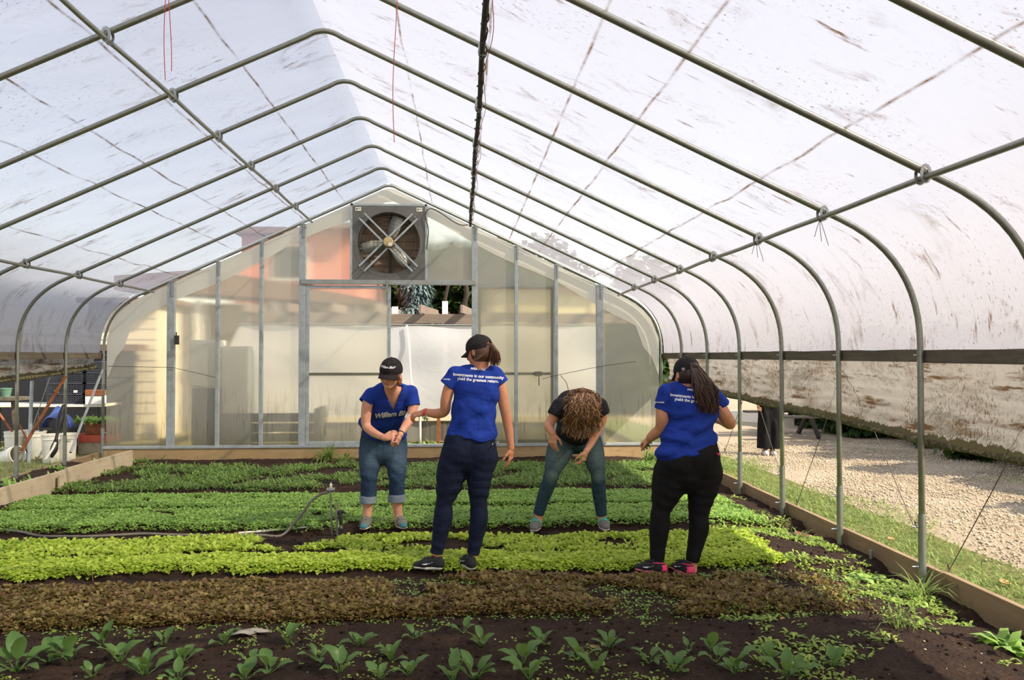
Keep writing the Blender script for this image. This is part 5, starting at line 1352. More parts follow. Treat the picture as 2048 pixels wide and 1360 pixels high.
M['shoe_black'] = plain('black_knit', (34, 33, 34), 0.9, 0, 0.2, 60)
M['sole_white'] = plain('white_foam_sole', (214, 204, 188), 0.8, 0, 0.12, 20)
M['sole_pink'] = plain('pink_sole', (226, 120, 124), 0.8, 0, 0.1, 20)
M['pink'] = plain('hot_pink_trim', (226, 48, 96), 0.6, 0, 0.1)
M['lace_teal'] = plain('teal_lace', (86, 190, 170), 0.8)
M['lace_grey'] = plain('grey_lace', (140, 134, 120), 0.8)
M['white_cloth'] = plain('white_sock', (206, 200, 190), 0.9)
# ------------------------------------------------------------ the four women
class Fig:
    def __init__(s, Y, name, label, base): s.Y = Y; s.t = tag(empty(name, base), label, 'person')
    def p(s, x, y, dY=0.0): return atY(x, y, s.Y + dY)
    def st(s, x, y, dY, hw, d):         # station: half width in photo pixels, depth in metres
        return (s.p(x, y, dY), hw*(s.Y + dY)/FPX, d)
X_ = (1, 0, 0)
# ===== woman 2: standing, back to the camera, hand reaching left
f = Fig(6.10, 'person', 'tall woman in blue tee and dark jeans, standing with her back turned, reaching left', (-0.08, 6.05, 0.0)); t = f.t
torso = [f.st(957, 752, 0, 40, .075), f.st(955, 775, 0, 46, .108), f.st(949, 805, 0, 43, .102), f.st(947, 838, 0, 44, .105), f.st(944, 872, 0, 50, .122)]
pelv = [f.st(944, 868, 0, 46, .112), f.st(940, 890, 0, 52, .122), f.st(938, 915, 0.0, 54, .125)]
legL = [f.st(914, 915, 0, 33, .118), f.st(903, 945, 0, 29.5, .108), f.st(897, 975, 0, 24, .092), f.st(889, 1003, 0, 16.5, .066), f.st(886, 1036, 0, 18.5, .070), f.st(879, 1075, 0, 14.5, .055), f.st(873, 1106, 0, 12, .047)]
legR = [f.st(966, 915, 0, 30, .115), f.st(960, 945, 0, 25, .105), f.st(958, 975, 0, 22, .090), f.st(957, 1005, 0, 16.5, .065), f.st(958, 1036, 0.0, 17.5, .070), f.st(952, 1075, 0, 14.5, .055), f.st(946, 1108, 0, 11.5, .046)]
hc = V3(f.p(958, 704, 0.0)); B = basis((-0.78, 0.58, -0.24), (0.06, 0.02, 1))
aL = [(f.p(910, 750), .046, .046), (f.p(899, 775), .045, .045), (f.p(892, 800, 0.0), .042, .042), (f.p(889, 822, 0.03), .039, .039), (f.p(874, 827, 0.08), .037, .037), (f.p(861, 826, 0.11), .032, .032), (f.p(848, 825, 0.14), .025, .027)]
aR = [(f.p(992, 752), .046, .046), (f.p(1002, 780), .043, .045), (f.p(1008, 810), .040, .042), (f.p(1013, 835), .037, .038), (f.p(1018, 862), .034, .034), (f.p(1022, 896), .024, .026)]
body = chain(torso, .03, -.022) + chain(pelv, .03, -.024) + chain(legL, .02, -.012) + chain(legR, .02, -.012)
body += [Cone(f.p(912, 750), f.p(990, 750), .046, .046, k=.03), Cone(f.p(962, 748), hc - B[2]*.05 - B[1]*.02, .052, .050, k=.03), Cone(f.p(925, 745), f.p(985, 746), .04, .04, k=.03)]
body += chain(aL, .015) + chain(aR, .015) + head_prims(hc, B)
body += hand_prims(f.p(847, 826, .14), (-0.95, .25, -0.18), (0.25, .5, -1), .98, [.45, .5, .6, .65], -1)
body += hand_prims(f.p(1022, 898), (-0.03, .06, -1), (-1, .5, 0), .98, [.25, .28, .32, .36], -1)
for lg, fl in ((legL, (-1, 0, 0)), (legR, (0, 1, 0))):
    body += [Cone(lg[-1][0], V3(lg[-1][0]) + [0.0, 0, -.06], .036, .034, k=.01)]
solid('body', body, .0045, M['skin_b'], t)
shirt = chain(torso + [f.st(943.5, 876, 0, 51, .126)], .03, .004, flat_end=True) + [Cone(f.p(910, 748), f.p(992, 750), .056, .056, k=.03), Cone(f.p(930, 742), f.p(985, 743), .044, .046, k=.03)]
shirt += [Cone(f.p(911, 748), f.p(894, 771), .058, .062, .058, .060, X_, .02, '+', 1), Cone(f.p(990, 750), f.p(1003, 768), .056, .060, .056, .060, X_, .02, '+', 1)]
shirt += [Cone(f.p(897, 766), f.p(891, 778), .045, .049, k=.004, op='-', flat=2), Cone(f.p(1001, 764), f.p(1006, 778), .044, .048, k=.004, op='-', flat=2), Ell(f.p(962, 733, .0), (.062, .07, .030), None, .01, '-')]
shirt += [folds(.0062, [(14, 4, -22, 0.3, 1), (-20, 6, -16, 2.1, .8), (6, 2, 46, 1.1, .55)], lambda x, y, z: np.clip((1.42 - z)/.25, .15, 1))]
sh = solid('shirt', shirt, .005, M['blue'], t)
jn = chain(pelv, .03, .002) + chain(legL, .02, .002, flat_end=True) + chain(legR, .02, .002, flat_end=True)
jn += [Ell(f.p(921, 905, -.055), (.085, .080, .095), None, .04), Ell(f.p(960, 905, -.055), (.083, .080, .095), None, .04)]
jn += [Cut(f.p(944, 869), (0.04, 0, 1)), folds(.0020, [(14, 0, 85, 0, 1), (30, 0, 50, 1, .6)], lambda x, y, z: np.clip(1 - np.abs(z - .62)/.22, 0, 1) + .7*np.clip(1 - np.abs(z - .14)/.10, 0, 1) + .25)]
M['denim_dark'] = denim('dark_indigo_denim', (18, 24, 42), (28, 36, 58), [], (60, 70, 96))
je = solid('jeans', jn, .005, M['denim_dark'], t)
m = MB()       # stitched pocket and printed stripes
for k in range(5):
    a = f.p(985 + k*2.2, 893 - 1.5*k, -.16); b = f.p(990 + k*1.6, 881 + 1.5, -.16)
    m.bar((a.x, a.y, a.z), (b.x + .006, b.y, b.z), .003, .0015, up=(0, 1, 0))
o = m.build('stripe_print', M['print'], je)
bv = BVHTree.FromObject(je, bpy.context.evaluated_depsgraph_get())
for v in o.data.vertices:
    h = bv.ray_cast(v.co + Vector((0, -.3, 0)), Vector((0, 1, 0)), 1.0)
    if h[0]: v.co = h[0] + Vector((0, -.002, 0))
hair = [Ell(hc + B[0]*0 + B[1]*-.02 + B[2]*-.008, (.083, .095, .090), B, .02), Cut(hc + B[1]*.028, B[1]*1 + B[2]*.25)]
hair += [Ell(hc - B[1]*.112 + B[2]*.015, (.026, .030, .026), B, .02)]
ho = solid('hair', hair, .005, M['hair_brown'], t)
hp0 = hc - B[1]*.125 + B[2]*.018
def fn(r, i):
    a = r.uniform(0, 6.28); q = .018*math.sqrt(r.random()); sx = q*math.cos(a); L_ = r.uniform(.10, .155); sp = r.uniform(-.03, .035)
    return catmull([hp0 + np.array([sx*.5, q*math.sin(a), .01]), hp0 + np.array([sx + .012, -.015 + q*math.sin(a), -.015]), hp0 + np.array([.018 + sx*1.5 + sp*.5, -.012 + q*math.sin(a), -L_*.5]), hp0 + np.array([.014 + sx*1.6 + sp + r.uniform(-.01, .01), 0.0 + q*math.sin(a), -L_])], 3)
strands('ponytail', t, M['hair_brown'], None, random.Random(3), 220, fn, .0042)
def fn(r, i):       # hair swept from the nape to the tail
    z = r.uniform(-.075, .02); sg = -1 if r.random() < .75 else 1; y = r.uniform(.0, .03)
    return [hc + B[0]*sg*.080 + B[1]*(-y) + B[2]*z, hc + B[0]*sg*.062 - B[1]*.075 + B[2]*(z*.75 + .006), hc + B[0]*sg*.03 - B[1]*.112 + B[2]*(z*.4 + .01), hp0]
strands('swept_hair', t, M['hair_brown'], None, random.Random(4), 150, fn, .0034)
cp = cap(t, hc, B, 1.03, .07, opening=True)
ex = (1, .0, -.075)
lettering('Investments in our community\nyield the greatest return.', .031, f.p(957, 755, -.1), ex, (0.06, 0, 1), sh, sh, M['print'], 'back_lettering', bold=.0009, cast=(0, 1, 0))
lettering('William Blair', .022, f.p(955.5, 740, -.1), ex, (0.06, 0, 1), sh, sh, M['print'], 'collar_lettering', shear=.5, bold=.0008, cast=(0, 1, 0))
lettering('VOLUNTEER', .012, f.p(889, 760, -.1), (1, .3, -.05), (0, 0, 1), sh, sh, M['print'], 'sleeve_lettering', bold=.0005, cast=(.3, 1, 0))
# red watch strap, greens in the hand
w0 = V3(f.p(852, 825, .13)); wd = unit(V3(f.p(848, 825, .14)) - V3(f.p(861, 826, .11))); r1 = unit(np.cross(wd, [0, 0, 1])); r2 = np.cross(wd, r1)
ring = [w0 + .0295*(r1*math.cos(a) + r2*math.sin(a)) for a in np.linspace(0, 6.28, 21)]
m = MB()
for p, q in zip(ring, ring[1:]): m.bar(p, q, .022, .004, up=r1*math.cos(0) + r2*.01 if False else tuple(np.cross(unit(q - p), wd)))
wt = m.build('watch_strap', plain('coral_rubber', (232, 84, 84), .5), t)
MB().box(tuple(w0 + [-.010, -.034, -.030]), tuple(w0 + [.012, -.024, -.022])).build('watch_clasp', M['print'], wt)
def sprig(c, n, L_, name, lab, mat=None, seed=0, parent=None):
    rs = np.random.RandomState(seed); P = np.array(c)[None] + rs.normal(0, .010, (n, 3))
    V, F_ = leaves(P, L_*rs.uniform(.5, 1.2, n), L_*.35, rs.uniform(0, 6.28, n), rs.uniform(-1.2, .9, n), .5)
    return tag(np_mesh(name, V, F_, mat or M['lf_dark'], smooth=False), lab, 'greens', kind='stuff')
sprig(f.p(851, 834, .10), 26, .030, 'picked_leaves', 'few picked green leaves held in the reaching hand with the red watch strap', seed=1)
for (hx, hy, tx, ty, nm) in ((888, 1139, 822, 1136, 0), (946, 1141, 938, 1128, 1)):
    a = atZ(hx, hy, 0.02); b = atZ(tx, ty, 0.02) if nm == 0 else Vector((a.x - .085, a.y + .235, .02))
    a = Vector((a.x, a.y, .02)); s_, at, sd = shoe(t, a, b, (M['shoe_black'], M['sole_white']), .042, .08, laces=M['shoe_black'])
    swoosh(at, sd, (-1 if (sd[1] > 0) else 1) if nm == 0 else -1, .26, M['print'], s_)

# ===== woman 4: back view, long ponytail, black trousers
f = Fig(5.80, 'person', 'woman with long dark ponytail, blue tee and black trousers, pink trimmed shoes, back turned', (1.5, 5.75, 0.0)); t = f.t
torso = [f.st(1378, 786, 0, 45, .085), f.st(1382, 805, 0, 51, .118), f.st(1382, 835, 0, 50, .125), f.st(1379, 862, 0, 51, .135), f.st(1379, 885, 0, 56, .145), f.st(1378, 905, 0, 57.5, .150)]
pelv = [f.st(1380, 882, 0, 51, .135), f.st(1379, 915, 0, 62, .160), f.st(1377, 945, 0, 62, .155)]
legL = [f.st(1343, 945, 0, 36, .135), f.st(1336, 972, 0, 32.5, .125), f.st(1329, 997, 0, 25, .10), f.st(1322, 1020, 0, 18.5, .078), f.st(1319, 1052, 0, 20, .080), f.st(1316, 1088, 0, 16, .062), f.st(1314, 1120, 0, 13.5, .050)]
legR = [f.st(1409, 945, 0, 36, .135), f.st(1406, 972, 0, 31, .122), f.st(1401, 1000, 0, 24.5, .10), f.st(1397, 1028, 0, 19.5, .078), f.st(1398, 1055, 0, 19.5, .080), f.st(1391, 1090, 0, 15.5, .062), f.st(1384, 1123, 0, 12.5, .050)]
hc = V3(f.p(1373, 749, 0.0)); B = basis((-0.30, 0.90, -0.30), (0.02, .12, 1))
aL = [(f.p(1332, 786), .044, .044), (f.p(1326, 806), .047, .047), (f.p(1325, 830), .049, .048), (f.p(1323, 855, .04), .046, .044), (f.p(1311, 867, .10), .042, .040), (f.p(1302, 874, .14), .034, .033), (f.p(1299, 878, .17), .026, .027)]
aR = [(f.p(1425, 790), .044, .044), (f.p(1436, 808), .047, .047), (f.p(1449, 830), .050, .048), (f.p(1459, 846, .05), .046, .044), (f.p(1455, 846, .14), .042, .040), (f.p(1440, 840, .24), .034, .032), (f.p(1428, 838, .30), .026, .026)]
body = chain(torso, .03, -.026) + chain(pelv, .03, -.024) + chain(legL, .02, -.013) + chain(legR, .02, -.013)
body += [Cone(f.p(1334, 787), f.p(1424, 791), .044, .044, k=.02), Cone(f.p(1377, 784), hc - B[2]*.05 - B[1]*.02, .056, .052, k=.03)]
body += chain(aL, .015) + chain(aR, .015) + head_prims(hc, B)
body += hand_prims(f.p(1300, 878, .17), (-.35, .75, -.25), (.5, .3, -1), .95, [.6, .7, .75, .8], 1)
body += hand_prims(f.p(1427, 838, .31), (-.9, .5, .0), (0, .3, -1), .95, .5, -1)
for lg in (legL, legR): body += [Cone(lg[-1][0], V3(lg[-1][0]) + [0, 0, -.06], .038, .036, k=.01)]
solid('body', body, .0045, M['skin_c'], t)
shirt = chain(torso, .03, .004) + [Cone(f.p(1335, 785), f.p(1423, 789), .062, .062, k=.03), Cone(f.p(1352, 776), f.p(1400, 778), .048, .046, k=.03)]
shirt += [Cone(f.p(1333, 786), f.p(1325, 820, 0.01), .064, .070, .064, .068, X_, .02, '+', 1), Cone(f.p(1424, 790), f.p(1444, 812, .01), .062, .066, .062, .066, X_, .02, '+', 1)]
shirt += [Ell(f.p(1377, 765, .0), (.066, .075, .032), None, .01, '-')]
shirt += [Ell(f.p(1347, 820, 0), (.045, .07, .055), None, .03), Ell(f.p(1345, 905, 0), (.11, .15, .12), None, .05), Cut(f.p(1380, 903, 0), V3(f.p(1381.2, 906.5)) - V3(f.p(1380, 903)))]
shirt += [folds(.0066, [(10, 4, -34, 0.9, 1), (16, 6, 24, 2.4, .9), (-6, 2, 58, 1.9, .7)], lambda x, y, z: np.clip((1.36 - z)/.25, .15, 1))]
sh = solid('shirt', shirt, .005, M['blue'], t)
jn = chain(pelv, .03, .002) + chain(legL, .02, .002, flat_end=True) + chain(legR, .02, .002, flat_end=True)
jn += [Ell(f.p(1352, 925, -.07), (.105, .10, .11), None, .05), Ell(f.p(1404, 925, -.07), (.103, .10, .11), None, .05)]
jn += [Cut(f.p(1380, 898, 0), V3(f.p(1380, 903)) - V3(f.p(1381.2, 906.5))), folds(.0019, [(12, 0, 75, 0, 1), (24, 0, 50, 1, .6)], lambda x, y, z: np.clip(1 - np.abs(z - .55)/.25, 0, 1) + .5*np.clip(1 - np.abs(z - .14)/.10, 0, 1) + .2)]
je = solid('trousers', jn, .005, M['black_pant'], t)
q = f.p(1439, 909, -.165)
m = MB().box((q.x - .010, q.y, q.z - .004), (q.x + .010, q.y + .05, q.z + .004)); m.build('red_tab', M['pink'], je)
hair = [Ell(hc + B[1]*-.02 + B[2]*-.005, (.082, .094, .090), B, .02), Cut(hc + B[1]*.020, B[1]*1 + B[2]*.25), Ell(hc - B[1]*.112 + B[2]*.030, (.028, .030, .028), B, .02)]
solid('hair', hair, .005, M['hair_dark'], t)
K0 = f.p(1386, 730, -.09)
def fn(r, i):
    u = r.uniform(-1, 1); v = r.uniform(-1, 1); L_ = r.uniform(.75, 1.05); wv = r.uniform(-1, 1)
    cx = [1386, 1396, 1408, 1414, 1417]; cy = [726, 748, 775, 800, 826]; hw_ = [6, 13, 18, 20, 17]; dd = [-.08, -.115, -.13, -.13, -.12]; pts = []
    for j in range(5):
        w2 = 5.5*math.sin(j*2.1 + wv*2.2 + (i % 5)*.35)*(j > 1)
        pts.append(f.p(cx[j] + u*hw_[j] + w2, cy[0] + (cy[j] - cy[0])*L_, dd[j] + v*.020*(0.5 + .3*j)))
    if i % 9 == 0: pts[-1] = pts[-1] + Vector((r.uniform(0, .06), 0, r.uniform(-.02, .06)))
    return catmull(pts, 3)
strands('ponytail', t, M['hair_dark'], None, random.Random(8), 420, fn, .0052)
cp = cap(t, hc, B, 1.02, .075, opening=True)
q = f.p(1367, 738, -.12); MB().box((q.x - .0075, q.y - .004, q.z - .009), (q.x + .0085, q.y + .03, q.z + .009)).build('cap_patch', plain('grey_patch', (150, 146, 136), .7), cp)
ex = (1, 0, -.10)
lettering('Investments in our community\nyield the greatest return.', .029, f.p(1391, 797, -.1), ex, (.08, 0, 1), sh, sh, M['print'], 'back_lettering', bold=.0009, cast=(0, 1, 0))
lettering('William Blair', .020, f.p(1389, 782, -.1), ex, (.08, 0, 1), sh, sh, M['print'], 'collar_lettering', shear=.5, bold=.0008, cast=(0, 1, 0))
lettering('VOLUNTEER', .0145, f.p(1319, 807, -.1), (1, .25, -.0), (0.0, 0, 1), sh, sh, M['print'], 'sleeve_lettering', bold=.0006, cast=(.2, 1, 0))
sprig(f.p(1291, 886, .24), 60, .036, 'picked_greens', 'small bunch of picked greens in the left hand of the ponytailed woman', seed=2)
M['shoe_pinkblack'] = None
N = NT('black_and_pink_knit'); co = N.coord(); fz = N.noise(90, 3, vec=co)
M['shoe_pinkblack'] = N.done(N.bsdf(N.ramp(fz, [(.52, lin((36, 28, 34))), (.60, lin((190, 60, 100)))]), .85))
for (hx, hy, tx, ty, nm) in ((1331, 1149, 1266, 1139, 0), (1383, 1153, 1352, 1133, 1)):
    a = atZ(hx, hy, 0.02); b = atZ(tx, ty, 0.02)
    if nm == 1: b = Vector((a.x - .075, a.y + .23, .02))
    d_ = (b - a).normalized(); b = a + d_*.25
    s_, at, sd = shoe(t, a, b, (M['shoe_black'], M['sole_pink']), .043, .078, laces=M['shoe_black'])
    swoosh(at, sd, (-1 if sd[1] > 0 else 1), .25, M['print'], s_)
    pr = [Cone(at(.08, .036), at(.12, .070), .036, .031, .034, .030, sd, .01), Cut(at(.23, .05), d_), Cut(at(.2, .070), (0, 0, 1)), Cut(at(.2, .026), (0, 0, -1))]
    solid('heel_panel', pr, .004, M['pink'], s_)
    m = MB(); m.tube(catmull([at(.02, .078), at(.12, .082, .028), at(.28, .078, .030), at(.36, .074, .018)], 4), .004, 6); m.tube(catmull([at(.02, .078), at(.12, .082, -.028), at(.28, .078, -.030), at(.36, .074, -.018)], 4), .004, 6); m.build('collar_trim', M['pink'], s_)
    MB().tube([at(.40, .08), at(.36, .115)], .004, 6).build('pull_tab', M['shoe_black'], s_)

# ===== woman 1: facing the camera, stooping, hands clasped
f = Fig(7.45, 'person', 'woman in blue V-neck tee and rolled jeans, stooping towards the camera with clasped hands', (-.72, 7.4, 0.0)); t = f.t
sY = FPX/7.45
torso = [f.st(783, 782, -.33, 34, .085), f.st(782, 800, -.27, 39, .110), f.st(776, 822, -.17, 38, .115), f.st(770, 845, -.07, 40, .125), f.st(767, 862, 0.0, 44, .13)]
pelv = [f.st(767, 858, .0, 41, .125), f.st(767, 882, .05, 45.5, .140), f.st(767, 900, .05, 46, .140)]
legL = [f.st(744, 900, .05, 24.5, .12), f.st(741, 922, .02, 22.5, .11), f.st(738, 945, -.01, 17.5, .09), f.st(737, 962, -.02, 15, .078), f.st(737, 985, 0, 15.5, .078), f.st(736.5, 1005, 0.0, 15.5, .078)]
legR = [f.st(791, 900, .05, 22, .12), f.st(792, 922, .02, 21, .11), f.st(794, 945, -.01, 17.5, .09), f.st(794, 962, -.02, 15, .078), f.st(793.5, 985, 0, 15.3, .078), f.st(793.5, 1003, 0.0, 15.5, .078)]
hc = V3(f.p(781.5, 748, -.52)); B = basis((-.26, -.93, -.20), (.04, -.22, .95))
aL = [(f.p(740, 789, -.33), .050, .050), (f.p(735, 808, -.35), .048, .048), (f.p(732, 832, -.36), .044, .044), (f.p(733, 852, -.37), .040, .040), (f.p(745, 864, -.43), .037, .037), (f.p(758, 871, -.50), .031, .031), (f.p(771, 876, -.56), .024, .026)]
aR = [(f.p(823, 783, -.31), .050, .050), (f.p(827, 805, -.33), .047, .047), (f.p(824, 825, -.36), .043, .043), (f.p(820, 838, -.39), .040, .040), (f.p(812, 850, -.46), .037, .037), (f.p(805, 861, -.52), .030, .030), (f.p(801, 869, -.56), .024, .026)]
body = chain(torso, .03, -.018) + chain(pelv, .03, -.020) + chain(legL, .02, -.03) + chain(legR, .02, -.03)
body += [Cone(f.p(744, 789, -.32), f.p(820, 785, -.31), .050, .050, k=.03), Cone(f.p(783, 790, -.34), hc - B[2]*.05 - B[1]*.015, .050, .050, k=.04)]
body += chain(aL, .015) + chain(aR, .015) + head_prims(hc, B, 1.08)
body += hand_prims(f.p(769, 875, -.56), (.9, -.15, .18), (.1, .8, -.45), .95, [.35, .38, .42, .45], 1)
body += hand_prims(f.p(800, 871, -.57), (-.35, -.25, -.9), (-.9, .3, .2), .95, [.75, .8, .85, .9], 1)
for lg, fx, fy in ((legL, 733.5, 1038), (legR, 797.5, 1037)):
    e = f.p(fx, fy, .0); body += [Cone(lg[-2][0], lg[-1][0], .050, .045, k=.02), Cone(lg[-1][0], e, .046, .036, k=.02), Cone(e, V3(e) + [0, -.03, -.05], .036, .034, k=.02)]
solid('body', body, .0045, M['skin_a'], t)
P = lambda x, y, z: hc + 1.08*(x*B[0] + y*B[1] + z*B[2])
for sx in (-1, 1):
    solid('eye', [Ell(P(sx*.031, .080, .006), (.012, .010, .007), B)], .0025, M['eye'], t)
    m = MB().tube([P(sx*.015, .093, .022), P(sx*.03, .093, .026), P(sx*.046, .082, .020)], .003, 6).build('eyebrow', M['brow'], t)
solid('lips', [Cone(P(-.018, .088, -.059), P(.018, .088, -.059), .005, .005, .0075, .0075, B[0], .004), Ell(P(0, .092, -.059), (.012, .006, .007), B, .006)], .0025, M['lip'], t)
shirt = chain(torso, .03, .005, flat_end=True) + [Cone(f.p(745, 789, -.32), f.p(819, 785, -.31), .062, .062, k=.03), Ell(f.p(767, 818, -.27), (.085, .07, .07), None, .04), Ell(f.p(798, 817, -.27), (.085, .07, .07), None, .04)]
shirt += [Cone(f.p(741, 790, -.32), f.p(731, 806, -.345), .060, .068, .060, .066, X_, .02, '+', 1), Cone(f.p(822, 785, -.31), f.p(826, 812, -.335), .060, .066, .060, .064, X_, .02, '+', 1)]
shirt += [Cone(f.p(733, 800, -.34), f.p(727, 815, -.36), .050, .053, k=.004, op='-', flat=2), Cone(f.p(825, 806, -.33), f.p(827, 820, -.34), .052, .054, k=.004, op='-', flat=2)]
# V neck: a tapering wedge taken out of the front and the neck hole
shirt += [Cone(f.p(785, 772, -.46), f.p(784, 823, -.46), .098, .006, .16, .16, X_, .006, '-', 2), Ell(f.p(784, 776, -.36), (.066, .075, .035), None, .01, '-')]
shirt += [Cone(f.p(768, 858, 0), f.p(767, 872, .02), 40*.00463, 44*.00463, .112, .13, X_, .004, '-'), Ell(f.p(727, 845, .0), (.050, .07, .055), None, .03)]
shirt += [folds(.0055, [(14, 4, -24, 0.3, 1), (-18, 6, -20, 2.1, .8), (6, 2, 50, 1.1, .6)], lambda x, y, z: np.clip((1.22 - z)/.2, .15, 1))]
sh = solid('shirt', shirt, .005, M['blue'], t)
jn = chain(pelv, .03, .002) + chain(legL, .02, .002, flat_end=True) + chain(legR, .02, .002, flat_end=True)
jn += [Cone(legL[-2][0], V3(legL[-1][0]) - [0, 0, .03], .066, .062, k=.004, op='-'), Cone(legR[-2][0], V3(legR[-1][0]) - [0, 0, .03], .066, .062, k=.004, op='-')]
jn += [folds(.002, [(14, 0, 70, 0, 1), (30, 0, 50, 1, .6)], lambda x, y, z: np.clip(1 - np.abs(z - .50)/.15, 0, 1) + .3)]
M['denim_w1'] = denim('faded_blue_denim', (34, 50, 72), (50, 70, 94), [(f.p(741, 915, -.1), .19), (f.p(793, 915, -.1), .19)], (88, 108, 126))
je = solid('jeans', jn, .005, M['denim_w1'], t)
M['cuff'] = plain('turned_denim', (122, 134, 144), .9, 0, .15, 60)
for lg in (legL, legR):
    c1 = V3(lg[-1][0]); c0 = c1 + [0, 0, .066]
    solid('cuff', [Cone(c0, c1, .078, .078, .084, .084, X_, .01, '+', 2), Cone(c0 - [0, 0, .03], c1 - [0, 0, .03], .066, .066, .070, .070, X_, .003, '-'), folds(.002, [(20, 10, 20, 0, 1)])], .004, M['cuff'], je)
hair = [Ell(hc - B[1]*.03 - B[2]*.008, (.082, .085, .088), B, .02), Cut(hc + B[1]*.012, B[1]), Ell(P(-.06, -.03, -.055), (.025, .035, .045), B, .02), Ell(P(.06, -.03, -.055), (.022, .03, .04), B, .02)]
solid('hair', hair, .005, M['hair_red'], t)
cp = cap(t, hc, B, 1.10, .062)
lettering('William Blair', .042, P(.008, .20, .068), -B[0]*-1, B[2], cp, cp, M['print'], 'cap_lettering', shear=.5, bold=.001, cast=-B[1]) if False else None
lettering('William Blair', .025, P(0.004, .13, .068), B[0]*-1, B[2], cp, cp, M['print'], 'cap_lettering', shear=.5, bold=.0008, cast=-B[1])
lettering('William Blair', .064, f.p(779, 838, -.6), (1, 0, .10), (-.05, 0, 1), sh, sh, M['print'], 'chest_lettering', shear=.45, bold=.0016, arc=.3, cast=(0, 1, 0))
m = MB(); w0 = V3(f.p(802, 866.5, -.55)); wd = unit(V3(aR[-1][0]) - V3(aR[-2][0])); r1 = unit(np.cross(wd, [0, 1, 0])); r2 = np.cross(wd, r1)
m.tube([w0 + .0285*(r1*math.cos(a) + r2*math.sin(a)) for a in np.linspace(0, 6.28, 19)], .0042, 6); m.build('bracelet', M['black_plastic'], t)
for (hx, hy, tx, ty) in ((739, 1052, 722, 1066), (793, 1048, 812, 1062)):
    a = f.p(735, 1046, 0) if tx < 760 else f.p(795, 1045, 0); a = Vector((a.x, 7.50, .03))
    b = atZ(tx, ty, .03); d_ = (b - a).normalized(); b = a + Vector((d_.x, d_.y, 0)).normalized()*.25
    s_, at, sd = shoe(t, a, b, (M['shoe_grey'], M['sole_white']), .045, .085, laces=M['lace_grey'])
    solid('toe_cap', [Cone(at(.80, .030), at(.90, .026), .036, .030, .025, .020, sd, .01), Cut(at(.5, .022), (0, 0, -1))], .004, M['shoe_teal'], s_)
    m = MB(); m.tube(catmull([at(.02, .080), at(.12, .088, .030), at(.28, .084, .032), at(.34, .078, .024)], 4), .006, 6); m.tube(catmull([at(.02, .080), at(.12, .088, -.030), at(.28, .084, -.032), at(.34, .078, -.024)], 4), .006, 6); m.build('collar_trim', M['shoe_teal'], s_)

# ===== woman 3: bending low, curly hair hanging down
f = Fig(7.25, 'person', 'woman in black tee bending low with long curly light brown hair hanging over her face', (1.0, 7.2, 0.0)); t = f.t
torso = [f.st(1160, 818, -.38, 34, .10), f.st(1158, 808, -.28, 41, .125), f.st(1155, 812, -.15, 42, .14), f.st(1153, 838, -.02, 39, .145), f.st(1151, 862, .08, 38, .14)]
pelv = [f.st(1151, 858, .10, 38, .14), f.st(1151, 876, .14, 43, .145)]
legL = [f.st(1126, 885, .12, 27, .125), f.st(1117, 908, .06, 25, .115), f.st(1108, 932, .0, 18.5, .09), f.st(1103, 950, -.03, 14.5, .072), f.st(1094, 975, -.02, 14, .066), f.st(1084, 1003, 0, 12, .055), f.st(1077, 1028, 0.02, 10.5, .048)]
legR = [f.st(1178, 885, .12, 26, .125), f.st(1186, 908, .06, 22.5, .115), f.st(1192, 932, .0, 17.5, .09), f.st(1196, 950, -.03, 14, .072), f.st(1197, 975, -.02, 14, .068), f.st(1200, 1003, 0, 12, .055), f.st(1203, 1030, .02, 10.5, .048)]
hc = V3(f.p(1163, 818, -.50)); B = basis((.02, -.45, -.90), (-.06, -.90, .45))
aL = [(f.p(1120, 815, -.36), .050, .050), (f.p(1108, 832, -.37), .046, .046), (f.p(1099, 848, -.38), .040, .040), (f.p(1097, 853, -.40), .038, .038), (f.p(1102, 862, -.44), .031, .031), (f.p(1106, 868, -.46), .025, .027)]
aR = [(f.p(1200, 816, -.36), .050, .050), (f.p(1204, 835, -.37), .045, .045), (f.p(1197, 855, -.38), .040, .040), (f.p(1189, 873, -.41), .036, .036), (f.p(1180, 890, -.45), .029, .029), (f.p(1172, 903, -.49), .023, .025)]
body = chain(torso, .03, -.018) + chain(pelv, .03, -.020) + chain(legL, .02, -.010) + chain(legR, .02, -.010)
body += [Cone(f.p(1124, 816, -.35), f.p(1198, 817, -.35), .050, .050, k=.03), Cone(f.p(1161, 820, -.38), hc - B[2]*.05, .050, .050, k=.04)]
body += chain(aL, .015) + chain(aR, .015) + head_prims(hc, B)
body += hand_prims(f.p(1106, 868, -.46), (-.05, -.1, -1), (.55, .8, 0), .98, [.22, .26, .30, .36], 1)
body += hand_prims(f.p(1172, 903, -.49), (-.3, -.1, -.95), (-.8, .5, 0), .98, [.4, .45, .45, .5], -1)
for lg in (legL, legR):
    e = V3(lg[-1][0]); body += [Cone(e, e + [0, -.01, -.07], .034, .034, k=.02)]
solid('body', body, .0045, M['skin_c'], t)
shirt = chain(torso, .03, .006) + [Cone(f.p(1124, 815, -.35), f.p(1198, 815, -.35), .064, .064, k=.03), Ell(f.p(1149, 850, -.16), (.13, .12, .16), None, .05)]
shirt += [Cone(f.p(1121, 812, -.35), f.p(1109, 832, -.37), .070, .068, .070, .068, X_, .02, '+', 1), Cone(f.p(1199, 811, -.35), f.p(1209, 832, -.37), .068, .070, .068, .070, X_, .02, '+', 1)]
shirt += [Cone(f.p(1111, 828, -.365), f.p(1105, 838, -.375), .054, .056, k=.004, op='-', flat=2), Cone(f.p(1207, 828, -.365), f.p(1211, 838, -.375), .056, .058, k=.004, op='-', flat=2)]
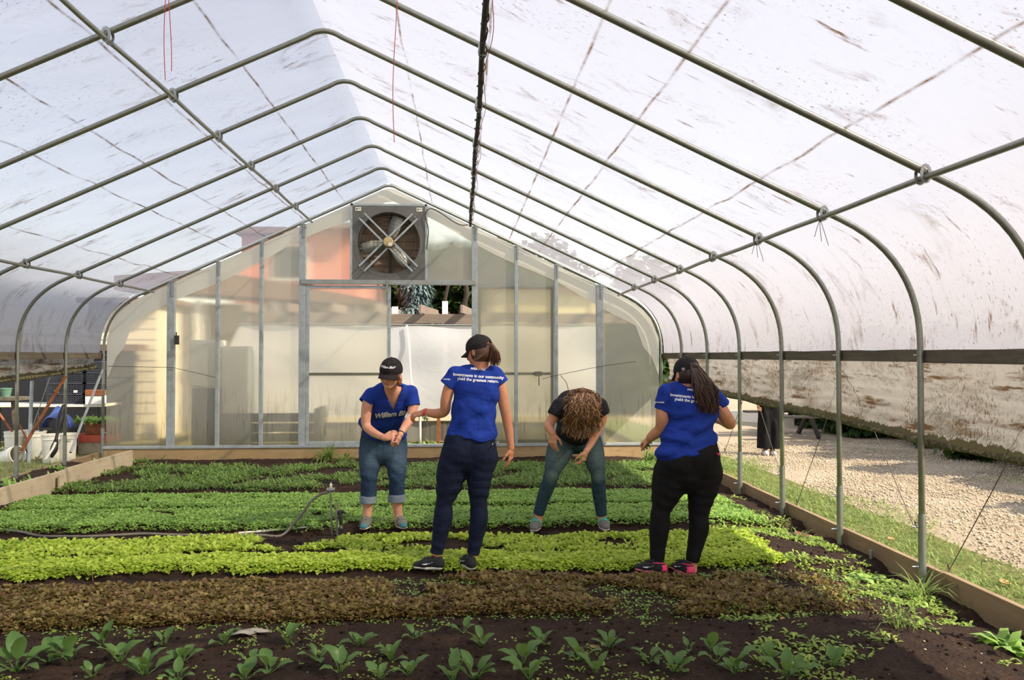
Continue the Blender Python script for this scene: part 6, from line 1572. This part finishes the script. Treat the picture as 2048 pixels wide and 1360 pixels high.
shirt += [Ell(f.p(1150, 845, -.05), (.14, .15, .14), None, .05), folds(.004, [(14, 14, -14, 0.3, 1), (-18, 16, -10, 2.1, .8)])]
sh = solid('shirt', shirt, .0055, M['black_tee'], t)
jn = chain(pelv, .03, .002) + chain(legL, .02, .002, flat_end=True) + chain(legR, .02, .002, flat_end=True)
jn += [folds(.0018, [(14, 0, 75, 0, 1), (24, 0, 60, 1, .6)], lambda x, y, z: np.clip(1 - np.abs(z - .52)/.18, 0, 1) + .3)]
M['denim_w3'] = denim('washed_teal_denim', (36, 56, 66), (54, 76, 84), [(f.p(1117, 912, -.08), .20), (f.p(1187, 912, -.08), .20), (f.p(1104, 950, -.1), .09), (f.p(1196, 950, -.1), .09)], (116, 134, 130))
je = solid('jeans', jn, .005, M['denim_w3'], t)
hair = [Ell(hc - B[1]*.025 + B[2]*.015, (.090, .098, .100), B, .03), Ell(f.p(1165, 830, -.56), (.095, .06, .09), None, .04), Ell(f.p(1163, 846, -.55), (.07, .045, .07), None, .04)]
solid('hair', hair, .006, M['hair_curly'], t)
cr = f.p(1166, 806, -.58)
def fn(r, i):
    u = r.uniform(-1, 1.08); v = r.uniform(0, 1); Ln = r.uniform(.50, 1.0); ph = r.uniform(0, 6.28); am = r.uniform(2.0, 7.0)
    s0x = 1166 + u*20; s0y = 785 + v*14 + 4*u*u; ex_ = 1165 + u*38*(.7 + .3*r.random()) - 5*Ln; ey_ = 800 + 82*Ln*(1 - .20*u*u) + r.uniform(-3, 3)
    if u > .5: ex_ += r.uniform(-4, 6)
    pts = []
    for j in range(12):
        q = j/11; env = min(1, q*2.5)
        x = s0x + (ex_ - s0x)*(q**.6) + am*env*math.sin(ph + q*15*(.7 + .4*v)); y = s0y + (ey_ - s0y)*q + 1.5*math.cos(ph + q*15)*env
        d = -.60 - .085*math.sin(math.pi*min(1, q*1.15 + .12)) + .02*math.cos(ph*1.7 + q*13) + .03*abs(u) + (.03 if i % 2 else 0)
        pts.append(f.p(x, y, d))
    return pts
strands('curls', t, M['hair_curly'], None, random.Random(21), 760, fn, .0058)
def fn(r, i):
    a = r.uniform(0, 6.28); x = 1165 + 34*math.cos(a)*r.uniform(.7, 1); y = 808 + 24*math.sin(a)*r.uniform(.7, 1) - 4; ph = r.uniform(0, 6); R_ = r.uniform(2, 4.5); pts = []
    for j in range(10): b = ph + j*.75; pts.append(f.p(x + R_*math.cos(b) + j*.5*math.cos(a), y + R_*math.sin(b) + j*.35*math.sin(a), -.62 + .01*math.sin(b*.7) + .06*(abs(math.cos(a)))))
    return pts
strands('crown_curls', t, M['hair_curly'], None, random.Random(22), 150, fn, .0045)
for (ax_, tx, ty) in ((1076, 1066, 1066), (1204, 1222, 1073)):
    a = f.p(ax_, 1045, 0.05); a = Vector((a.x, 7.33, .03)); b = atZ(tx, ty, .03); d_ = (b - a); d_.z = 0; b = a + d_.normalized()*.255
    s_, at, sd = shoe(t, a, b, (M['shoe_grey'], M['sole_white']), .045, .085, laces=M['lace_teal'])
    solid('sock', [Cone(at(.16, .07), at(.13, .135), .036, .038, .036, .038, sd, .01, '+', 1)], .004, M['lace_grey'], s_)
sprig(f.p(1160, 912, -.52), 26, .030, 'picked_sprig', 'small green and pink sprig pinched in the right hand of the bending woman', mat=M['lf_green'], seed=5)

# ===== passer-by outside on the gravel, seen below the curtain from the knees down
g0 = atZ(1541, 909, -.05)
t = tag(empty('person', (g0.x, g0.y, -.05)), 'person in wide dark trousers and white shoes standing on the gravel beyond the curtain', 'person')
b0 = V3((g0.x - .02, g0.y, -.05)); Q = lambda x, y, z: b0 + [x, y, z]
body = [Cone(Q(0, 0, .95), Q(0, 0, 1.2), .13, .12, .09, .09, k=.03), Cone(Q(0, 0, 1.2), Q(0, 0, 1.38), .14, .15, .10, .09, k=.03), Cone(Q(0, 0, 1.40), Q(0, 0, 1.5), .05, .05, k=.03)]
B = basis((-.2, -1, 0), (0, 0, 1)); body += head_prims(Q(0, -.01, 1.57), B)
for sx in (-1, 1):
    body += chain([(Q(sx*.17, 0, 1.38), .045, .045), (Q(sx*.21, 0, 1.10), .038, .038), (Q(sx*.22, -.06, .88), .026, .026)], .02) + hand_prims(Q(sx*.22, -.07, .87), (0, -.2, -1), (-sx, 0, 0), 1, .3, sx)
    body += chain([(Q(sx*.08, 0, .9), .08, .08), (Q(sx*.07, 0, .5), .05, .055), (Q(sx*.06, 0.02, .08), .035, .035)], .02) + [Cone(Q(sx*.06, .02, .09), Q(sx*.06, -.02, .05), .034, .03, k=.01)]
solid('body', body, .006, M['skin_c'], t)
tr = [Cone(Q(0, 0, 1.0), Q(0, 0, .85), .14, .17, .10, .12, k=.03)]
for sx in (-1, 1): tr += [Cone(Q(sx*.075, 0, .88), Q(sx*.080, 0.01, .11), .10, .115, .11, .125, X_, .03, '+', 1)]
tr += [folds(.006, [(40, 30, 3, 0, 1)])]
solid('wide_trousers', tr, .007, M['black_pant'], t)
tp = [Cone(Q(0, 0, 1.02), Q(0, 0, 1.40), .15, .17, .11, .10, k=.03), Cone(Q(-.16, 0, 1.39), Q(.16, 0, 1.39), .06, .06, k=.03), Cone(Q(-.17, 0, 1.38), Q(-.215, 0, 1.06), .062, .05, k=.02, flat=1), Cone(Q(.17, 0, 1.38), Q(.215, 0, 1.06), .062, .05, k=.02, flat=1), folds(.005, [(20, 20, 15, 0, 1)])]
solid('dark_top', tp, .007, M['black_tee'], t)
solid('hair', [Ell(Q(0, .02, 1.585), (.085, .095, .10), None, .02), Cut(Q(0, -.045, 1.6), (0, -1, -.1))], .006, M['hair_dark'], t)
for sx in (-1, 1): shoe(t, Q(sx*.065, .08, 0), Q(sx*.065 - .03, -.17, 0), (M['white_cloth'], M['sole_white']), .042, .07, laces=M['white_cloth'], hres=.005)
# ------------------------------------------------------------ spinach plants in the foreground, one by one
def spinach(px, py, size, seed, lab, lean=0.0):
    rs = random.Random(seed); g = atZ(px, py, 0.02); g.z = float(soil_h(g.x, g.y)) - 0.006
    t = tag(empty('spinach_plant', g), lab, 'plant', 'young spinach plants in the front bed')
    nl = rs.choice((4, 5, 6, 7)) if size > .8 else rs.choice((3, 4, 5))
    st = MB()
    for k in range(nl):
        a = 2*math.pi*k/nl + rs.uniform(-.5, .5); L_ = size*rs.uniform(.062, .108); wd = L_*rs.uniform(.42, .62); el = rs.uniform(.55, 1.35); L_ *= (0.8 + .3*el/1.3)
        d = Vector((math.cos(a), math.sin(a), 0)); m = MB(); sl = L_*.45
        p0 = g + d*.004; mid = p0 + d*sl*math.cos(el) + Vector((0, 0, sl*math.sin(el)))
        st.tube([p0, (p0 + mid)/2 + Vector((0, 0, .004)), mid], [.0026*size + .0006, .0022*size + .0004, .0018*size], 5)
        sd = Vector((-d.y, d.x, 0)); e = el; p = mid; nL = 7; rows = []
        bend = rs.uniform(.5, 1.5); cup = rs.uniform(.15, .45); ph = rs.uniform(0, 6)
        for i in range(nL + 1):
            u = i/nL; w_ = wd*.5*math.sin(math.pi*min(1, u*.92 + .06))**.75*(1.15 - .35*u) + .0008
            nrm = Vector((-d.x*math.sin(e), -d.y*math.sin(e), math.cos(e)))
            rows.append([p + sd*w_*s_ + nrm*(abs(s_)**1.5*cup*w_ + .10*w_*math.sin(u*14 + ph + s_*3)*abs(s_)) for s_ in (-1, -.5, 0, .5, 1)])
            stp = L_*.85/nL; p = p + (d*math.cos(e) + Vector((0, 0, math.sin(e))))*stp; e -= bend/nL
        m.v = [tuple(q) for r_ in rows for q in r_]; m.f = [(i*5+j, (i+1)*5+j, (i+1)*5+j+1, i*5+j+1) for i in range(nL) for j in range(4)]
        m.build('leaf', M['lf_spin'], t, smooth=True)
    st.build('stems', M['lf_spin'], t, smooth=True)
    return t
SP_ROWS = {'in the front row at the bottom edge': [(185, 1352, .9), (290, 1352, 1.35), (355, 1358, .9), (489, 1358, 1.1), (537, 1346, 1.2), (680, 1349, 1.2), (761, 1359, 1.1), (818, 1347, 1.0), (905, 1358, 1.3), (949, 1354, 1.2), (1059, 1359, 1.4), (1192, 1351, 1.0), (1346, 1344, 1.1), (1470, 1348, 1.1), (1603, 1348, 1.1), (1571, 1359, 1.1)],
           'in the second row from the bottom edge': [(34, 1345, 1.7), (99, 1325, 1.6), (137, 1318, 1.2), (239, 1322, 1.2), (366, 1325, 1.1), (496, 1325, .9), (636, 1325, 1.1), (782, 1320, 1.1), (1045, 1327, 1.4), (1161, 1323, 1.1), (1298, 1327, .9), (1432, 1323, 1.0), (1535, 1325, 1.1), (1666, 1335, .9)],
           'in the third row from the bottom edge': [(205, 1291, 1.0), (328, 1291, .95), (448, 1289, 1.05), (578, 1291, .95), (720, 1293, 1.0), (830, 1276, .8), (910, 1318, .8), (963, 1293, 1.0), (1086, 1289, .9), (1221, 1298, .95), (1377, 1300, .7), (1425, 1304, 1.0), (925, 1264, .8), (262, 1276, .7)]}
ORD = 'first second third fourth fifth sixth seventh eighth ninth tenth eleventh twelfth thirteenth fourteenth fifteenth sixteenth'.split()
for where, L_ in SP_ROWS.items():
    for i, (x, y, s_) in enumerate(sorted(L_)):
        spinach(x, y, s_, x*7 + y, '%s spinach plant from the left %s' % (ORD[i], where))
# two lettuce-like weeds and taller grasses by the right baseboard
def clump(name, px, py, n, L_, wd, lab, mat='lf_green', zf=None, tilt=(.9, 1.5), bend=.9):
    g = atZ(px, py, 0.0); x = NR.normal(g.x, .035, n); y = NR.normal(g.y, .035, n)
    return plant(name, [blades(x, y, soil_h(x, y) - .005, L_, wd, tilt, bend)], M[mat], lab, 'weed')
clump('grass_tuft', 1843, 1185, 60, .24, .010, 'tall grassy weed growing against the nearest right post', 'lf_grass')
clump('grass_tuft', 1800, 1260, 46, .16, .009, 'leaning grass clump on the soil left of the nearest right post', 'lf_grass')
clump('broadleaf_weed', 1728, 1150, 26, .13, .045, 'broad leaved weed beside the short pipe stub at the right baseboard', tilt=(.5, 1.3))
clump('broadleaf_weed', 2010, 1290, 34, .15, .050, 'leafy weed in front of the right baseboard at the picture edge', tilt=(.5, 1.3))
clump('grass_tuft', 1600, 1075, 40, .12, .008, 'small grass tuft beside the brick near the right baseboard', 'lf_grass')
clump('grass_tuft', 1500, 985, 50, .12, .010, 'grass tuft at the foot of the post beside the black trousers', 'lf_grass')
clump('tall_weed', 1300, 925, 90, .26, .016, 'bushy weed at the right corner of the end wall', 'lf_dark', tilt=(.7, 1.5))
clump('tall_weed', 655, 920, 120, .32, .014, 'tall spiky weed against the baseboard under the left door leaf', 'lf_grass', tilt=(.9, 1.5))
clump('tall_weed', 690, 924, 90, .22, .016, 'low spiky weed right beside the tall one under the left door leaf', 'lf_grass', tilt=(.7, 1.5))
clump('tall_weed', 330, 915, 90, .18, .016, 'fine leaved weed at the end wall baseboard under the wide left stud', 'lf_dark', tilt=(.7, 1.5))
clump('tall_weed', 290, 925, 70, .15, .014, 'low weed beside the end of the pale planter plank', 'lf_dark', tilt=(.7, 1.5))
px = NR.uniform(-5.4, -4.8, 420); py = NR.uniform(8.4, 12.4, 420); k_ = smooth_noise(px, py, 2.2, 3) > 0.0
plant('trough_weeds', [rosette(px[k_], py[k_], soil_h, 5, .10, .03, (.5, 1.4))], M['lf_green'], 'weeds growing in the soil trough behind the pale planter plank', 'weeds')
px = NR.uniform(3.29, 3.34, 300); py = NR.uniform(4.5, 12, 300)

# ------------------------------------------------------------ sprinkler, hose, pipe
Ys = 7.27
a = atY(665, 1064, Ys); b = atY(660, 980, Ys)
t = tag(empty('sprinkler', (a.x, Ys, -.02)), 'impact sprinkler on a thin steel stake fed by the grey hose', 'sprinkler')
MB().tube([(a.x, Ys, -.05), b], .009, 10).build('stake', M['galv'], t, smooth='auto')
MB().box((b.x - .03, Ys - .016, b.z - .005), (b.x + .045, Ys + .016, b.z + .018)).build('clamp_bracket', M['alu'], t, bevel=.003)
MB().lathe((b.x + .008, Ys, b.z + .018), [(.010, 0), (.013, .01), (.013, .03), (.008, .035), (.008, .05)], 14).build('nozzle_body', M['white_plastic'], t, smooth='auto')
m = MB().tube([(b.x - .055, Ys, b.z + .072), (b.x + .05, Ys, b.z + .068)], .008, 8); m.box((b.x + .03, Ys - .008, b.z + .055), (b.x + .065, Ys + .008, b.z + .080)); m.box((b.x - .065, Ys - .006, b.z + .06), (b.x - .04, Ys + .006, b.z + .078)); m.build('swing_arm', M['black_plastic'], t)
MB().tube([(b.x + .003, Ys, b.z + .06), (b.x + .003, Ys, b.z + .10)], .007, 8).build('pivot_pin', M['black_plastic'], t)
a2 = atY(674, 1066, Ys - .02); b2 = atY(673, 1003, Ys - .02); c2 = atY(680, 1030, Ys - .05)
t = tag(empty('valve_stake', (a2.x, Ys - .02, -.02)), 'shorter steel stake with a black valve fitting right of the sprinkler', 'stake')
MB().tube([(a2.x, Ys - .02, -.05), b2], .010, 10).build('stake', M['galv'], t, smooth='auto')
m = MB().tube([c2 + Vector((-.02, 0, .025)), c2 + Vector((.03, 0, .03))], .016, 10); m.tube([c2 + Vector((.0, 0, .03)), c2 + Vector((.008, -.01, -.04)), c2 + Vector((.012, -.01, -.09))], [.018, .016, .012], 10); m.tube([c2 + Vector((.03, 0, .03)), c2 + Vector((.05, -.01, .015))], .008, 8); m.build('valve', M['black_plastic'], t, smooth='auto')
MB().tube([c2 + Vector((.012, -.01, -.09)), c2 + Vector((.012, -.01, -.115))], .014, 10).build('hose_coupling', M['alu'], t, smooth='auto')
MB().tube([c2 + Vector((.012, -.01, -.11)), Vector((c2.x + .02, c2.y - .01, -.02))], .008, 8).build('outlet_tube', M['black_plastic'], t, smooth='auto')
M['hose'] = plain('grey_hose', (124, 118, 104), .7, 0, .2, 20)
pts = [atY(658, 984, Ys + .01), atY(640, 989, Ys + .03), atY(622, 1003, Ys + .05), atY(606, 1025, Ys + .06)]
gr = lambda x, y: (lambda q: Vector((q.x, q.y, float(soil_h(q.x, q.y)) + .014)))(atZ(x, y, .01))
pts += [atY(588, 1046, Ys + .05)] + [gr(x, y) for x, y in ((562, 1067), (520, 1068), (440, 1068), (350, 1067), (290, 1066), (240, 1068), (180, 1070), (130, 1071), (80, 1070), (40, 1067), (0, 1066), (-60, 1066))]
tag(MB().tube(catmull(pts, 6), .0125, 12).build('garden_hose', M['hose'], smooth=True), 'grey garden hose lying along the soil path up to the sprinkler', 'hose')
p, q = gr(474, 1066), gr(634, 1061)
tag(MB().tube([p + Vector((0, .05, .004)), q + Vector((0, .05, .004))], .012, 12).build('plastic_pipe', M['white_plastic'], smooth='auto'), 'straight white plastic pipe lying beside the hose left of the sprinkler', 'pipe')
# brick, stub, scrap, leaves
g = atZ(1614, 1082, -.04)
N = NT('old_brick'); f_ = N.noise(30, 5, .7, vec=N.coord()); M['brick'] = N.done(N.bsdf(N.ramp(f_, [(.3, lin((92, 48, 38))), (.7, lin((132, 76, 62)))]), .95, 0, N.bump(f_, .5, .004)))
o = MB().box((-.10, -.05, -.035), (.10, .05, .035)).build('brick', M['brick'], bevel=.005); o.location = (g.x, g.y + .03, -.03); o.rotation_euler = (.12, .25, -.35)
tag(o, 'old red brick tilted on the soil near the right baseboard', 'brick')
g = atZ(1742, 1128, -.05)
t = tag(empty('pipe_stub', (g.x, g.y, -.06)), 'short upright steel pipe stub against the right baseboard', 'pipe')
MB().tube([(g.x, g.y, -.12), (g.x, g.y, .06)], .015, 12).build('tube', M['galv'], t, smooth='auto'); MB().tube([(g.x - .02, g.y, .05), (g.x + .02, g.y, .05)], .004, 6).build('pin', M['alu'], t)
M['fabric_scrap'] = plain('grey_fabric', (150, 144, 132), .9, 0, .12, 20)
for (x, y, s_, lab, sd_) in ((512, 1270, .075, 'torn grey fabric scrap lying on the path in the left foreground', 1), (484, 1279, .055, 'smaller torn grey fabric scrap just left of the larger one', 2)):
    g = atZ(x, y, .01); rs = random.Random(sd_); n = 12; ring = [(g.x + s_*rs.uniform(.6, 1.5)*math.cos(a), g.y + s_*.8*rs.uniform(.5, 1.3)*math.sin(a)) for a in np.linspace(0, 2*math.pi, n, endpoint=False)]
    m = MB(); m.v = [(g.x, g.y, float(soil_h(g.x, g.y)) + .035)] + [(a_, b_, float(soil_h(a_, b_)) + .012 + rs.uniform(0, .02)) for a_, b_ in ring]; m.f = [(0, 1 + i, 1 + (i + 1) % n) for i in range(n)]
    o = m.build('fabric_scrap', M['fabric_scrap'], smooth=True); md = o.modifiers.new('s', 'SOLIDIFY'); md.thickness = .002; tag(o, lab, 'scrap')
def dead_leaf(x, y, L_, lab, zf=None, seed=0, mat=None):
    g = atZ(x, y, .01) if zf is None else atZ(x, y, zf); z = (float(soil_h(g.x, g.y)) if zf is None else zf) + .004; rs = random.Random(seed); a = rs.uniform(0, 6.28)
    m = MB(); rows = []
    for i in range(8):
        u = i/7; w_ = L_*.32*math.sin(math.pi*min(1, u*.95 + .03))**.8
        for s_ in (-1, -.4, .4, 1):
            lx = L_*(u - .5); ly = w_*s_; rows.append((g.x + lx*math.cos(a) - ly*math.sin(a), g.y + lx*math.sin(a) + ly*math.cos(a), z + .25*L_*(u - .4)**2*2 + .35*w_*s_*s_))
    m.v = rows; m.f = [(i*4+j, (i+1)*4+j, (i+1)*4+j+1, i*4+j+1) for i in range(7) for j in range(3)]
    o = m.build('dead_leaf', mat or M['lf_dry'], smooth=True); md = o.modifiers.new('s', 'SOLIDIFY'); md.thickness = .001; return tag(o, lab, 'leaf')
for i, (x, y, L_, lab, zf) in enumerate([(1190, 1303, .075, 'curled orange dead leaf between the front spinach plants', None), (1564, 1240, .04, 'small tan dead leaf at the right end of the reddish bed', None), (508, 1279, .03, 'pale yellow leaf curl beside the fabric scraps', None), (1782, 1080, .09, 'pale dead leaf on the grass strip behind the second right post', -.03),
                   (2010, 1168, .11, 'pale dead leaf on the grass strip near the right picture edge', -.03), (284, 934, .14, 'flat cream leaf litter at the corner beside the pale plank', None), (1770, 1240, .05, 'dry tan leaf on the soil in the sunlit corner', None), (355, 1245, .035, 'small cream leaf fragment at the front edge of the reddish bed', None)]):
    dead_leaf(x, y, L_, lab, zf, i)
for (x0, y0, x1, y1, lab) in ((182, 1140, 186, 1158, 'thin upright dry stalk on the path in the left foreground'), (1088, 1152, 1104, 1146, 'short tan twig on the path between the two standing women')):
    p, q = atZ(x0, y0, .01), atZ(x1, y1, .01)
    if x0 == 182: p = atZ(x1, y1, .0); q = p + Vector((-.01, 0, .075))
    p.z = float(soil_h(p.x, p.y)) + (.0 if x0 == 182 else .006); q.z = q.z if x0 == 182 else float(soil_h(q.x, q.y)) + .012
    tag(MB().tube([p, q], .0025, 6).build('twig', M['lf_dry'], smooth='auto'), lab, 'twig')
